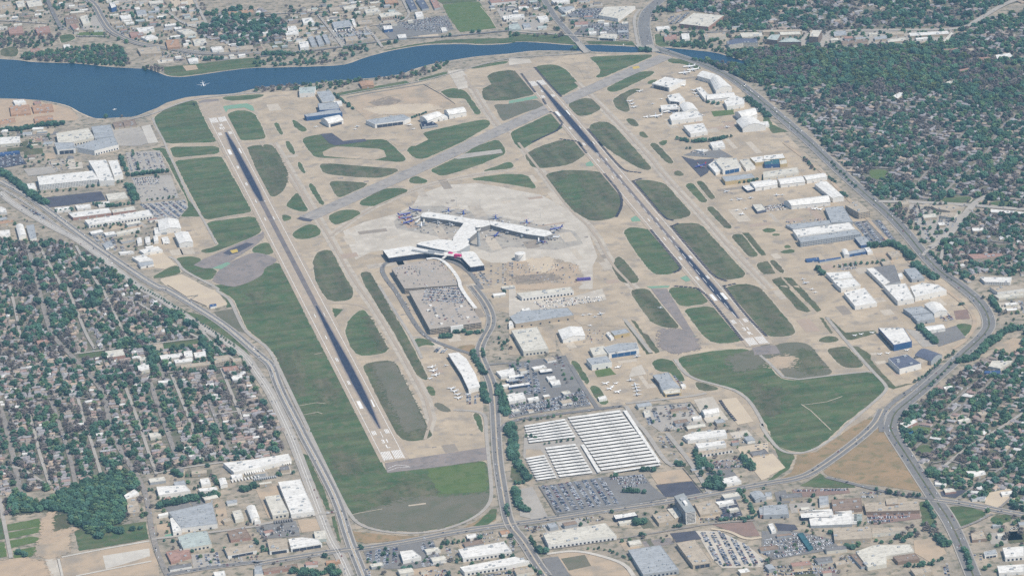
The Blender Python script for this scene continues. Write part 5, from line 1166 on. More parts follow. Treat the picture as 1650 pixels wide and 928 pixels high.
03|990,360 1170,348 1206,384 1005,414|9|wF|w|w|white warehouse with bright roof in the left works
03|1100,330 1165,318 1180,345 1106,354|6|wF|g|g|grey roofed shed above the bright white roof
03|1255,372 1370,360 1378,378 1265,390|7|wF|w|w|narrow white shed right of the bright white roof
03|1265,312 1320,303 1335,338 1275,348|7|wF|w|w|square white shed in the left works
03|1385,312 1425,303 1440,344 1396,354|7|wG|w|w|white gabled shed in the left works
03|940,310 1040,296 1050,320 950,334|6|wF|c|g|cream shed by the main street
03|1068,520 1342,458 1376,594 1150,622|10|wF|g|w|huge pale grey roofed warehouse, lower left
03|1076,562 1128,540 1150,636 1096,648|9|wFK|w|w|white wing of the huge grey warehouse
03|1000,535 1065,520 1068,535 1004,546|6|wF|w|w|thin white shed left of the huge warehouse
03|1470,516 1525,504 1545,558 1490,572|7|wF|c|c|cream shed right of the huge warehouse
03|1560,490 1612,480 1642,556 1592,570|8|wA|w|w|white arched shed right of the huge warehouse
03|1430,450 1500,440 1502,460 1440,470|5|wF|g|w|grey topped strip right of the huge warehouse
03|1440,642 1550,616 1590,680 1460,698|6|wF|b|r|brown roofed brick hall, lower left
03|1125,680 1200,652 1310,640 1340,722 1160,752|9|wFK|e|c|pale green grey roofed warehouse, lower left
03|1420,748 1600,716 1626,762 1442,796|7|sFD|t|w|tan roofed shop with white arches, lower left
03|1050,772 1195,742 1210,796 1082,836|6|wF|r|r|red brown brick roofed hall by the street
03|1065,862 1210,842 1215,862 1075,886|5|wF|x|w|dark canopy above the bottom street
03|1350,900 1420,890 1430,925 1360,925|7|wF|w|w|white shed at the bottom edge
03|785,415 850,376 880,398 800,440|6|oF|w|w|white roofed office by the wood, upper
03|800,440 868,420 885,520 810,528|6|oF|t|t|long pale flat building by the wood
03|940,22 1010,14 1022,38 952,50|7|aF|c|c|cream roofed block in the left neighbourhood
02|665,415 780,400 790,438 680,458|9|cF|c|r|cream roofed school with a brick wall
02|870,510 940,480 946,528 880,542|8|cF|w|c|white roofed school wing right of the brick one
02|880,456 920,450 926,468 886,475|7|cF|c|c|small cream school block
02|1010,442 1150,426 1160,452 1020,466|8|cF|w|c|white roofed school, left wing
02|1162,416 1214,410 1222,448 1168,454|10|cF|w|c|white roofed school, tall middle
02|1100,468 1215,456 1222,478 1110,490|8|cF|w|c|white roofed school, front wing
02|1226,425 1300,415 1306,448 1236,458|8|cF|w|t|white roofed school, right wing
02|1140,500 1330,480 1335,500 1150,522|7|cFW|t|t|tan low front of the school
02|1352,450 1450,438 1456,468 1360,492|8|aFW|t|t|tan apartment block by the highway, left
02|1470,460 1525,455 1532,478 1476,486|7|aF|t|t|tan apartment block by the highway, right
02|1405,516 1500,505 1512,532 1422,545|6|sF|r|w|pink roofed shop by the highway
02|1460,570 1530,562 1540,590 1475,600|6|sF|w|g|pale roofed shop below the pink one
02|1000,602 1090,595 1096,608 1006,618|5|aF|w|w|long white roof below the school
02|230,350 290,335 310,355 240,372|6|cF|r|t|pink roofed church on the bend
02|1325,120 1368,114 1372,128 1332,136|5|dF|l|w|small blue roofed shed on the sandy lot
02|950,372 1030,365 1040,410 975,420|.9|wFP|t|t|raised tan sports court by the school
13|80,698 205,685 216,752 96,768|8|wFD|t|w|tan roofed warehouse with white arches by the highway
13|215,690 300,680 400,690 428,720 232,752|8|wFD|w|w|white roofed warehouse with dark arches by the highway
13|375,642 450,635 456,688 386,694|7|wF|c|e|cream roofed shed above the white arches
13|320,836 400,830 403,852 326,857|6|wF|r|w|pink and white shed at the bottom
13|50,882 270,846 276,868 60,900|6|wF|b|r|brown brick strip at the bottom, long
13|0,866 45,860 56,908 0,914|6|wF|g|w|grey roofed shed at the bottom left of the brick strip
13|450,830 540,820 545,835 455,845|5|wF|o|o|orange roofed shed at the bottom by the highway
13|920,770 1000,760 1056,804 940,828|8|sF|w|w|white dealership hall with bright roof at the crossroads
13|1550,640 1610,632 1620,655 1565,665|5|sF|o|w|orange and white corner shop
13|1340,665 1400,655 1410,680 1350,690|5|sF|w|w|white shop above the long warehouses
'''
TALL = {}
for ln in BUILD.strip().splitlines():
    tile, s, h, typ, rc, wc, lb = ln.split('|'); h = float(h)
    make_building(pts_of(tile, s, h), h, typ, rc, wc, lb)
# the tower block at the lower right
def hotel():
    h = 27; P = ccw([ground(1086.5, 799, h), ground(1102, 794, h), ground(1120.5, 822, h), ground(1104.5, 824.5, h)])
    cx = sum(p[0] for p in P)/4; cyy = sum(p[1] for p in P)/4; P = [(x-cx, y-cyy) for x, y in P]
    raster([(x+cx, y+cyy) for x, y in P], None, True, 4)
    root = empty('hotel_tower', (cx, cyy, 0)); tag(root, 'tall white hotel tower with a grid of balconies beside the wide street', 'tower')
    MB().prism(P, 0, h-1).build('wall', [mat('hotel_wall', (.34, .34, .34), (.3, .3, .3), .1)], root)
    rb = MB().prism([(x*1.02, y*1.02) for x, y in P], h-1, h-.1); rb.build('roof', [mat('hotel_roof', (.30, .31, .30), (.25, .26, .25), .1)], root)
    E = edges_out(P); a0 = Vector(P[0]); c = Vector((0, 0)); ax = max(E, key=lambda e: e[4])[2]; nx = Vector((-ax.y, ax.x))
    pb = MB(); fr = lambda x, y, z: (ax.x*x+nx.x*y, ax.y*x+nx.y*y, z)
    pb.box(-14, 6, -3, 3, h-.1, h+3.4, fr=fr); pb.build('roof_unit', ['white_wall' if 0 else wmat('w')], root)
    pb = MB(); pb.box(12, 22, -5, 5, h-.1, h+2.2, fr=fr); pb.build('roof_unit', [wmat('g')], root)
    for e in E:
        mid = (e[0]+e[1])/2+Vector((cx, cyy)); f = e[3].dot((CAMV-mid).normalized())
        if f < .1: continue
        front = e[4] < 40; cols = 6 if front else 16; rows = 8
        if front:
            fm = MB(); q = lambda s, z, o: ((e[0]+e[2]*s+e[3]*o).x, (e[0]+e[2]*s+e[3]*o).y, z)
            for (s0, s1, z0, z1) in ((0, 1.5, 0, h-1), (e[4]-1.5, e[4], 0, h-1), (1.5, e[4]-1.5, 0, 1.6), (1.5, e[4]-1.5, h-2.6, h-1)):
                fm.box(s0, s1, .02, .7, z0, z1, fr=lambda X, Y, Z: q(X, Z, Y))
            fm.build('facade_frame', [wmat('w')], root)
        w = (e[4]-3)/cols; hh = (h-4.2)/rows
        me = MB().box(-w*.38, w*.38, -.05, .25, 0, hh*.62).mesh('window', ['hotel_glass'])
        for r in range(rows):
            bm = MB()
            for k in range(cols):
                p = e[0]+e[2]*(1.5+w*(k+.5))+e[3]*.05; o = link('window', me, root, (p.x, p.y, 1.9+r*hh)); o.rotation_euler.z = math.atan2(e[2].y, e[2].x)
            if front:
                for kk in (0,): bm.box(1.5, e[4]-1.5, .02, 1.1, 1.9+r*hh-.35, 1.9+r*hh-.05, fr=lambda X, Y, Z: ((e[0]+e[2]*X+e[3]*Y).x, (e[0]+e[2]*X+e[3]*Y).y, Z))
                bm.build('balcony', [wmat('w')], root)
mat('hotel_glass', (.16, .15, .14), (.2, .19, .17), .3, rough_=.4)
hotel()
# ---------------------------------------------------------------- the terminal
def slab(root, tile, s, h, nm, rc, wc, over=0.0):
    P = ccw(pts_of(tile, s, h)); raster(P, None, True, 2)
    MB().prism(P, 0, h-1.2, top=False).build(nm+'_wall', [wmat(wc)], root)
    cx = sum(p[0] for p in P)/len(P); cyy = sum(p[1] for p in P)/len(P)
    Q = [((x-cx)*(1+over)+cx, (y-cyy)*(1+over)+cyy) for x, y in P] if over else P
    MB().prism(Q, h-1.2, h).build(nm+'_roof', [rmat(rc)], root)
    return P
def terminal():
    root = empty('terminal_building', (0, 0, 0)); tag(root, 'white roofed airport terminal with long bent concourses', 'terminal')
    slab(root, 'p', '678.5,346.6 681,343 690.5,341.5 725,346.5 761.5,353 788,355.5 790,362 771,367 757,361.5 720,354.5 679,349', 13, 'west_concourse', 'w', 'x')
    slab(root, 'p', '788.5,355.6 830,361.5 885,372 890.5,377 877,381 848,377 820,370.5 790.5,362.3', 12.4, 'east_concourse', 'w', 'x')
    slab(root, 'p', '748,358.5 763,356 775,364 770,372.5 758,382 754,393 729,390 731,381', 13.6, 'connector', 'w', 'x')
    slab(root, 'p', '671,393.5 678,390 707,385.5 725,387 751,391.5 757,394 739,404.5 729,406 703,401', 15, 'main_hall', 'w', 'g')
    slab(root, 'p', '617,403 661,396.5 683,401 714.5,406 713.5,411 696,409.2 687,408 676,408.4 626,415.2', 14, 'ticket_hall', 'w', 'k')
    slab(root, 'p', '743,406 761.5,405 767,408.5 780,427 758,430 745,416', 14.3, 'baggage_hall', 'w', 'k')
    slab(root, 'p', '714.8,406 731,406.5 742.6,408 744.6,415.5 731,413 714,411', 12, 'link_hall', 'w', 'k')
    # entrance canopy and shaded drop-off along the front
    cv = smooth_line(pts_of('p', '626,416 676,409.5 696,410.5 714,412.5 731,415.5 744,419 757,431 779,429', 7), 1)
    mb = MB(); L, Rr = ribbon_poly(cv, 9)
    for i in range(1, len(L)): mb.prism([L[i-1], L[i], Rr[i], Rr[i-1]][::-1], 6.4, 7)
    mb.build('entrance_canopy', [rmat('x')], root)
    g_ = MB(); 
    for i in range(1, len(cv)):
        a, b = Vector(cv[i-1]), Vector(cv[i]); d = (b-a).normalized(); n = Vector((-d.y, d.x))*2.0; g_.prism(ccw([tuple(a-n*.3), tuple(b-n*.3), tuple(b+n), tuple(a+n)]), .9, 5.6)
    g_.build('glass_front', 'dark_glass', root)
    # magenta artwork walls
    for s in ((731.5, 415.3, 741.5, 416.3, 6), (722, 410.5, 728, 411.2, 4)):
        a = ground(s[0], s[1], 9); b = ground(s[2], s[3], 9); d = (Vector(b)-Vector(a)).normalized(); n = Vector((d.y, -d.x))*1.0
        MB().prism(ccw([a, b, (b[0]-n.x*9, b[1]-n.y*9), (a[0]-n.x*9, a[1]-n.y*9)]), 9, 9+s[4]*1.3).build('magenta_panel', [wmat('m')], root)
    # roof plant
    for (x, y) in ((700, 347), (735, 352), (800, 361), (850, 370), (700, 395), (720, 393), (735, 397), (650, 404), (640, 407), (760, 415), (765, 420), (690, 392)):
        X, Y = ground(x, y, 15); o = link('roof_unit', unit_mesh(2), root, (X, Y, 13)); o.rotation_euler.z = .5
    for s in ('p:664,401.5 684,405 700,407.5 699,409 683,407 663,403.5', 'p:690,402.5 715,406.3 714,407.8 690,404.6'):
        MB().prism(ccw(pts_of('p', s, 16)), 13, 16.4).build('skylight', [rmat('g')], root)
terminal()
def tower():
    bx, by = ground(771.8, 396.5, 0); tx, ty = ground(771.8, 362.5, 0)
    # height from the picture: where the vertical through the base meets the row of the cab
    best = min(range(20, 120), key=lambda hh: abs(proj(bx, by, hh)[1]-363)); h = best
    root = empty('control_tower', (bx, by, 0)); tag(root, 'slim control tower beside the bend of the concourse', 'control tower')
    MB().lathe([(4.6, 0), (3.6, h*.3), (3.3, h*.72)], 12).build('shaft', [wmat('g')], root)
    MB().lathe([(3.3, h*.72), (6.5, h*.78), (6.8, h*.86)], 12).build('collar', [wmat('w')], root)
    MB().lathe([(6.2, h*.86), (7.6, h*.93)], 12).build('cab_glass', 'dark_glass', root)
    MB().lathe([(8.2, h*.93), (8.2, h*.955), (5, h*.97), (2, h*.975)], 12).build('cab_roof', [rmat('w')], root)
    MB().lathe([(.35, h*.97), (.2, h*1.06)], 6).build('mast', 'metal_unit', root)
def proj(x, y, z):
    d = Vector((x-CAM_X, y-CAM_Y, z-CAM_H)); f = d.dot(c_fwd); u = d.dot(c_right)/f; v = d.dot(c_up)/f
    u, v = cr_*u+sr_*v, -sr_*u+cr_*v
    return (u*F_PX+PW/2, -v*F_PX+PH/2, f)
tower()
def tank():
    x, y = ground(838.5, 418.5, 0); root = empty('storage_tank', (x, y, gz(x, y))); tag(root, 'round white storage tank beside the building site', 'tank')
    raster([(x+16*math.cos(a/2), y+16*math.sin(a/2)) for a in range(12)], None, True)
    r = 13; MB().lathe([(r, 0), (r, 16)], 28).build('shell', [wmat('w')], root)
    MB().lathe([(r+.3, 16), (r+.3, 16.4), (r*.5, 17.3), (.3, 17.7)], 28).build('roof', [rmat('w')], root)
    mb = MB()
    for k in range(14): a = -2.4+k*.09; mb.box(-.8, .8, -.5, .5, k*1.15, k*1.15+.2, fr=lambda X, Y, Z, a=a: ((r+.6)*math.cos(a)+X, (r+.6)*math.sin(a)+Y, Z))
    mb.build('stair', 'metal_unit', root)
tank()
# garages: decks of parking with open floors
GARAGE_POLY = {}
def garage(tile, s, h, label, key, rc='t'):
    P = ccw(pts_of(tile, s, h)); root = empty('parking_garage', (0, 0, 0)); tag(root, label, 'parking garage'); raster(P, None, True, 3); GARAGE_POLY[key] = (P, h)
    nf = max(2, int(h/3.3))
    for k in range(nf):
        z = (k+1)*h/nf; MB().prism(P, z-.9, z).build('deck', [mat('deck_concrete', (.40, .34, .28), (.34, .30, .25), .03, joints=12, jc=.85) if k == nf-1 else wmat('t')], root)
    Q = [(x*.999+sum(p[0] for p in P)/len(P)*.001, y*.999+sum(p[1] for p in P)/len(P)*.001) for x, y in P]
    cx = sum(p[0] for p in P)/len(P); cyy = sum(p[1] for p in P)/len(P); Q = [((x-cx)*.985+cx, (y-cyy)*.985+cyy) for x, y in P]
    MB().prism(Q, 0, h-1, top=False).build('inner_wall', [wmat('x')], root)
    E = edges_out(P); me = MB().box(-.5, .5, -.4, .4, 0, h).mesh('column', [wmat('t')])
    for e in E:
        n = int(e[4]/14)
        if e[3].dot((CAMV-e[0]).normalized()) < .1: continue
        for k in range(1, n): p = e[0]+e[2]*(k*e[4]/n)+e[3]*.15; link('column', me, root, (p.x, p.y, 0)).rotation_euler.z = math.atan2(e[2].y, e[2].x)
    me = MB().box(-1.5, 1.5, -1.5, 1.5, 0, 3).mesh('stair_head', [wmat('w')])
    return root, P
ga, PA = garage('11', '868,795 960,765 1090,742 1180,752 1240,820 1290,890 12:1284,-4 12:950,20', 14.2, 'beige upper parking garage in front of the terminal', 'A')
gb, PB = garage('12', '978,34 1281,4 1440,232 1110,276', 14.6, 'long rectangular parking garage, lower of the two', 'B')
for (x, y) in ((1115, 130), (1155, 195), (1185, 245), (1310, 135), (1350, 205), (1100, 160)):
    X, Y = gp('12', x, y, 15); MB().box(-3, 3, -3, 3, 0, 3.2).build('stair_head', [wmat('w')], gb, (X, Y, 14.6))
a, b = gp('12', 1240, 262, 14), gp('12', 1320, 251, 14); d = (Vector(b)-Vector(a)).normalized(); n = Vector((d.y, -d.x))
MB().prism(ccw([a, b, (b[0]+n.x*4, b[1]+n.y*4), (a[0]+n.x*4, a[1]+n.y*4)]), 1, 15.6).build('entrance_block', [wmat('w')], gb)
for nm, s in (('covered_walkway', '11:1090,742 1140,735 1190,748 1250,805 1300,880 12:1300,10 1345,80 1400,150'),):
    P = smooth_line(pts_of('12', s, 15), 2); root = empty('covered_walkway', (0, 0, 0)); tag(root, 'curving white covered walkway along the garages', 'walkway')
    L, Rr = ribbon_poly(P, 8.5); mb = MB()
    for i in range(1, len(L)): mb.prism(ccw([L[i-1], L[i], Rr[i], Rr[i-1]]), 17.2, 18.2)
    mb.build('roof', [rmat('w')], root)
    for (x, y, a) in along(P, 28): MB().box(-.6, .6, -.6, .6, 0, 17.2).build('column', [wmat('g')], root, (x, y, 0))
def bridge(label, tile, s, w, h):
    P = pts_of(tile, s, h); L, Rr = ribbon_poly(P, w); mb = MB()
    for i in range(1, len(L)): mb.prism(ccw([L[i-1], L[i], Rr[i], Rr[i-1]]), h-2.5, h)
    root = empty('skybridge', (0, 0, 0)); tag(root, label, 'bridge'); mb.build('deck', [rmat('w')], root)
    for (x, y, a) in along(P, 30): MB().box(-.5, .5, -.5, .5, 0, h-2.5).build('column', [wmat('g')], root, (x, y, 0))
bridge('white skybridge from the terminal to the garage', 'p', '722,409 713,416', 5, 11.5)
# road bridges over the lake
def road_bridge(label, tile, s, w):
    P = pts_of(tile, s, 3); L, Rr = ribbon_poly(P, w); root = empty('road_bridge', (0, 0, 0)); tag(root, label, 'bridge'); mb = MB()
    for i in range(1, len(L)): mb.prism(ccw([L[i-1], L[i], Rr[i], Rr[i-1]]), .3, 3)
    mb.build('deck', ['road_concrete'], root); rl = MB()
    for side in (L, Rr):
        for i in range(1, len(side)):
            a, b = Vector(side[i-1]), Vector(side[i]); d = (b-a).normalized(); n = Vector((d.y, -d.x))*.25; rl.prism(ccw([tuple(a+n), tuple(b+n), tuple(b-n), tuple(a-n)]), 3, 4.1)
    rl.build('parapet', [wmat('c')], root)
road_bridge('small road bridge over the lake', '20', '435,265 468,308 492,332', 17); road_bridge('wide avenue bridge over the lake, left span', '20', '818,285 850,315', 18); road_bridge('wide avenue bridge over the lake, right span', '20', '885,285 930,325', 22)
# ---------------------------------------------------------------- canopies of the covered car park
ORD = 'first second third fourth fifth sixth seventh eighth ninth tenth eleventh twelfth thirteenth fourteenth fifteenth sixteenth seventeenth'.split()
def canopy_rows(TLc, TRc, BRc, BLc, n, blk, h=3.4):
    tl, tr, br, bl = [Vector(ground(*tp(*q), h)) for q in (TLc, TRc, BRc, BLc)]
    for k in range(n):
        t0 = k/n+.06/n; t1 = (k+.66)/n
        a, b = tl.lerp(bl, t0), tr.lerp(br, t0); c, d = tr.lerp(br, t1), tl.lerp(bl, t1)
        m0 = (a+b+c+d)/4; P = ccw([tuple(q-m0) for q in (a, b, c, d)]); root = empty('carport_canopy', (m0.x, m0.y, 0))
        tag(root, 'white carport canopy, %s from the top in the %s block' % ((ORD[k], blk) if k < n-1 else ('last', blk)), 'canopy', 'white carport canopies of the covered car park')
        MB().prism(P, h, h+.4).build('roof', [rmat('w')], root); L = (b-a).length; nn = max(2, int(L/24)); g0 = gz(m0.x, m0.y)
        me = MB().box(-.25, .25, -.25, .25, g0, h).mesh('post', ['metal_unit'])
        for i in range(nn+1): q = a.lerp(b, (i+.3)/(nn+.6)).lerp(d.lerp(c, (i+.3)/(nn+.6)), .5)-m0; link('post', me, root, (q.x, q.y, 0))
        raster([(p[0]+m0.x, p[1]+m0.y) for p in P], None, True)
canopy_rows(('22', 372, 832), ('22', 700, 788), ('23', 962, 212), ('23', 592, 262), 17, 'large right hand')
canopy_rows(('22', 98, 884), ('22', 352, 842), ('23', 428, 52), ('23', 130, 88), 7, 'upper left')
canopy_rows(('23', 105, 178), ('23', 226, 158), ('23', 306, 308), ('23', 180, 325), 9, 'lower left')
canopy_rows(('23', 230, 112), ('23', 420, 88), ('23', 535, 280), ('23', 325, 305), 10, 'lower middle')
for i, (t_, s) in enumerate((('23', '455,96 476,91 582,264 562,272'), ('22', '722,790 746,788 23:958,200 23:946,212'), ('23', '660,262 955,214 962,222 672,270'))):
    P = ccw(pts_of(t_, s, 4)); root = empty('carport_canopy', (0, 0, 0)); tag(root, ('long white canopy between the two lower blocks', 'longest white canopy on the right edge of the covered car park', 'thin white canopy along the bottom of the covered car park')[i], 'canopy')
    MB().prism(P, 3.6, 4.0).build('roof', [rmat('w')], root)
    c0, c1 = (Vector(P[0])+Vector(P[-1]))/2, (Vector(P[1])+Vector(P[2]))/2
    for k in range(6): q = Vector(P[0]).lerp(Vector(P[2]), .1+.16*k); MB().box(-.25, .25, -.25, .25, .5, 3.6).build('post', ['metal_unit'], root, (q.x, q.y, 0))
# curved hangar left of the street
def bent_hangar():
    h = 11; P = ccw(pts_of('12', '1225,430 1290,422 1342,462 1400,560 1428,636 1355,655 1310,560 1252,472', h)); raster(P, None, True, 2)
    root = empty('hangar', (0, 0, 0)); tag(root, 'long bent white hangar between jet ramp and street', 'hangar')
    MB().prism(P, 0, h-.6, top=False).build('wall', [wmat('w')], root); mb = MB().prism(P, h-.6, h)
    mb.build('roof', [rmat('w')], root)
    e = [q for q in edges_out(P) if q[3].x < -.3 and q[4] > 20]
    for q in e:
        n = int(q[4]/12)
        for k in range(n): p = q[0]+q[2]*((k+.5)*q[4]/n)+q[3]*.08; link('hangar_door', panel_mesh(q[4]/n-1, 7.5, 'dark_glass'), root, (p.x, p.y, gz(p.x, p.y))).rotation_euler.z = math.atan2(q[2].y, q[2].x)
    for k in range(5): x, y = gp('12', 1270+k*28, 450+k*45, h); link('roof_unit', unit_mesh(0), root, (x, y, h))
bent_hangar()
# ============================================================ small lots and small buildings that fill the trading streets
def clutter():
    k = 0; n_ = len(SMALL)
    global CZ
    CZ = Z = [('00', '0,0 600,0 640,110 760,230 700,250 380,200 0,200', '00:410,100,480,95', .75, 1, 'left of the far avenue'), ('00', '640,0 1230,0 1300,190 1300,290 1000,300 830,250 700,150', '00:860,180,970,168', .8, 1, 'right of the far avenue'), ('00', '880,300 1450,300 1640,330 1640,360 1300,390 1040,390', '00:870,310,1010,295', .6, 1, 'above the lake park'),
         ('10', '0,330 100,200 200,170 480,140 740,170 830,290 600,290', '10:190,200,270,190', .75, 1, 'in the far streets above the lake'), ('10', '200,80 560,20 960,0 1000,160 700,180 480,140 200,160', '10:560,42,640,34', .7, 1, 'below the far tree belt'), ('20', '0,0 560,0 560,40 340,120 300,190 0,190', '20:0,96,94,90', .8, 1, 'left of the far store'), ('20', '360,100 760,130 760,250 430,230', '20:415,141,500,138', .35, 1, 'round the far store'),
         ('10', '1440,0 1650,0 1650,240 1560,180', '10:1570,104,1652,94', .6, 1, 'right of the playing field'), ('30', '60,190 1270,188 1190,280 60,300', '30:495,262,660,250', .55, 1, 'in the far office park'), ('20', '930,170 1650,190 1650,250 1100,260 930,260', '20:1230,216,1370,206', .5, 1, 'right of the far avenue bridge'),
         ('00', '0,820 350,800 360,925 0,925', '00:0,870,125,864', .7, 0, 'left of the cream warehouse'), ('01', '0,0 345,0 350,100 480,110 540,160 300,170 170,140 0,60', '01:235,215,585,178', .5, 0, 'above the white offices'), ('01', '500,540 980,500 1090,650 860,690 760,680 640,600', '01:735,565,885,535', .9, 0, 'below the longest white warehouse'), ('01', '0,440 200,490 320,560 240,630 0,620', '01:0,500,80,488', .7, 0, 'left of the highway'),
         ('03', '950,430 1420,440 1440,500 1650,480 13:200,560 03:1650,820 1060,910 1000,700 960,600', '03:1125,680,1310,640', .9, 0, 'in the lower left works'), ('03', '960,280 1400,230 1440,440 1000,470', '03:990,360,1170,348', .7, 0, 'in the left works'), ('13', '0,200 240,180 290,300 150,330 10,380', '13:150,330,290,312', .9, 0, 'right of the ribbed factory'), ('13', '0,860 540,780 640,925 0,925', '13:50,882,270,846', .9, 0, 'at the bottom by the highway'), ('13', '0,600 450,545 520,740 0,840', '13:80,698,205,685', .5, 0, 'below the white factory'),
         ('13', '720,740 1500,660 1650,620 1650,925 700,925', '13:1290,756,1580,706', .55, 0, 'below the crossroads'), ('22', '0,450 350,440 500,740 0,840', '22:0,692,90,675', .7, 0, 'in the rental lots'), ('22', '800,770 1190,720 1400,900 1600,925 23:1640,100 1500,330 1250,400 1180,300 1000,60 22:860,860', '23:1100,40,1368,-2', .6, 0, 'in the vehicle yards'), ('23', '0,600 1000,450 1640,370 1640,600 1200,590 240,640', '23:215,655,610,590', .5, 0, 'along the wide street'), ('23', '0,640 200,640 240,760 0,740', '23:1060,716,1180,695', .5, 0, 'at the bottom street'),
         ('23', '700,700 1000,650 1060,720 900,740 720,760', '23:755,760,960,730', .7, 0, 'above the light grey warehouse'), ('23', '1240,870 1650,840 1650,925 1240,925', '23:1060,716,1180,695', .7, 0, 'at the bottom right of the curved lot'), ('33', '0,370 180,370 200,640 0,640', '33:0,480,150,470', .8, 0, 'left of the brick lot'), ('33', '180,430 640,400 640,620 200,620', '33:235,530,440,515', .5, 0, 'in the dealership block'), ('33', '0,640 480,640 580,860 500,925 0,925', '33:320,812,430,800', .5, 0, 'in the lower lots'),
         ('33', '1250,600 1650,560 1650,925 1330,925', '33:1515,746,1650,736', .9, 0, 'among the lower right offices'), ('32', '1290,20 1650,60 1650,330 1500,290', '32:1460,60,1650,46', .6, 0, 'right of the boulevard bend'), ('31', '900,360 1280,395 1200,560 1060,640 980,560', '31:1060,400,1200,390', .6, 0, 'in the shopping centre'), ('12', '1500,0 1650,0 1650,480 1490,480 1530,250', '22:15,282,180,262', .4, 0, 'beside the terminal street')]
    for t_, s, ax, dens, far, where in Z:
        P = ccw(pts_of(t_, s)); tt, q = ax.split(':'); x0, y0, x1, y1 = map(float, q.split(',')); a = (Vector(gp(tt, x1, y1))-Vector(gp(tt, x0, y0))).normalized(); n = Vector((-a.y, a.x))
        us = [Vector(p).dot(a) for p in P]; vs = [Vector(p).dot(n) for p in P]; v = min(vs)
        while v < max(vs):
            rh = R.uniform(26, 44) if far else R.uniform(30, 56); u = min(us)+R.random()*20
            while u < max(us):
                w = R.uniform(22, 50) if far else R.uniform(24, 62); cu, cv = u+w/2, v+rh/2; x, y = a.x*cu+n.x*cv, a.y*cu+n.y*cv; u += w+R.choice((3, 3, 9))
                if not bool(inside(P, np.array([[x]]), np.array([[y]]))[0, 0]) or R.random() > dens: continue
                def C(du, dv): return (x+a.x*du+n.x*dv, y+a.y*du+n.y*dv)
                ok = all(bfree(*C(i*w*.42, j*rh*.42)) for i in (-1, 0, 1) for j in (-1, 0, 1)); okp = all(free(*C(i*w*.5, j*rh*.5)) for i in (-1, 0, 1) for j in (-1, 0, 1))
                if okp:
                    k += 1; sheet('yard', [C(-w/2, -rh/2), C(w/2, -rh/2), C(w/2, rh/2), C(-w/2, rh/2)], .30+(k % 8)*.015, R.choice(('road_asphalt', 'road_concrete', 'tan_concrete', 'pale_concrete', 'urban_ground', 'bare_dirt', 'taxi_asphalt', 'dull_grass', 'brown_grass')), 'yard surface '+where)
                if ok and n_ < 420 and R.random() < (.95 if far else .6):
                    bw, bh = R.uniform(12, min(w-4, 44)), R.uniform(9, min(rh-8, 24)); ou, ov = R.uniform(-1, 1)*(w-bw)*.4, R.uniform(-1, 1)*(rh-bh)*.4
                    Q = [C(ou-bw/2, ov-bh/2), C(ou+bw/2, ov-bh/2), C(ou+bw/2, ov+bh/2), C(ou-bw/2, ov+bh/2)]
                    if not all(bfree(*p) for p in Q): continue
                    rc = R.choice('wwwcccggttbrxe' if far else 'wwccggttbrx'); n_ += 1; tp_ = R.choice(('sF', 'sF', 'sG', 'dG', 'dF'))
                    SMALL.append(make_building(Q, R.uniform(4, 7.5), tp_, rc, R.choice('wctg'), '%s roofed small %s %s' % (RN[rc].replace('_', ' '), {'s': 'shop', 'd': 'shed'}[tp_[0]], where), 'small buildings '+where))
            v += rh+R.choice((2, 2, 10))
SMALL = []
clutter(); clutter(); clutter(); print('SMALL', len(SMALL))
# ============================================================ houses, trees
def zone(*ss):
    m = np.zeros((GM, GN), bool)
    for tile, s in ss:
        P = np.array(pts_of(tile, s)); lo = P.min(0); hi = P.max(0)
        i0, i1 = max(0, int((lo[0]-GX0)/GS)), min(GN, int((hi[0]-GX0)/GS)+1); j0, j1 = max(0, int((lo[1]-GY0)/GS)), min(GM, int((hi[1]-GY0)/GS)+1)
        if i1 <= i0 or j1 <= j0: continue
        X, Y = np.meshgrid(GX0+(np.arange(i0, i1)+.5)*GS, GY0+(np.arange(j0, j1)+.5)*GS); m[j0:j1, i0:i1] |= inside([tuple(p) for p in P], X, Y)
    return m
def cell(m, x, y):
    i, j = int((x-GX0)/GS), int((y-GY0)/GS); return 0 <= i < GN and 0 <= j < GM and bool(m[j, i])
def sc(x, y): return F_PX/proj(x, y, 0)[2]
def seen(x, y, mg=25): q = proj(x, y, 0); return -mg < q[0] < PW+mg and -mg < q[1] < PH+mg
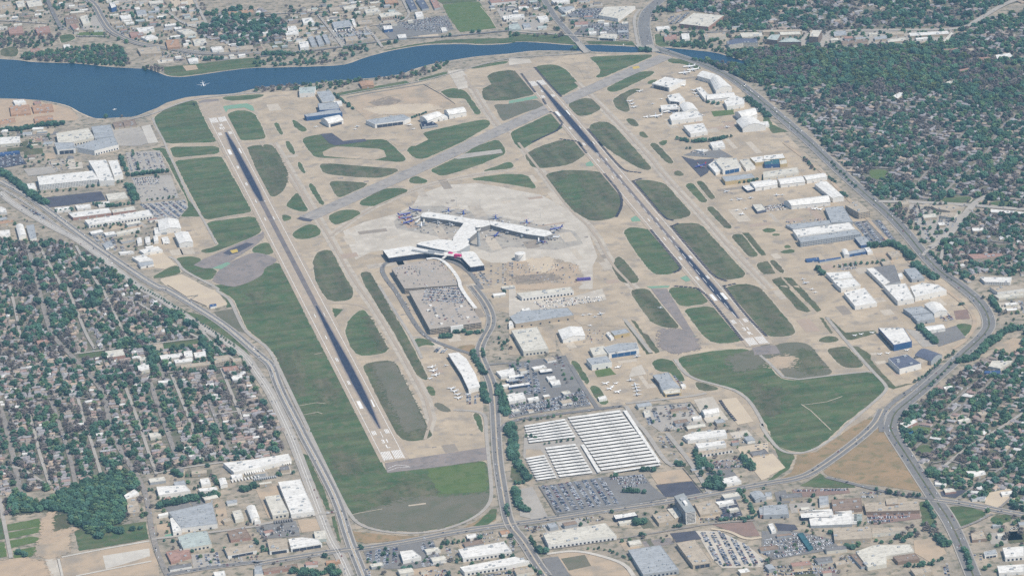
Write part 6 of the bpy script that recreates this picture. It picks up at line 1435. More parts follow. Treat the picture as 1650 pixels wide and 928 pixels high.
# ---- houses: hip and gable roofs, ell wings
HC = dict(g=('grey shingle', (.29, .27, .27)), b=('brown shingle', (.29, .24, .20)), t=('tan', (.42, .33, .25)), w=('white', (.62, .60, .56)), r=('reddish', (.33, .235, .20)), p=('pale grey', (.36, .35, .34)))
for k, (n_, c_) in HC.items(): mat('house_roof_'+n_.replace(' ', '_'), c_, tuple(x*.85 for x in c_), .3, c3=tuple(x*.75 for x in c_), scale3=.5)
for i, c_ in enumerate(((.55, .50, .42), (.42, .30, .23), (.66, .64, .60))): mat('house_wall_%s' % ('cream', 'brick', 'white')[i], c_, tuple(x*.9 for x in c_), .5)
def house_parts(kind, l, w, ell):
    wb, rb = MB(), MB(); h = 2.9
    def block(cx, cy, L, W, along_x, e=.5):
        wb.box(cx-L/2, cx+L/2, cy-W/2, cy+W/2, 0, h, bottom=False)
        x0, x1, y0, y1 = cx-L/2-e, cx+L/2+e, cy-W/2-e, cy+W/2+e; a = (W if along_x else L)/2+e; rise = a*.5; ins = a if kind == 'hip' else 0; z = h+.02
        if along_x: r0, r1 = (x0+ins, cy, z+rise), (x1-ins, cy, z+rise); A, B_, C, D = (x0, y0, z), (x1, y0, z), (x1, y1, z), (x0, y1, z)
        else: r0, r1 = (cx, y0+ins, z+rise), (cx, y1-ins, z+rise); A, B_, C, D = (x1, y0, z), (x1, y1, z), (x0, y1, z), (x0, y0, z)
        rb.face([A, B_, r1, r0]); rb.face([C, D, r0, r1]); rb.face([D, A, r0]); rb.face([B_, C, r1])
    block(0, 0, l, w, True)
    if ell: block(l*.27, -w*.55, l*.4, w*.75, False, .44)
    return wb, rb
HOUSE = []
for vi in range(8):
    kind = 'hip' if vi % 2 else 'gable'; wb, rb = house_parts(kind, 13+vi*.8+(3 if vi > 4 else 0), 8.6+(vi % 3)*1.1, vi % 4 != 3); HOUSE.append((wb, rb))
ch_me = MB().box(-.5, .5, -.4, .4, 0, 6.2).mesh('chimney', ['house_wall_brick'])
HM = {}
def house_mesh(v, rk, wk):
    if (v, rk, wk) not in HM:
        wb, rb = HOUSE[v]; HM[(v, rk, wk)] = (wb.mesh('wall', ['house_wall_'+wk]), rb.mesh('roof', ['house_roof_'+HC[rk][0].replace(' ', '_')]))
    return HM[(v, rk, wk)]
spots = []
def house_rows(zm, axis, along_sp, row_sp, keep, where, sz=1.0, pal='gggggbbbbttppgrrw', jit=.25):
    a = Vector(axis).normalized(); n = Vector((-a.y, a.x)); J, I = np.nonzero(zm)
    if not len(J): return
    X = GX0+I*GS; Y = GY0+J*GS; U = X*a.x+Y*a.y; V = X*n.x+Y*n.y
    v = V.min(); k = 0
    while v < V.max():
        u = U.min()+R.random()*along_sp
        while u < U.max():
            uu = u+R.uniform(-jit, jit)*along_sp*.5; vv = v+R.uniform(-1, 1)*2.5; x, y = a.x*uu+n.x*vv, a.y*uu+n.y*vv; u += along_sp*R.uniform(.9, 1.1)
            if not cell(zm, x, y) or not seen(x, y) or R.random() > keep: continue
            if not all(free(x+dx, y+dy) for dx, dy in ((0, 0), (7, 0), (-7, 0), (0, 7), (0, -7))): continue
            spots.append((x, y, math.atan2(n.y, n.x)+(math.pi if k % 2 else 0)+R.gauss(0, .04)+(math.pi/2 if R.random() < .2 else 0), R.randrange(8), R.choice(pal), R.choice(('cream', 'brick', 'white')), sz*R.uniform(.68, 1.05), where))
        v += row_sp*(.42 if k % 2 == 0 else .58)*2*.5*1.0; k += 1
zl = zone(('p', Z_LEFT)); zr = zone(('p', Z_RIGHT)); zlow = zone(('p', Z_LOWR)); zmid = zone(('p', Z_MIDR)); ztr = zone(('p', Z_RIGHT_TOP)); zl2 = zone(('p', Z_LEFT2), ('p', Z_TL2))
woods = zone(('03', '250,470 480,360 640,300 780,265 870,300 890,350 790,400 790,560 660,690 600,700 450,590 430,540 320,510 80,540 40,450 120,420'))
forest = zone(('p', '1230,82 1330,78 1400,76 1520,73 1600,95 1650,105 1650,170 1580,175 1540,150 1450,150 1400,160 1330,135 1270,135 1230,140 1190,125 1150,115 1120,95 1150,90 1190,88'))
forest &= zr | forest
zl &= ~woods; zr &= ~forest
axl = Vector(gp('02', 900, 925))-Vector(gp('02', 780, 600)); axr = Vector(gp('32', 1650, 430))-Vector(gp('32', 1260, 760)); axm = Vector(gp('31', 1420, 80))-Vector(gp('31', 1130, 320))
zl_lo = zl & zone(('p', '-100,580 250,560 500,590 500,900 -100,900')); zl_hi = zl & ~zl_lo
house_rows(zl_lo, axl, 16.5, 34, .93, 'west of the highway')
axh = Vector(gp('02', 700, 80))-Vector(gp('02', 300, 130))
house_rows(zl_hi, axh, 18, 36, .85, 'upper streets west of the highway')
house_rows(zlow, axr, 19, 38, .72, 'right of the boulevard', 1.1)
house_rows(zmid, (1, .15), 19, 40, .62, 'streets right of the shopping centre', 1.1)
house_rows(zr, axm, 24, 40, .72, 'wooded neighbourhood', 1.2, 'gggggbbbbtp')
house_rows(ztr, (1, .1), 24, 46, .55, 'farthest neighbourhood', 1.3, 'gggbbtp'); house_rows(zl2, (1, .1), 22, 44, .7, 'far neighbourhood beyond the lake', 1.3, 'gggbtwp')
for s in spots: i, j = int((s[0]-GX0)/GS), int((s[1]-GY0)/GS); occ[max(0, j-1):j+2, max(0, i-1):i+2] = True
spots.sort(key=lambda s: -sc(s[0], s[1]))
def in_band(x, y):
    q = proj(x, y, 0); return ('in the corner' if q[1] > 840 else 'near the wood' if 680 < q[1] <= 840 and q[0] < 240 else 'in nearer streets' if q[1] > 700 else 'farther up')
for s in spots[:300]:
    x, y, a, v, rk, wk, sz, wh = s; me = house_mesh(v, rk, wk); g0 = gz(x, y)
    root = empty('house', (x, y, g0), a); root.scale = (sz, sz, 1)
    tag(root, '%s %s house %s, %s' % (HC[rk][0], 'hip roofed' if v % 2 else 'gabled', in_band(x, y), wh), 'house', '%s %s houses %s, %s' % (HC[rk][0], 'hipped' if v % 2 else 'gabled', in_band(x, y), wh))
    link('wall', me[0], root); rf = link('roof', me[1], root)
    if v % 3 == 0: link('chimney', ch_me, rf, (3, 1.2, 0))
# the rest of the houses, one object per far quarter
rest = {}
for s in spots[300:]: rest.setdefault(s[7], []).append(s)
rk_list = list(HC)
for wh, ss in rest.items():
    mb = MB()
    for x, y, a, v, rk, wk, sz, _ in ss:
        c, s_ = math.cos(a)*sz, math.sin(a)*sz; g0 = gz(x, y)
        for src, mi in ((HOUSE[v][0], len(rk_list)+('cream', 'brick', 'white').index(wk)), (HOUSE[v][1], rk_list.index(rk))):
            b = len(mb.v); mb.v += [(x+p[0]*c-p[1]*s_, y+p[0]*s_+p[1]*c, g0+p[2]) for p in src.v]; mb.f += [tuple(b+i for i in f) for f in src.f]; mb.mi += [mi]*len(src.f)
    tag(mb.build('distant_houses', ['house_roof_'+HC[k][0].replace(' ', '_') for k in rk_list]+['house_wall_cream', 'house_wall_brick', 'house_wall_white']), 'mass of small houses, '+wh, 'houses', kind='stuff')
# ---- trees
mat('leaves_dark', (.048, .105, .066), (.078, .14, .085), .35, c3=(.022, .058, .036), scale3=1.2, rnd=.42, rough_=.8, spec=.1)
mat('leaves_olive', (.070, .098, .035), (.09, .11, .045), .35, c3=(.045, .07, .03), scale3=1.2, rnd=.3, rough_=.8, spec=.1)
mat('leaves_green', (.085, .145, .068), (.115, .165, .08), .35, c3=(.025, .06, .026), scale3=1.2, rnd=.38, rough_=.8, spec=.1)
mat('leaves_bare', (.185, .155, .14), (.14, .125, .11), .35, c3=(.06, .06, .045), scale3=1.2, rnd=.3, rough_=.9, spec=.05)
mat('bark', (.13, .10, .08), (.09, .075, .06), 1)
ICO = None
def ico():
    global ICO
    if ICO is None:
        bm = bmesh.new(); bmesh.ops.create_icosphere(bm, subdivisions=1, radius=1); bm.verts.ensure_lookup_table()
        ICO = ([tuple(v.co) for v in bm.verts], [tuple(v.index for v in f.verts) for f in bm.faces]); bm.free()
    return ICO
def crown_mesh(seed, leaf, w, h, n, loose):
    r = random.Random(seed); mb = MB(); iv, iff = ico()
    for k in range(n):
        a = r.random()*6.283; rr = w*.5*math.sqrt(r.random())*.78; z = h*(.28+.62*r.random()); rr *= math.sqrt(max(.12, 1-((z-h*.45)/(h*.6))**2))
        s = w*r.uniform(.13, .23)*(1-.2*loose); cx, cy = rr*math.cos(a), rr*math.sin(a); b = len(mb.v)
        for v in iv: f = s*r.uniform(.72, 1.25); mb.v.append((cx+v[0]*f, cy+v[1]*f, z+v[2]*f*.8))
        mb.f += [tuple(b+i for i in t) for t in iff]; mb.mi += [0]*len(iff)
    for k in range(int(90+80*loose)):
        a = r.random()*6.283; e = math.asin(r.uniform(-.5, 1)); q = r.uniform(.8, 1.1); cx, cy, cz = w*.5*q*math.cos(a)*math.cos(e), w*.5*q*math.sin(a)*math.cos(e), h*.5+h*.46*q*math.sin(e); s = w*r.uniform(.025, .06)
        t = Vector((r.gauss(0, 1), r.gauss(0, 1), r.gauss(0, 1))).normalized(); u = t.orthogonal().normalized()*s; v2 = t.cross(u)*r.uniform(.5, 1)
        c = Vector((cx, cy, cz)); mb.face([tuple(c+u), tuple(c+v2), tuple(c-u), tuple(c-v2)])
    return mb.mesh('crown', [leaf])
def trunk_mesh(seed, h):
    r = random.Random(seed); mb = MB(); mb.lathe([(h*.045, 0), (h*.03, h*.2), (h*.022, h*.45), (h*.008, h*.75)], 6)
    for k in range(4):
        a = r.random()*6.28+k*1.6; l = h*.3
        def fr(x, y, z, a=a, l=l, h0=h*(.2+.06*k)): t = z/l; return (x+math.cos(a)*t*l*.7, y+math.sin(a)*t*l*.7, h0+z)
        mb.lathe([(h*.016, 0), (h*.005, l)], 5, fr=fr)
    return mb.mesh('trunk', ['bark'])
TV = []   # crown, trunk, word
for i, (leaf, w, h, n, lo, word) in enumerate((('leaves_dark', 12, 10, 26, .2, 'broad dark green'), ('leaves_dark', 9, 9.5, 20, .3, 'round dark green'), ('leaves_green', 11, 9, 24, .5, 'broad mid green'), ('leaves_green', 8, 8, 18, .6, 'small mid green'),
       ('leaves_bare', 11, 9.5, 16, 1, 'grey brown half bare'), ('leaves_bare', 8.5, 8, 12, 1, 'small grey brown'), ('leaves_dark', 15, 11, 34, .3, 'very wide dark green'), ('leaves_olive', 12, 9, 22, .7, 'pale olive'))):
    TV.append((crown_mesh(10+i, leaf, w, h, n, lo), trunk_mesh(30+i, h), word))
trees = []
def scatter(zm, sp, dens, where, mix=(0, 0, 1, 1, 2, 2, 3, 4, 4, 5), s0=.75, s1=1.3, clump=0.0, fr=None):
    J, I = np.nonzero(zm)
    if not len(J): return
    x0, x1, y0, y1 = GX0+I.min()*GS, GX0+(I.max()+1)*GS, GY0+J.min()*GS, GY0+(J.max()+1)*GS; y = y0
    from mathutils import noise
    while y < y1:
        x = x0
        while x < x1:
            px, py = x+R.uniform(-.5, .5)*sp, y+R.uniform(-.5, .5)*sp; x += sp
            if not cell(zm, px, py) or not seen(px, py, 12) or not (fr or free)(px, py): continue
            d = dens*(1+clump*noise.noise(Vector((px*.012, py*.012, 3))) * 2)
            if R.random() > d: continue
            f = noise.noise(Vector((px*.006, py*.006, 9)))+.5*noise.noise(Vector((px*.02, py*.02, 5))); q = [m_ for m_ in mix if (m_ in (4, 5)) == (f > .12)] if R.random() < .62 else mix
            trees.append((px, py, R.uniform(s0, s1), R.choice(q or mix), where))
        y += sp
scatter(zl_lo, 10.5, .66, 'in the yards west of the highway', (0, 0, 1, 1, 2, 3, 4, 4, 4, 5), .6, 1.6, .6); scatter(zl_hi, 10.5, .72, 'in the upper streets west of the highway', (0, 0, 1, 1, 6, 2, 3, 4, 4, 4, 5), .6, 1.65, .8)
scatter(woods, 8, .92, 'in the lower left wood', (0, 0, 1, 2, 2, 6), .8, 1.3)
scatter(zlow, 9.3, .60, 'in the lower right neighbourhood', (0, 0, 1, 2, 2, 6, 4, 5), .7, 1.3, .6); scatter(zmid, 9.8, .62, 'in the streets right of the boulevard', (0, 0, 1, 2, 6, 3, 4, 4, 5), .7, 1.3, .6)
scatter(zr, 11.5, .70, 'in the wooded neighbourhood on the right', (0, 0, 1, 2, 6, 2, 4, 4, 4, 4, 5), .6, 1.6, .5); scatter(forest, 10.5, .92, 'in the forest beyond the creek', (0, 1, 2, 2, 6, 4, 4, 2, 5, 7, 7), .5, 1.8, .3)
scatter(ztr, 15, .62, 'in the farthest neighbourhood', (0, 0, 1, 2, 6, 4), 1, 1.6, .8); scatter(zl2, 14, .66, 'in the far streets beyond the lake', (0, 0, 1, 2, 6, 4), 1, 1.6, .8)
for s, d, w_, t_ in (('130,345 300,325 600,288 760,300 840,400 780,425 560,410 150,382', .9, 'in the wood on the far shore', '00'), ('0,210 60,200 380,215 370,290 200,310 0,310', .5, 'on the far left shore', '00'), ('600,752 700,738 760,705 870,725 945,688 850,745 700,750', .8, 'on the near lake shore', '00'),
             ('1000,410 1060,440 1030,470 880,440', .5, 'by the far shore path', '00'), ('60,340 230,340 420,330 700,290 730,320 640,385 400,420 0,425 0,350', .30, 'in the park on the far shore', '10'), ('0,562 300,530 560,520 900,485 1000,455 1240,385 1250,410 1080,480 990,500 700,515 520,570 400,600 0,590', .5, 'along the near lake shore', '10'),
             ('500,150 560,60 640,60 600,150', 0, 'x', '10'), ('1500,300 1650,250 1650,320 1500,340', .3, 'along the park strip', '10'), ('0,205 400,215 400,245 0,235', .35, 'along the far park', '20'), ('1380,60 1650,70 1650,180 1420,190 1300,170', .7, 'round the pink roofed store', '20'),
             ('930,0 1000,60 940,130 910,170 900,60', .5, 'beside the far avenue', '20'), ('940,270 1200,270 1400,320 1650,310 1650,420 1500,400 1300,325 1100,305 950,300', .75, 'along the creek', '20'), ('600,0 900,-10 920,40 780,60 660,50', .4, 'in the far lots', '10'),
             ('0,100 400,60 600,130 700,0 0,0', .12, 'among the far buildings', '00'), ('640,60 1300,0 1300,290 700,280', .10, 'among the far buildings right of the avenue', '00'), ('200,40 640,0 700,300 200,300', .10, 'among the far commercial streets', '10'), ('0,0 500,0 480,200 0,200', .08, 'in the far lots left of the avenue', '20'),
             ('940,180 1650,190 1650,300 1400,300 1100,260 930,270', .3, 'round the far apartments', '20'), ('60,180 1270,180 1200,290 700,300 60,300', .22, 'round the far office park', '30'), ('900,360 1280,395 1200,560 1060,640 980,600 860,430', .16, 'in the shopping centre car park', '31'),
             ('740,360 860,380 1060,640 1000,650 860,500', .5, 'beside the boulevard by the shopping centre', '31'), ('700,610 850,590 920,580 940,640 820,660 700,660', .6, 'by the creek at the bottom left', '03'), ('780,290 890,300 940,500 930,560 800,560 880,430', .35, 'beside the main street by the wood', '03'),
             ('0,450 60,410 120,430 90,530 0,560', .5, 'left of the wood', '03'), ('600,300 560,360 480,380 400,400', .4, 'x', '03'), ('1160,480 1430,520 1370,575 1180,600', .35, 'in the overgrown lot', '33'), ('820,640 1090,580 1110,700 980,700 860,680', .65, 'in the grove left of the lower boulevard', '33'), ('500,690 930,680 940,720 560,760', .45, 'behind the sprawling building', '33'),
             ('1400,560 1650,500 1650,700 1450,720', .15, 'at the right edge', '33'), ('1220,640 1650,620 1650,925 1300,925', .10, 'among the lower right offices', '33'), ('1040,260 1290,410 1100,400 1000,200', .3, 'by the corner shops', '33'), ('0,880 300,900 600,925 0,925', .15, 'along the bottom', '13'), ('650,640 1100,600 1250,620 1300,580 1020,650', 0, 'x', '23')):
    if d: scatter(zone((t_, s)), 11, d, w_, (0, 1, 2, 2, 3, 0, 4), .7, 1.25, fr=bfree if 'car park' in w_ or 'park on' in w_ or 'far park' in w_ or 'office park' in w_ or 'far shore' in w_ else None)
for z_ in CZ: scatter(zone((z_[0], z_[1])), 13, .16, 'among the yards '+z_[5], (0, 1, 2, 3, 3, 5, 4), .5, 1.0, fr=bfree)
def tree_row(tile, s, step, where, mix=(0, 1, 1, 3), s0=.7, s1=1.05, dbl=0, jit=1.5):
    P = pts_of(tile, s)
    for (x, y, a) in along(P, step):
        for off in ((-dbl/2, dbl/2) if dbl else (0,)):
            trees.append((x-math.sin(a)*off+R.gauss(0, jit), y+math.cos(a)*off+R.gauss(0, jit), R.uniform(s0, s1), R.choice(mix), where))
D = (0, 1, 6)
for a in (('23', '30,90 40,200 70,240 110,300 125,335', 9, 'left of the canopies', D, .8, 1.1, 7), ('23', '50,345 100,340', 8, 'left of the canopies', D), ('23', '38,390 65,490 130,522', 8, 'at the pale empty lot', D, .9, 1.2, 6), ('12', '1380,425 1400,480 1455,570', 9, 'beside the terminal street', D, .7, .9, 5), ('12', '1440,635 1455,690 1465,740', 9, 'beside the bent hangar', D, .8, 1.1, 6),
          ('12', '1445,420 1452,465', 9, 'in the street bend'), ('12', '1545,640 1570,720 1590,830', 9, 'right of the terminal street', D, .8, 1.1, 8), ('13', '1600,0 1640,60 1625,130 1640,200', 9, 'right of the lower street', D, .9, 1.2, 8), ('22', '10,890 30,925', 9, 'left of the canopies', D, .9, 1.2, 8), ('12', '1180,330 1262,328', 8, 'in the garden below the garage', D, .7, .9, 6), ('12', '1262,300 1345,298', 8, 'in the garden below the garage', D, .7, .9, 5),
          ('12', '1350,310 1440,302', 8, 'in the garden below the garage', D, .7, .9, 5), ('22', '100,860 340,828', 13, 'above the canopies', (1, 3)), ('23', '220,95 430,65', 13, 'between canopy blocks', (1, 3), .6, .8), ('23', '110,50 200,60', 11, 'among the canopies'), ('01', '815,212 1065,185', 10, 'between the left car parks', D, .8, 1.1, 7), ('01', '760,90 800,180', 10, 'right of the white offices', D), ('01', '820,280 862,370', 10, 'below the white offices', D, .9, 1.2, 9),
          ('01', '0,185 120,270 210,345 290,395', 10, 'along the highway', D, .9, 1.2, 10), ('01', '250,322 500,300', 16, 'in front of the white offices', (3, 1)), ('01', '560,285 800,250', 13, 'in front of the white offices', (1, 3, 0)), ('01', '590,395 700,408 840,390', 10, 'among the white sheds', D), ('01', '360,440 460,432', 10, 'among the white sheds', D), ('01', '500,545 780,520', 17, 'below the longest warehouse', (3, 1)), ('01', '840,62 850,90', 9, 'in the upper left car park'), ('01', '870,140 880,180', 9, 'in the upper left car park'),
          ('01', '930,370 1115,350', 14, 'in the left car parks', (3, 1)), ('01', '985,215 1000,230', 8, 'in the left car parks'), ('01', '150,160 230,150', 10, 'by the far left lot', (3, 4)), ('00', '0,830 140,825 250,800 400,790', 10, 'below the orange yard', D, .9, 1.2, 9), ('00', '1300,385 1320,385 1375,380 1440,375', 17, 'along the far park', (6,), .9, 1.1), ('20', '1065,885 1160,905 1300,895 1410,870', 10, 'below the far hangars', D, .9, 1.1), ('20', '1165,382 1240,400 1370,435', 13, 'along the boulevard, far end', D), ('20', '1500,630 1560,670 1650,750', 13, 'beside the boulevard, far end', D, .8, 1.1, 10),
          ('20', '1255,655 1335,668', 17, 'between the far hangars', (0,)), ('20', '470,232 530,238', 16, 'by the small bridge'), ('20', '400,320 440,305', 10, 'by the small bridge', D), ('20', '830,325 900,330', 10, 'by the avenue bridge', D, .9, 1.2, 6), ('10', '860,280 925,272', 16, 'at the far shore', (6,), .9, 1.2), ('10', '1380,210 1440,208', 18, 'at the far shore, right', (6,)), ('10', '800,110 930,118', 12, 'in front of the cream far warehouse', D), ('10', '1190,240 1250,232', 12, 'at the far shore'), ('10', '590,310 730,320', 12, 'at the far shore', D), ('10', '60,350 230,350', 10, 'at the far shore', D, .9, 1.2, 8),
          ('10', '1000,750 1090,718', 9, 'round the white arched hangar', D, .6, .8), ('10', '500,600 630,700', 12, 'beside the grey hangar block', D, .7, .9), ('21', '1460,260 1500,255 1650,225', 13, 'behind the hangar row', D, .7, .9), ('21', '1130,42 1150,45', 8, 'by the white shed'), ('31', '680,660 760,655 830,650 900,690 940,745', 9, 'along the tan access track', D, 1, 1.3, 10), ('31', '960,780 1020,830 1100,870', 9, 'beside the boulevard', D, 1, 1.2, 8), ('31', '340,800 385,840', 9, 'by the twin hangars', D, .9, 1.2), ('31', '450,790 640,770 760,760', 13, 'above the twin hangars', (1, 3, 0)),
          ('31', '410,225 460,260', 10, 'at the end of the hangar row', D), ('31', '500,335 540,350', 10, 'at the end of the hangar row', D), ('31', '260,110 330,180', 10, 'behind the hangar row', (4, 1)), ('31', '1060,700 1180,830', 14, 'in the boulevard median', (0, 1)), ('31', '430,135 600,300', 26, 'in the boulevard median', (1, 3)), ('31', '1180,800 1210,850', 10, 'beside the boulevard'), ('32', '985,265 1030,310 1095,370', 8, 'in the row by the white shed', D, .8, 1.1, 6), ('32', '960,615 1030,575 1120,490 1210,425', 14, 'along the boulevard verge', (1, 3)), ('32', '1060,640 1200,500', 22, 'in the lower boulevard median', (1, 3)),
          ('32', '1240,490 1330,470 1400,400 1540,290 1650,275', 9, 'along the boulevard, right', D, .9, 1.3, 10), ('32', '1400,85 1440,90 1500,180', 12, 'beside the boulevard bend', D, .9, 1.3), ('32', '1240,130 1290,125', 10, 'by the jet centre', D), ('32', '880,925 1000,800 1100,660', 11, 'right of the boulevard', D), ('23', '1180,150 1215,300', 18, 'beside the lane', D, .9, 1.2), ('23', '1225,205 1275,265', 9, 'beside the lane', D, .9, 1.2, 7), ('23', '1480,178 1550,265', 8, 'by the sandy yard', D, .8, 1.1, 7), ('23', '1245,355 1370,380', 8, 'in the grove above the street', D, .9, 1.3, 16), ('23', '1270,320 1350,330', 9, 'in the grove above the street', D, .9, 1.2, 10),
          ('23', '1280,280 1345,285', 9, 'in the grove above the street', D), ('23', '1060,225 1120,235', 9, 'below the vehicle yard', D), ('23', '850,262 950,262', 11, 'below the long canopies', D, .9, 1.2), ('23', '725,400 760,395 860,405', 11, 'in the car lot corner', D), ('23', '650,305 700,300', 9, 'in the car lot corner'), ('23', '810,598 885,592', 8, 'by the tan flat block', D, .9, 1.2, 8), ('23', '1340,575 1550,565', 7, 'below the dark lot', D, .6, .9), ('23', '1040,622 1090,615', 8, 'below the tower', D, .7, 1), ('23', '190,775 240,780', 8, 'at the warehouse corner', (6,), 1, 1.2), ('23', '130,690 180,765', 9, 'at the warehouse corner'), ('23', '840,675 865,672', 7, 'on the rail siding'),
          ('23', '500,760 620,760 760,830', 12, 'along the curving wall', (3, 1), .6, .8), ('23', '1460,400 1520,480 1560,560', 14, 'between the lots by the wide street', D), ('23', '130,870 200,925', 9, 'at the bottom street'), ('33', '1110,690 1150,745', 8, 'left of the boulevard', D, 1, 1.3, 8), ('33', '520,745 580,755', 8, 'in the lower lots', (6,)), ('33', '900,870 1100,855', 9, 'round the bottom office', D), ('33', '1080,840 1140,820', 9, 'round the bottom office', D), ('33', '1265,760 1300,830 1310,900', 10, 'right of the boulevard, bottom', D), ('33', '780,400 870,420 990,430', 10, 'below the brown triangle', (4, 1, 0)), ('33', '720,385 740,385', 8, 'below the brown triangle'),
          ('33', '1040,270 1110,300', 10, 'beside the boulevard', D, .9, 1.2, 8), ('33', '1030,470 1060,520 1080,560', 9, 'on the lawn by the boulevard', D), ('33', '600,600 750,595', 14, 'between the tan halls', (1, 3)), ('03', '1000,490 1080,470 1200,450 1400,415', 8, 'in the belt above the huge warehouse', D, .9, 1.2, 12), ('03', '1540,390 1620,365', 9, 'below the factory', D, 1, 1.2, 8), ('03', '115,780 175,800', 8, 'on the green plots', (6,)), ('03', '700,645 780,650', 8, 'by the creek', D, .9, 1.1, 8), ('03', '820,640 920,625', 9, 'by the creek', D, .7, .9), ('03', '1100,280 1150,300', 8, 'in the left works', (6,), .9, 1.1), ('03', '1250,290 1300,280', 9, 'in the left works', D), ('03', '1340,300 1380,360', 8, 'in the left works', (4, 0)),
          ('03', '940,390 985,380', 8, 'beside the main street', D), ('03', '1310,240 1330,240', 8, 'in the left works'), ('13', '245,535 380,520', 10, 'below the white factory', (1, 3)), ('13', '660,750 690,765', 9, 'at the crossroads', (0,)), ('13', '960,890 1000,885', 9, 'on the lower lot edge', (6,)), ('13', '1190,730 1320,715 1440,690', 11, 'along the street below the field', (4, 1, 0)), ('13', '1220,835 1310,830', 9, 'left of the long warehouse', (4, 3)), ('13', '480,890 530,925', 9, 'along the bottom', D, .9, 1.2, 10), ('13', '240,900 420,925', 10, 'along the bottom', D, .9, 1.2, 10), ('13', '1590,500 1610,560', 10, 'at the crossroads'), ('13', '60,770 90,765', 8, 'by the white arches'),
          ('02', '950,400 990,500', 8, 'beside the school', D, .9, 1.1, 8), ('02', '640,600 820,580', 8, 'below the school lawn', D, .8, 1.1, 5), ('02', '630,560 760,545', 9, 'below the school lawn', D), ('02', '150,330 230,340 180,370', 8, 'by the church on the bend', D, 1, 1.2, 8), ('02', '1280,340 1300,400', 9, 'by the school field', D, 1, 1.2), ('02', '1060,475 1085,480', 8, 'in front of the school'), ('02', '900,20 1180,180', 11, 'along the west carriageway', (1, 3), .5, .7), ('02', '1240,220 1500,400', 11, 'along the west carriageway', (1, 3), .5, .7), ('32', '0,-10 0,-10', 99, 'x')):
    if a[3] != 'x': tree_row(*a)
trees.sort(key=lambda t: -(TV[t[3]][0].dimensions.x if 0 else 1)*sc(t[0], t[1])*t[2])
near = trees[:300]; far_ = trees[300:]
first = {}
for (x, y, s, v, wh) in near:
    root = empty('tree', (x, y, gz(x, y)), R.random()*6.28); root.scale = (s, s, s)
    tag(root, '%s tree %s' % (TV[v][2], wh), 'tree', '%s trees %s' % (TV[v][2], wh))
    link('trunk', TV[v][1], root); first.setdefault(v, link('crown', TV[v][0], root))
for v in range(len(TV)):
    if v not in first:
        t = next((t for t in far_ if t[3] == v)); far_.remove(t); root = empty('tree', (t[0], t[1], gz(t[0], t[1]))); root.scale = (t[2],)*3
        tag(root, '%s tree %s' % (TV[v][2], t[4]), 'tree'); link('trunk', TV[v][1], root); first[v] = link('crown', TV[v][0], root)
def instancer(name, pts, label, cat):
    me = bpy.data.meshes.new(name); me.from_pydata([(p[0], p[1], gz(p[0], p[1])-.2) for p in pts], [], [])
    for nm, ty, vals in (('s', 'FLOAT', [p[2] for p in pts]), ('r', 'FLOAT', [R.random()*6.28 for _ in pts]), ('k', 'INT', [p[3] for p in pts])):
        at = me.attributes.new(nm, ty, 'POINT'); at.data.foreach_set('value', vals)
    o = link(name, me); tag(o, label, cat, kind='stuff')
    md = o.modifiers.new('planting', 'NODES'); md.node_group = NG
    return o
NG = bpy.data.node_groups.new('planting', 'GeometryNodeTree'); NG.interface.new_socket('Geometry', in_out='INPUT', socket_type='NodeSocketGeometry'); NG.interface.new_socket('Geometry', in_out='OUTPUT', socket_type='NodeSocketGeometry')
N = NG.nodes; L = NG.links; gi = N.new('NodeGroupInput'); go = N.new('NodeGroupOutput'); ins = N.new('GeometryNodeInstanceOnPoints'); jn = N.new('GeometryNodeJoinGeometry')
for v in reversed(range(len(TV))):
    oi = N.new('GeometryNodeObjectInfo'); oi.inputs['Object'].default_value = first[v]; oi.inputs['As Instance'].default_value = True; oi.transform_space = 'ORIGINAL'; L.new(oi.outputs['Geometry'], jn.inputs[0])
m2p = N.new('GeometryNodeMeshToPoints'); L.new(gi.outputs[0], m2p.inputs[0]); L.new(m2p.outputs[0], ins.inputs['Points']); L.new(jn.outputs[0], ins.inputs['Instance']); ins.inputs['Pick Instance'].default_value = True
def attr(nm, ty):
    a = N.new('GeometryNodeInputNamedAttribute'); a.data_type = ty; a.inputs['Name'].default_value = nm; return a.outputs[0]
L.new(attr('k', 'INT'), ins.inputs['Instance Index']); cr = N.new('ShaderNodeCombineXYZ'); L.new(attr('r', 'FLOAT'), cr.inputs[2]); L.new(cr.outputs[0], ins.inputs['Rotation']); L.new(attr('s', 'FLOAT'), ins.inputs['Scale']); L.new(ins.outputs[0], go.inputs[0])
groups = {}
for t in far_: groups.setdefault(t[4], []).append(t)
for wh, ts in groups.items(): instancer('woodland', ts, 'mass of trees '+wh, 'trees')
print('TREES', len(trees), 'HOUSES', len(spots))
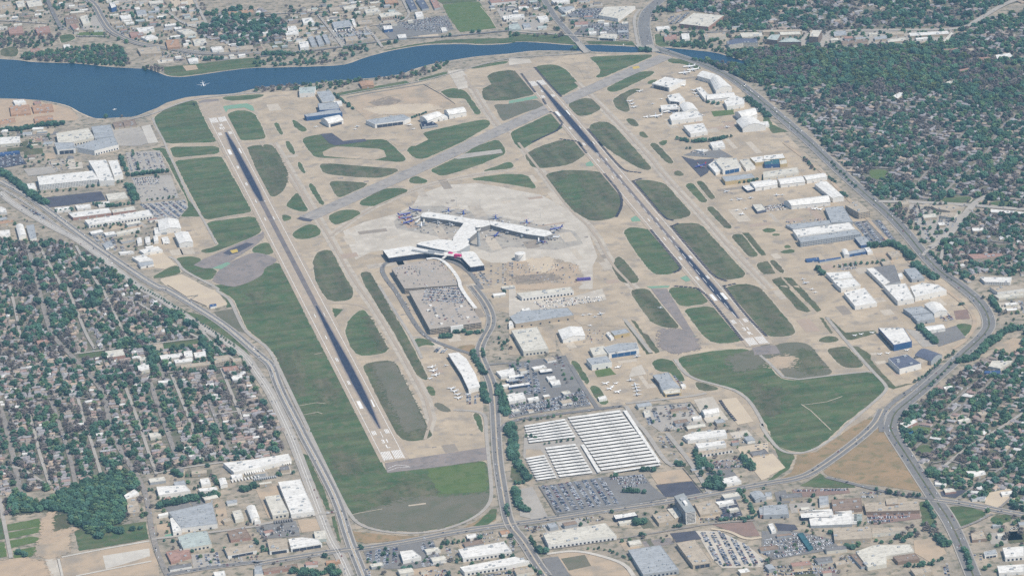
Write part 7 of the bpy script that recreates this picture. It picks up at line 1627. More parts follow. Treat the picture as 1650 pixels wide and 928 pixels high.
# ============================================================ cars
CARC = dict(white=(.75, .75, .74), silver=(.45, .46, .48), black=(.02, .02, .025), grey=(.16, .17, .18), blue=(.045, .075, .16), red=(.24, .04, .035))
for k, c in CARC.items(): mat('car_paint_'+k, c, tuple(x*.95 for x in c), .5, rough_=.3, spec=.5)
mat('tyre', (.02, .02, .02), None, 1)
def car_parts(van):
    mb = MB(); L, W = (5.6, 2.1) if van else (4.6, 1.85); h1 = .95 if not van else 1.3; h2 = 1.48 if not van else 2.2
    prof = [(-L/2, .3), (-L/2, h1*.8), (-L*.42, h1), (L*.3, h1), (L/2, h1*.72), (L/2, .3)]
    b = len(mb.v); n = len(prof); mb.v += [(x, -W/2, z) for x, z in prof]+[(x, W/2, z) for x, z in prof]
    for i in range(n): j = (i+1) % n; mb.f.append((b+i, b+n+i, b+n+j, b+j)); mb.mi.append(0)
    mb.f += [tuple(b+i for i in range(n)), tuple(b+n+i for i in reversed(range(n)))]; mb.mi += [0, 0]
    x0, x1, x2, x3 = (-L*.40, -L*.30, L*.10, L*.26) if not van else (-L*.46, -L*.45, L*.25, L*.36); wi = W/2-.08; wt = W/2-.28
    A = [(x0, -wi, h1), (x3, -wi, h1), (x3, wi, h1), (x0, wi, h1)]; B_ = [(x1, -wt, h2), (x2, -wt, h2), (x2, wt, h2), (x1, wt, h2)]
    for i in range(4): j = (i+1) % 4; mb.face([A[i], A[j], B_[j], B_[i]], 1)
    mb.face(B_, 0)
    for x in (-L*.3, L*.3):
        for y in (-W/2, W/2-.2): mb.box(x-.33, x+.33, y-.02, y+.22, 0, .62, 2, bottom=False)
    return mb
CARS = [car_parts(False), car_parts(True)]
cars = []
CL = 'white white white white white silver silver silver silver grey grey grey black black black black blue blue red'.split()
def lot(tile, s, occ_, where, ref=None, z=None, row=17, jump=2.65, pal=CL, van=.12, sub=None):
    P = ccw(pts_of(tile, s, z or .6))
    if ref is None: e = max(edges_out(P), key=lambda e: e[4]); a = e[2]
    else: a = (Vector(gp(ref[0], ref[3], ref[4]))-Vector(gp(ref[0], ref[1], ref[2]))).normalized()
    n = Vector((-a.y, a.x)); us = [Vector(p).dot(a) for p in P]; vs = [Vector(p).dot(n) for p in P]; v = min(vs)+3; k = 0
    while v < max(vs)-2:
        u = min(us)+2; blk = R.random() < .5
        while u < max(us)-1:
            if R.random() < .07: blk = not blk
            x, y = a.x*u+n.x*v, a.y*u+n.y*v; u += jump
            if R.random() > (occ_*1.25 if blk else occ_*.75): continue
            if not bool(inside(P, np.array([[x]]), np.array([[y]]))[0, 0]): continue
            if z is None and not bfree(x, y): continue
            cars.append((x, y, z if z is not None else gz(x, y), math.atan2(n.y, n.x)+(math.pi if R.random() < .4 else 0)+R.gauss(0, .02), R.choice(pal), R.random() < van, where))
        v += (5.4, row-5.4)[k % 2]; k += 1
for a in (('12', '1080,24 1280,2 1345,70 1320,115 1060,95', .75, 'on the roof of the lower garage'), ('12', '1060,95 1340,70 1430,225 1120,262', .10, 'on the roof of the lower garage, sparse rows'), ('11', '880,800 1080,750 1180,760 1220,810 900,850', .14, 'on the roof of the upper garage'), ('11', '900,850 1220,810 1280,890 12:1270,0 12:960,22', .05, 'on the roof of the upper garage')):
    lot(a[0], a[1], a[2], a[3], None, 14.25 if 'upper' in a[3] else 14.65)
V = ('white', 'white', 'silver', 'black')
for a in (('22', '0,742 120,745 470,655 520,750 200,800 0,832', .72, 'in the rental lot above the canopies'), ('22', '0,500 130,488 180,560 190,690 105,690 95,640 0,620', .62, 'in the rental lot beside the street'), ('22', '110,590 200,600 240,680 120,680', .6, 'among the rental sheds'), ('22', '150,100 380,78 590,66 600,95 200,158', .38, 'below the cargo shed'), ('22', '245,445 330,438 365,540 290,520', .3, 'in the rental yard'),
          ('22', '855,800 940,800 965,860 885,885', .8, 'in the yard below the jet ramp', None), ('22', '980,760 1140,742 1180,815 1000,832', .42, 'in the yard with red cars', None), ('22', '990,880 1130,850 1200,900 1010,925', .35, 'in the yard with red cars', None), ('22', '350,270 600,285 620,340 500,365 480,330', .15, 'behind the ochre walled shed', None), ('22', '1020,550 1090,610 1130,650 1100,660', .6, 'beside the metal hangar', None),
          ('23', '205,358 590,305 690,420 720,468 305,525', .74, 'in the big asphalt lot', None), ('23', '625,305 850,285 885,340 730,372 700,350', .6, 'in the lot below the long canopies', None), ('23', '1210,650 1330,642 1500,728 1620,835 1590,850 1360,868 1295,815', .74, 'in the curved lot', None), ('23', '1315,478 1425,462 1478,540 1350,568', .6, 'in the dark lot by the tower', None), ('23', '1180,560 1330,555 1330,590 1190,590', .4, 'behind the tower', None),
          ('23', '935,45 1010,42 1060,112 975,122', .45, 'in the strip lot', None), ('23', '1010,130 1090,160 1110,205 1040,200', .12, 'in the strip lot', None), ('23', '1405,35 1530,38 1500,85 1420,72', .45, 'in the red car yard', None), ('23', '1290,185 1460,170 1490,235 1300,250', .5, 'by the white shop', None), ('23', '1530,90 1640,90 1640,190 1560,150', .25, 'in the sandy yard', None), ('23', '0,690 90,680 112,760 0,780', .3, 'by the bottom street', None), ('23', '100,612 270,600 272,632 110,640', .6, 'in the row lot by the street', None), ('23', '390,560 600,545 610,575 400,590', .35, 'beside the wide street', None),
          ('13', '690,790 760,760 910,745 905,840 830,860 720,830', .8, 'in the dealer lot', None), ('13', '1060,720 1130,705 1190,850 1060,870', .6, 'in the dealer lot, right side', None), ('13', '1050,890 1230,872 1245,925 1050,925', .7, 'in the bottom lot', None), ('13', '700,880 760,900 760,925 700,925', .6, 'in the bottom lot', None), ('13', '1205,740 1285,770 1290,830 1225,835', .4, 'left of the long warehouse', None), ('13', '1350,905 1650,865 1650,925 1360,925', .7, 'below the long warehouses', None), ('13', '1400,655 1560,640 1560,700 1400,720', .25, 'by the corner shops', None),
          ('03', '1225,795 1380,778 1400,868 1235,878', .5, 'in the pale lot at the bottom left', None), ('03', '1400,820 1640,790 1650,820 1420,850', .25, 'before the white arches', None), ('02', '720,480 820,500 830,560 740,540', .6, 'in the school car park', None), ('02', '1050,400 1220,385 1225,405 1060,425', .5, 'behind the white school', None),
          ('33', '0,700 200,652 420,692 478,740 240,780 90,810 0,790', .72, 'in the lower car lot', None), ('33', '0,830 60,830 60,925 0,925', .5, 'in the bottom lot, right', None), ('33', '60,865 400,830 480,900 60,925', .5, 'in the bottom lot, right', None), ('33', '195,378 535,372 545,395 205,405', .85, 'in the row lot of blue and red cars', None), ('33', '610,392 745,395 745,425 620,430', .65, 'beside the lower street', None), ('33', '655,530 925,522 930,550 760,590 655,590', .8, 'in the brick lot', None),
          ('33', '1105,850 1170,845 1185,925 1120,925', .5, 'beside the lower boulevard', None), ('33', '480,800 560,790 600,840 500,850', .5, 'left of the sprawling building', None), ('33', '1560,600 1650,570 1650,600 1560,650', .3, 'at the right edge', None), ('33', '1310,770 1390,790 1400,830 1310,830', .4, 'by the lower right offices', None),
          ('31', '570,505 735,490 850,640 700,645 640,590', .78, 'in the staff car park', None), ('31', '0,405 120,385 150,410 160,420 0,440', .8, 'by the ribbed arched hangar', None), ('31', '940,400 1010,420 1060,620 1010,600 940,480', .4, 'in the shopping centre', None), ('31', '1110,480 1240,470 1200,560 1090,600', .45, 'in the shopping centre', None), ('31', '460,770 590,762 600,795 470,810', .6, 'by the twin hangars', None), ('31', '130,500 400,480 405,500 140,520', .3, 'on the maintenance court', None),
          ('32', '1090,205 1170,175 1210,215 1110,232', .7, 'beside the grey hangars', None), ('32', '1560,90 1650,100 1650,180 1600,190', .5, 'at the right edge', None), ('01', '0,85 112,68 165,132 0,160', .6, 'in the dark lot at the left edge', None), ('01', '885,392 1165,365 1188,405 1130,478 990,478', .78, 'in the full car park by the field', None), ('01', '840,228 1000,215 1010,262 860,272', .6, 'in the middle left car park', None), ('01', '800,70 1010,60 1050,175 820,185', .25, 'in the upper left car park', None),
          ('01', '860,290 1110,270 1130,345 890,370', .08, 'in the middle left car park', None), ('01', '300,120 480,110 500,150 350,180', .25, 'behind the offices', None), ('01', '560,560 720,600 740,660 620,640', .5, 'in the yard by the highway', None), ('01', '150,385 250,440 330,500 300,500 120,400', .7, 'between the carriageways', None), ('01', '700,640 780,640 800,690 700,680', .5, 'in the yard by the highway', None),
          ('00', '170,870 340,860 350,900 180,915', .3, 'left of the cream warehouse', None), ('20', '350,105 440,60 590,60 555,120', .8, 'in the far store car park', None), ('20', '420,160 760,155 750,200 640,210', .6, 'in the far car park', None), ('20', '700,220 760,215 760,250 700,255', .5, 'in the far car park', None), ('20', '1010,110 1150,78 1075,150 1010,160', .7, 'by the pink roofed store', None), ('20', '0,10 200,0 240,60 0,80', .4, 'in the far yards', None),
          ('10', '870,120 1200,105 1265,185 1170,210 960,190', .5, 'in the far lot above the lake', None), ('10', '500,195 700,180 735,240 570,285', .5, 'in the far yard', None), ('10', '1540,60 1650,30 1650,100', .4, 'in the far yard', None), ('00', '640,180 860,160 860,230 700,230', .3, 'in the far lots', None), ('00', '1000,330 1300,320 1300,380 1020,390', .4, 'in the lot above the lake park', None), ('00', '380,160 520,150 530,190 400,190', .35, 'in the far lots', None),
          ('21', '20,770 430,770 430,900 100,860', .13, 'on the building site', None), ('11', '1400,780 1640,760 1640,920 1450,900', .15, 'on the building site', None), ('21', '1120,50 1170,55 1300,90 1200,85', .3, 'by the dark ramp', None), ('11', '1350,810 1450,820 1500,880 1420,900', .3, 'beside the terminal road', None), ('12', '1140,390 1230,395 1200,430 1130,420', .6, 'by the bent hangar', None), ('12', '1340,680 1420,690 1400,750 1340,750', .6, 'at the foot of the bent hangar', None), ('12', '900,20 960,100 1040,250 1000,220 920,110', .25, 'beside the garage', None), ('13', '0,640 250,600 280,660 60,690', .2, 'in the truck yard', None)):
    lot(*a[:4])
# dealer row in violet
# cars along roads
for P, w, z, dens, lb in ROADS:
    if not dens: continue
    tot = sum(math.dist(P[i], P[i+1]) for i in range(len(P)-1)); pts = along(P, 3.0)
    for _ in range(int(dens*1.4)):
        x, y, a = R.choice(pts); side = R.choice((-1, 1)); off = side*w*R.choice((.15, .36)) if w > 10 else side*w*.22
        cars.append((x-math.sin(a)*off, y+math.cos(a)*off, z+.0, a+(math.pi if side > 0 else 0), R.choice(CL), R.random() < .15, 'on the '+lb.split(', number')[0]))
vis = [c for c in cars if seen(c[0], c[1], 4)]
vis.sort(key=lambda c: -sc(c[0], c[1])*(1.25 if c[5] else 1))
CM = {(v, k): CARS[v].mesh('car', ['car_paint_'+k, 'dark_glass', 'tyre']) for v in (0, 1) for k in CARC}
for (x, y, z, a, col, van, wh) in vis[:300]:
    o = link('van' if van else 'car', CM[(int(van), col)], None, (x, y, z)); o.rotation_euler.z = a
    tag(o, '%s %s %s' % (col, 'van' if van else 'car', wh), 'van' if van else 'car', '%s %ss %s' % (col, 'van' if van else 'car', wh))
rest = {}
for c in vis[300:]: rest.setdefault(c[6], []).append(c)
ck = list(CARC)
V0 = [np.array(m_.v, np.float32) for m_ in CARS]
for wh, cs in rest.items():
    mb = MB()
    for x, y, z, a, col, van, _ in cs:
        c, s_ = math.cos(a), math.sin(a); src = CARS[int(van)]; b = len(mb.v); ci = ck.index(col)
        mb.v += [(x+p[0]*c-p[1]*s_, y+p[0]*s_+p[1]*c, z+p[2]) for p in src.v]; mb.f += [tuple(b+i for i in f) for f in src.f]; mb.mi += [ci if m_ == 0 else len(ck)+m_-1 for m_ in src.mi]
    tag(mb.build('parked_cars', ['car_paint_'+k for k in ck]+['dark_glass', 'tyre']), 'many small cars '+wh, 'cars', kind='stuff')
# ---- trailers and containers
def boxes(tile, s, step, l, w, h, col, label, name='trailer', cat='trailer', a_off=math.pi/2):
    P = pts_of(tile, s, .6); me = MB()
    me.box(-l/2, l/2, -w/2, w/2, .9 if name == 'trailer' else .05, h)
    if name == 'trailer':
        for x in (-l*.35, l*.3): me.box(x-.6, x+.6, -w/2+.1, w/2-.1, 0, .9)
    me = me.mesh(name, [rmat(col)])
    for i, (x, y, a) in enumerate(along(P, step)):
        o = link(name, me, None, (x, y, gz(x, y))); o.rotation_euler.z = a+a_off; tag(o, label, cat, label+' row')
for a in (('03', '1555,282 1650,268', 5, 13, 2.8, 4, 'w', 'white trailer in the row beside the factory'), ('13', '0,275 60,265', 5, 13, 2.8, 4, 'w', 'white trailer in the row right of the factory lot'), ('03', '1470,330 1640,300', 7, 11, 2.6, 3.8, 'w', 'white trailer in the lower row by the factory'), ('13', '20,240 230,215', 5, 9, 2.6, 3.4, 'w', 'small white trailer below the ribbed factory hall'), ('13', '0,320 140,300', 4.5, 9, 2.6, 3.4, 'g', 'grey trailer above the large white factory'),
          ('13', '130,590 240,575', 5, 13, 2.7, 4, 'x', 'dark trailer in the truck yard'), ('33', '560,545 560,600', 7, 20, 3.5, 4, 'w', 'white bus length trailer at the dealership'), ('33', '600,545 600,590', 7, 16, 3.2, 4, 'e', 'pale trailer at the dealership'), ('10', '500,205 690,190', 9, 12, 3, 4, 'w', 'white trailer in the far truck yard'), ('10', '520,240 700,222', 9, 12, 3, 4, 'g', 'grey trailer in the far truck yard'), ('01', '10,575 80,640', 9, 12, 3, 4, 'w', 'white trailer left of the highway'),
          ('32', '1330,730 1330,760', 7, 12, 3, 4, 'w', 'white trailer in the lower lots')):
    if not a[0] == '32': boxes(*a)
boxes('21', '435,872 515,865', 3.3, 10, 2.6, 5.2, 'v', 'violet container stacked by the building site', 'container', 'container')
boxes('33', '1000,620 1000,621', 9, 10, 3, 3, 't', 'tan container by the grove', 'container', 'container') if 0 else None
# ============================================================ aircraft
for k, c in dict(jet_white=(.80, .79, .76), jet_blue=(.035, .05, .24), jet_red=(.5, .05, .05), jet_yellow=(.6, .36, .05), jet_dark=(.04, .04, .06), jet_grey=(.3, .31, .33)).items(): mat(k, c, tuple(x*.95 for x in c), .2, rough_=.35, spec=.4)
def plane_parts(L, span, body, tail, low, biz=False):
    """list of (name, mesh); nose at +x, gear down"""
    r = L*.052 if not biz else L*.06; zc = r*2.0; out = []
    fr = lambda x, y, z: (z, y, zc+x)
    mb = MB(); prof = [(r*.12, L*.5), (r*.55, L*.475), (r*.85, L*.44), (r, L*.39), (r, -L*.18), (r*.8, -L*.32), (r*.42, -L*.44), (r*.12, -L*.5)]
    n = 10
    for (q, x) in prof:
        up = r*.6 if x < -L*.2 else 0; t = max(0, (-x/L-.18)/.32)
        for k in range(n): a = 2*math.pi*k/n; mb.v.append((x, q*math.cos(a), zc+q*math.sin(a)+t*up))
    for i in range(len(prof)-1):
        for k in range(n):
            k2 = (k+1) % n; mb.f.append((i*n+k, i*n+k2, (i+1)*n+k2, (i+1)*n+k)); lowf = math.sin(2*math.pi*(k+.5)/n) < -.55
            mb.mi.append(1 if lowf else (2 if i == 0 else 0))
    mb.f += [tuple(range(n)), tuple((len(prof)-1)*n+k for k in reversed(range(n)))]; mb.mi += [2, 0]
    out.append(('fuselage', mb.mesh('fuselage', [body, low, 'jet_dark'], True)))
    def blade(nm, P, th, m_, vert=False, z0=0):
        b = MB(); n = len(P); f = (lambda x, y, z: (x, z, y)) if vert else (lambda x, y, z: (x, y, z0+z+abs(y)*.09))
        b.v = [f(x, y, -th) for x, y in P]+[f(x, y, th) for x, y in P]; b.f = [tuple(range(n)), tuple(range(2*n-1, n-1, -1))]+[(i, (i+1) % n, n+(i+1) % n, n+i) for i in range(n)]; b.mi = [0]*len(b.f); out.append((nm, b.mesh(nm, [m_])))
    for s in (1, -1):
        blade('wing', [(L*.10, s*r*.7), (-L*.10, s*r*.7), (-L*.115 if not biz else -L*.16, s*span*.2), (-L*.14 if not biz else -L*.2, s*span*.5), (-L*.10 if not biz else -L*.165, s*span*.5)], r*.12, 'jet_grey' if not biz else body, z0=zc-r*.55)
        b = MB(); wx = -L*.12 if not biz else -L*.18; b.box(wx-L*.02, wx+L*.02, s*span*.5-.15, s*span*.5+.15, zc-r*.3+span*.045, zc-r*.3+span*.045+L*.055); out.append(('winglet', b.mesh('winglet', [tail])))
        blade('tailplane', [(-L*.40, s*r*.3), (-L*.475, s*r*.3), (-L*.50, s*span*.19), (-L*.465, s*span*.19)], r*.1, body, z0=zc+(r*.5 if not biz else r*2.9))
        e = MB(); ey, ex, ez = (s*span*.17, L*.07, zc-r*1.0) if not biz else (s*r*1.5, -L*.24, zc+r*.5)
        e.lathe([(r*.42, -L*.045), (r*.5, 0), (r*.46, L*.05)], 8, fr=lambda x, y, z: (ex+z, ey+y, ez+x)); out.append(('engine', e.mesh('engine', [tail if not biz else 'jet_grey'])))
    blade('tail_fin', [(-L*.36, zc+r*.6), (-L*.49, zc+r*.6), (-L*.53, zc+r*3.5), (-L*.475, zc+r*3.5)], r*.12, tail, vert=True)
    g_ = MB(); 
    for (x, y) in ((L*.36, 0), (-L*.03, r*1.2), (-L*.03, -r*1.2)): g_.box(x-r*.25, x+r*.25, y-r*.12, y+r*.12, 0, zc-r*.6)
    out.append(('landing_gear', g_.mesh('landing_gear', ['jet_dark'])))
    return out
PT = dict(blue=plane_parts(36, 36, 'jet_blue', 'jet_blue', 'jet_red'), bluered=plane_parts(36, 36, 'jet_blue', 'jet_red', 'jet_red'), blueyellow=plane_parts(36, 36, 'jet_blue', 'jet_yellow', 'jet_red'), white=plane_parts(36, 36, 'jet_white', 'jet_blue', 'jet_white'), whiteplain=plane_parts(36, 35, 'jet_white', 'jet_white', 'jet_grey'),
          biz=plane_parts(20, 19, 'jet_white', 'jet_white', 'jet_grey', True), bizd=plane_parts(18, 17, 'jet_white', 'jet_dark', 'jet_grey', True), small=plane_parts(13, 14, 'jet_white', 'jet_white', 'jet_white', True), dark=plane_parts(30, 26, 'jet_blue', 'jet_dark', 'jet_dark'))
def plane(kind, tile, x, y, head, label, z=None, group=None, cat=None):
    """head: direction of the nose, degrees from the right hand runway's cross direction, anticlockwise"""
    X, Y = gp(tile, x, y, .5); root = empty('airliner' if not kind in ('biz', 'bizd', 'small') else 'business_jet' if kind != 'small' else 'light_aircraft', (X, Y, gz(X, Y) if z is None else z), math.radians(head))
    tag(root, label, cat or ('airliner' if kind not in ('biz', 'bizd', 'small') else 'small jet'), group)
    for nm, me in PT[kind]: link(nm, me, root)
    raster([(X-12, Y-12), (X+12, Y-12), (X+12, Y+12), (X-12, Y+12)], None, True)
N_ = 'north concourse'
for a in (('blue', 'p', 652, 347, 12, 'dark blue airliner parked nose in, uppermost at the west end of the concourse'), ('bluered', 'p', 654, 353, 5, 'dark blue airliner, middle of three at the west end'), ('blueyellow', 'p', 657, 360, 25, 'dark blue airliner with red tail end, lowest at the west end'), ('blue', 'p', 670, 340.5, -40, 'dark blue airliner at the upper left corner of the concourse'), ('whiteplain', 'p', 679, 364, 75, 'white airliner below the west end of the concourse'),
          ('blue', 'p', 723, 341.5, -100, 'dark blue airliner above the middle of the west concourse'), ('blueyellow', 'p', 747, 345, -100, 'dark blue airliner above the right part of the west concourse'), ('white', 'p', 708, 359, 80, 'white airliner below the west concourse, left of two'), ('white', 'p', 728, 362.5, 80, 'white airliner below the west concourse, right of two'), ('blue', 'p', 799, 353, -100, 'dark blue airliner above the left part of the east concourse'),
          ('bluered', 'p', 849, 360, -100, 'dark blue airliner above the right part of the east concourse'), ('blue', 'p', 896, 370, 190, 'dark blue airliner at the east tip of the concourse, upper'), ('white', 'p', 818, 374, 80, 'white airliner below the left part of the east concourse'), ('white', 'p', 843, 380, 85, 'white airliner below the middle of the east concourse'), ('bluered', 'p', 872, 391, 110, 'dark blue airliner below the east tip of the concourse'), ('whiteplain', 'p', 890, 384, 150, 'white airliner at the east tip of the concourse, lower'), ('blue', 'p', 800, 380, 60, 'dark blue airliner under the control tower bend'),
          ('whiteplain', '20', 1140, 428, 175, 'white airliner, uppermost of three by the far boulevard'), ('whiteplain', '20', 1165, 448, 178, 'white airliner, middle of three by the far boulevard'), ('whiteplain', '20', 1110, 468, 175, 'white airliner, lowest of three by the far boulevard'), ('white', '20', 1015, 712, 185, 'white jet with blue tail before the far white hangars'), ('whiteplain', '20', 930, 742, 180, 'white jet parked on the left of the far ramp'), ('bluered', '21', 1212, 155, 200, 'violet blue jet on the dark ramp')): plane(*a)
for a in (('biz', '20', 825, 582, 150), ('biz', '20', 765, 645, 150), ('bizd', '20', 778, 662, 150), ('biz', '20', 790, 682, 150), ('biz', '20', 1170, 575, 140), ('biz', '20', 1180, 596, 140), ('small', '20', 1190, 614, 140), ('small', '20', 910, 660, 100), ('biz', '20', 1380, 808, 90), ('biz', '20', 1105, 545, 30), ('small', '20', 965, 630, 60), ('bizd', '20', 1225, 735, 80), ('biz', '20', 870, 745, 170), ('biz', '21', 1375, 312, 110), ('biz', '21', 1455, 362, 100), ('bizd', '21', 1530, 352, 90), ('small', '21', 1445, 430, 60), ('biz', '21', 1475, 455, 60), ('small', '21', 1500, 420, 80), ('small', '21', 1410, 365, 80),
          ('biz', '31', 85, 335, 80), ('small', '31', 120, 332, 80), ('biz', '31', 265, 890, 100), ('small', '31', 250, 865, 80), ('biz', '31', 325, 422, 20), ('biz', '31', 360, 425, 20), ('small', '32', 310, 25, 60), ('small', '32', 330, 45, 60), ('small', '32', 580, 318, 20), ('small', '32', 620, 310, 20), ('small', '32', 690, 300, 20), ('small', '32', 790, 430, 20), ('small', '32', 910, 410, 20), ('small', '32', 740, 435, 20),
          ('biz', '22', 810, 450, 95), ('bizd', '22', 690, 520, 190), ('biz', '22', 770, 600, 80), ('biz', '22', 800, 630, 85), ('biz', '22', 805, 648, 85), ('biz', '22', 812, 668, 85), ('biz', '22', 812, 692, 85), ('biz', '22', 615, 622, 30), ('biz', '22', 640, 655, 30), ('biz', '22', 690, 675, 30), ('small', '22', 680, 620, 30), ('small', '22', 655, 640, 40), ('small', '22', 470, 190, 90), ('small', '22', 510, 185, 90), ('biz', '22', 580, 183, 90), ('small', '22', 545, 200, 90), ('small', '22', 515, 255, 60), ('small', '22', 960, 142, 60),
          ('biz', '12', 1120, 520, 170), ('biz', '12', 1130, 543, 170), ('biz', '12', 1145, 570, 170), ('small', '12', 1210, 507, 100), ('biz', '12', 1245, 655, 150), ('biz', '12', 1265, 672, 150), ('bizd', '12', 1285, 692, 150), ('biz', '12', 1290, 715, 150), ('small', '12', 1350, 690, 150), ('small', '12', 1110, 590, 150), ('biz', '10', 985, 795, 60), ('small', '10', 1010, 820, 60), ('bizd', '10', 650, 805, 90), ('small', '10', 390, 805, 60), ('small', '10', 640, 822, 60), ('bizd', '01', 1060, 640, 60)):
    X, Y = gp(a[1], a[2], a[3]); reg = {'20': 'on the far ramp', '21': 'by the upper hangar row', '31': 'near the maintenance base', '32': 'on the lower right apron', '22': 'on the ramp above the canopies', '12': 'beside the bent hangar', '10': 'before the long grey hangar', '01': 'by the left hangars'}[a[1]]
    kd = {'biz': 'white business jet', 'bizd': 'white business jet with a dark tail', 'small': 'small white aircraft'}[a[0]]; plane(a[0], a[1], a[2], a[3], a[4], '%s parked %s' % (kd, reg), None, '%ss parked %s' % (kd, reg))
# the airliner passing over the lake on its way in
X, Y = gp('00', 1287, 545, 60); root = empty('airliner', (X, Y, 60), math.radians(-92)); tag(root, 'white airliner flying low over the blue lake', 'airliner')
for nm, me in PT['whiteplain']:
    if nm != 'landing_gear': link(nm, me, root)
# jet bridges
for i, (x0, y0, x1, y1) in enumerate(((678, 347, 664, 347), (678, 349, 664, 353), (680, 350, 670, 360), (684, 350, 683, 360), (704, 353, 706, 358), (722, 356, 725, 361), (718, 345, 722, 343), (742, 350, 746, 348), (796, 357, 799, 355), (845, 363.5, 848, 361.5), (888, 373, 894, 372), (815, 371, 818, 375), (840, 377, 841, 381), (868, 382, 868, 390), (880, 381, 885, 384), (676, 345, 672, 342))):
    a, b = Vector(ground(x0, y0, 5)), Vector(ground(x1, y1, 5)); d = b-a; L_ = d.length; d /= L_; n = Vector((-d.y, d.x)); root = empty('jet_bridge', (a.x, a.y, 0)); tag(root, '%s jet bridge counted from the west end of the concourse' % (('first second third fourth fifth sixth seventh eighth ninth tenth eleventh twelfth thirteenth fourteenth fifteenth sixteenth'.split())[i]), 'jet bridge')
    fr = lambda x, y, z: (d.x*x+n.x*y, d.y*x+n.y*y, z)
    MB().box(0, L_, -1.6, 1.6, 4.2, 7.2, fr=fr).build('tunnel', [rmat('w' if i % 3 else 'c')], root); MB().box(L_-3, L_+2, -2.6, 2.6, 3.9, 7.6, fr=fr).build('cab', [rmat('g')], root); MB().box(L_-6, L_-5, -1.5, 1.5, .5, 4.2, fr=fr).build('leg', 'metal_unit', root)
# ramp vehicles round the concourse
RV = [(R.uniform(660, 900), R.uniform(338, 396)) for _ in range(150)]
cart = MB().box(-2.4, 2.4, -1, 1, .4, 1.6).box(.6, 2.2, -.9, .9, 1.6, 2.4); cm = {k: cart.mesh('ramp_cart', ['car_paint_'+k]) for k in ('white', 'blue', 'grey')}
nrv = 0
for (x, y) in RV:
    X, Y = ground(x, y, .5); t = (x-660)/240; yc = 350+t*28
    if not bfree(X, Y) or not (-14 < y-yc < 26) or nrv > 70: continue
    nrv += 1; k = R.choice(('white', 'white', 'grey', 'blue')); o = link('ramp_cart', cm[k], None, (X, Y, gz(X, Y))); o.rotation_euler.z = R.random()*6.28; sd_ = 'above' if y < yc else 'below'; tag(o, '%s ramp cart on the apron %s the concourse' % (k, sd_), 'cart', '%s carts %s the concourse' % (k, sd_))
# lighting masts on the apron, small boats, the swimming pool
for i, (t_, x, y) in enumerate((('11', 1000, 410), ('11', 1280, 405), ('11', 1430, 420), ('21', 200, 480), ('21', 350, 640), ('22', 590, 250), ('31', 300, 470), ('12', 1160, 560), ('22', 880, 600))):
    X, Y = gp(t_, x, y); o = empty('light_mast', (X, Y, gz(X, Y))); tag(o, 'thin floodlight mast %s' % ('left above the west concourse|above the middle of the west concourse|above the concourse junction|above the east concourse|below the east concourse tip|by the service road|behind the maintenance base|on the bent hangar ramp|by the metal hangar'.split('|')[i]), 'light mast')
    MB().lathe([(.35, 0), (.18, 24)], 6).build('pole', 'metal_unit', o); MB().box(-1.6, 1.6, -.4, .4, 23.4, 24.4).build('lamp_head', 'metal_unit', o)
X, Y = gp('00', 725, 697); o = empty('boat', (X, Y, .15), .4); tag(o, 'small white boat near the lake shore', 'boat')
hb = MB(); pr = [(-6, 0), (-5, 1.6), (2, 1.8), (7, 0), (2, -1.8), (-5, -1.6)]; hb.v = [(x*.85, y*.7, 0) for x, y in pr]+[(x, y, 1.3) for x, y in pr]; hb.f = [(i, (i+1) % 6, 6+(i+1) % 6, 6+i) for i in range(6)]+[(11, 10, 9, 8, 7, 6)]; hb.mi = [0]*7; hb.build('hull', [wmat('w')], o); MB().box(-2.5, 1.5, -1, 1, 1.3, 3).build('cabin', [wmat('w')], o)
X, Y = gp('20', 725, 288); o = empty('boat', (X, Y, .15), 1.2); tag(o, 'small white boat between the two bridges', 'boat'); hb.build('hull', [wmat('w')], o); MB().box(-2.5, 1.5, -1, 1, 1.3, 3).build('cabin', [wmat('w')], o)
sheet('swimming_pool', chaikin(pts_of('33', '892,15 950,8 1005,18 1000,35 945,48 900,38'), 2), 1.1, 'pool_water', 'blue swimming pool behind the red roofed building')
# fences along the perimeter
def fence(label, tile, s, h=2.4):
    P = pts_of(tile, s); o = empty('fence', (0, 0, 0)); tag(o, label, 'fence'); mb = MB()
    for i in range(1, len(P)): a, b = P[i-1], P[i]; mb.face([(*a, .3), (*b, .3), (*b, h), (*a, h)])
    mb.build('mesh_panel', [mat('fence_wire', (.22, .22, .21), None, 1)], o); me = MB().box(-.06, .06, -.06, .06, 0, h+.3).mesh('post', ['metal_unit']); 
    pb = MB()
    for (x, y, a) in along(P, 12): pb.box(x-.07, x+.07, y-.07, y+.07, 0, h+.3, bottom=False)
    pb.build('posts', 'metal_unit', o)['kind'] = 'stuff'
fence('dark fence along the edge of the bare dirt field', '10', '585,622 700,600 900,566 1070,538 1180,600 1270,662'); fence('fence below the dark shop lot and vehicle yard', '22', '860,770 1150,742 1250,870'); fence('dark wall along the sandy lot by the highway', '02', '1060,0 1180,75 1255,65 1205,90 1310,135')
fence('fence left of the big asphalt car lot', '23', '188,360 298,540 740,480 1000,435'); fence('fence on the right of the empty dark car park', '23', '1100,245 1230,405')
print('CARS', len(vis))
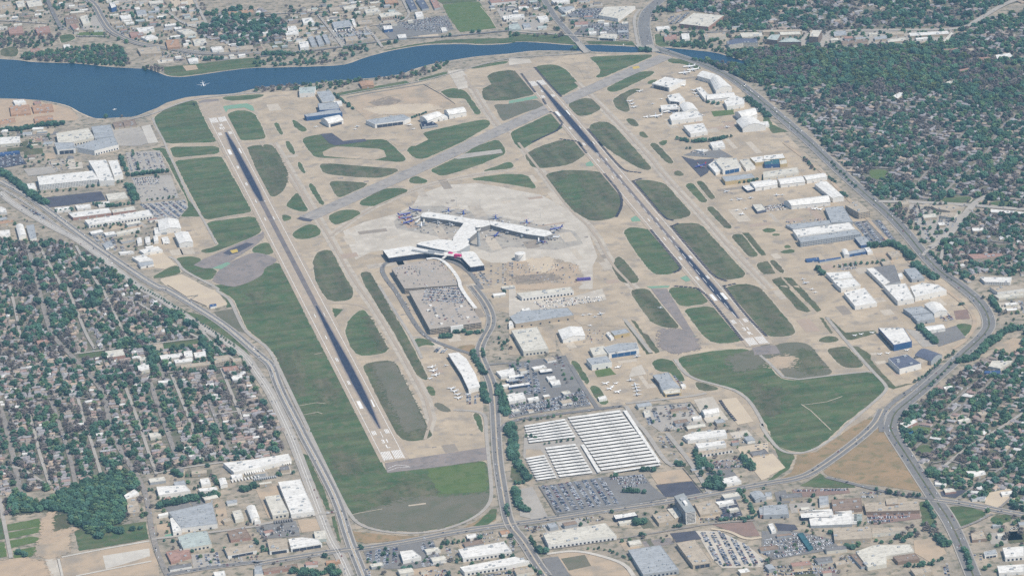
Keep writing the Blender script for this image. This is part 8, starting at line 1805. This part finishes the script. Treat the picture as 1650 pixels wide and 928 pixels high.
# ============================================================ labels of look-alikes: part of the place, then order from the left
def relabel(names):
    by = {}
    for o in S.objects:
        if o.parent is None and o.get('category') and o.name.split('.')[0] in names: by.setdefault(o['label'], []).append((proj(*o.location)[:2], o))
    by2 = {}
    for lb, L in by.items():
        if len(L) <= 9: by2[lb] = L; continue
        xs = sorted(p[0] for p, _ in L); ys = sorted(p[1] for p, _ in L); n = len(L); nx = 3 if n > 18 else 2; ny = 3 if n > 40 else 2
        for p, o in L:
            i = min(nx-1, sum(p[0] > xs[int(n*k/nx)] for k in range(1, nx))); j = min(ny-1, sum(p[1] > ys[int(n*k/ny)] for k in range(1, ny)))
            w = {1: ('',), 2: ('upper', 'lower'), 3: ('upper', 'middle', 'lower')}[ny][j]+' '+{2: ('left', 'right'), 3: ('left', 'centre', 'right')}[nx][i]
            by2.setdefault(lb+', '+w+' part', []).append((p, o))
    for lb, L in by2.items():
        L.sort(key=lambda t: t[0][0]); n = len(L)
        for i, (p, o) in enumerate(L):
            w = '' if n == 1 else ('leftmost' if i == 0 else 'rightmost' if i == n-1 else ORD[min(i, 16)]+' from left' if i <= 12 else ORD[min(n-1-i, 16)]+' from right' if n-1-i <= 12 else '')
            s = w+' '+lb if w else lb; ws = s.split(); ws = ws if len(ws) <= 16 else [q_ for q_ in ws if q_ != 'the']; o['label'] = ' '.join(ws[:16]).rstrip(',')
relabel({'shed', 'shop_building', 'tree', 'house', 'car', 'van', 'trailer', 'container', 'business_jet', 'light_aircraft', 'ramp_cart'})
# ============================================================ haze
def haze():
    mb = MB(); mb.box(-31000, 31000, -23000, 39000, -1, 3000)
    M = bpy.data.materials.new('haze'); M.use_nodes = True; N = M.node_tree.nodes; N.clear()
    out = N.new('ShaderNodeOutputMaterial'); v = N.new('ShaderNodeVolumePrincipled'); v.inputs['Density'].default_value = HAZE
    v.inputs['Color'].default_value = (.40, .70, 1, 1); v.inputs['Anisotropy'].default_value = .2
    M.node_tree.links.new(v.outputs[0], out.inputs['Volume'])
    tag(mb.build('haze', M), 'thin blue haze in the air', kind='stuff')
HAZE = 2.8e-5
haze()
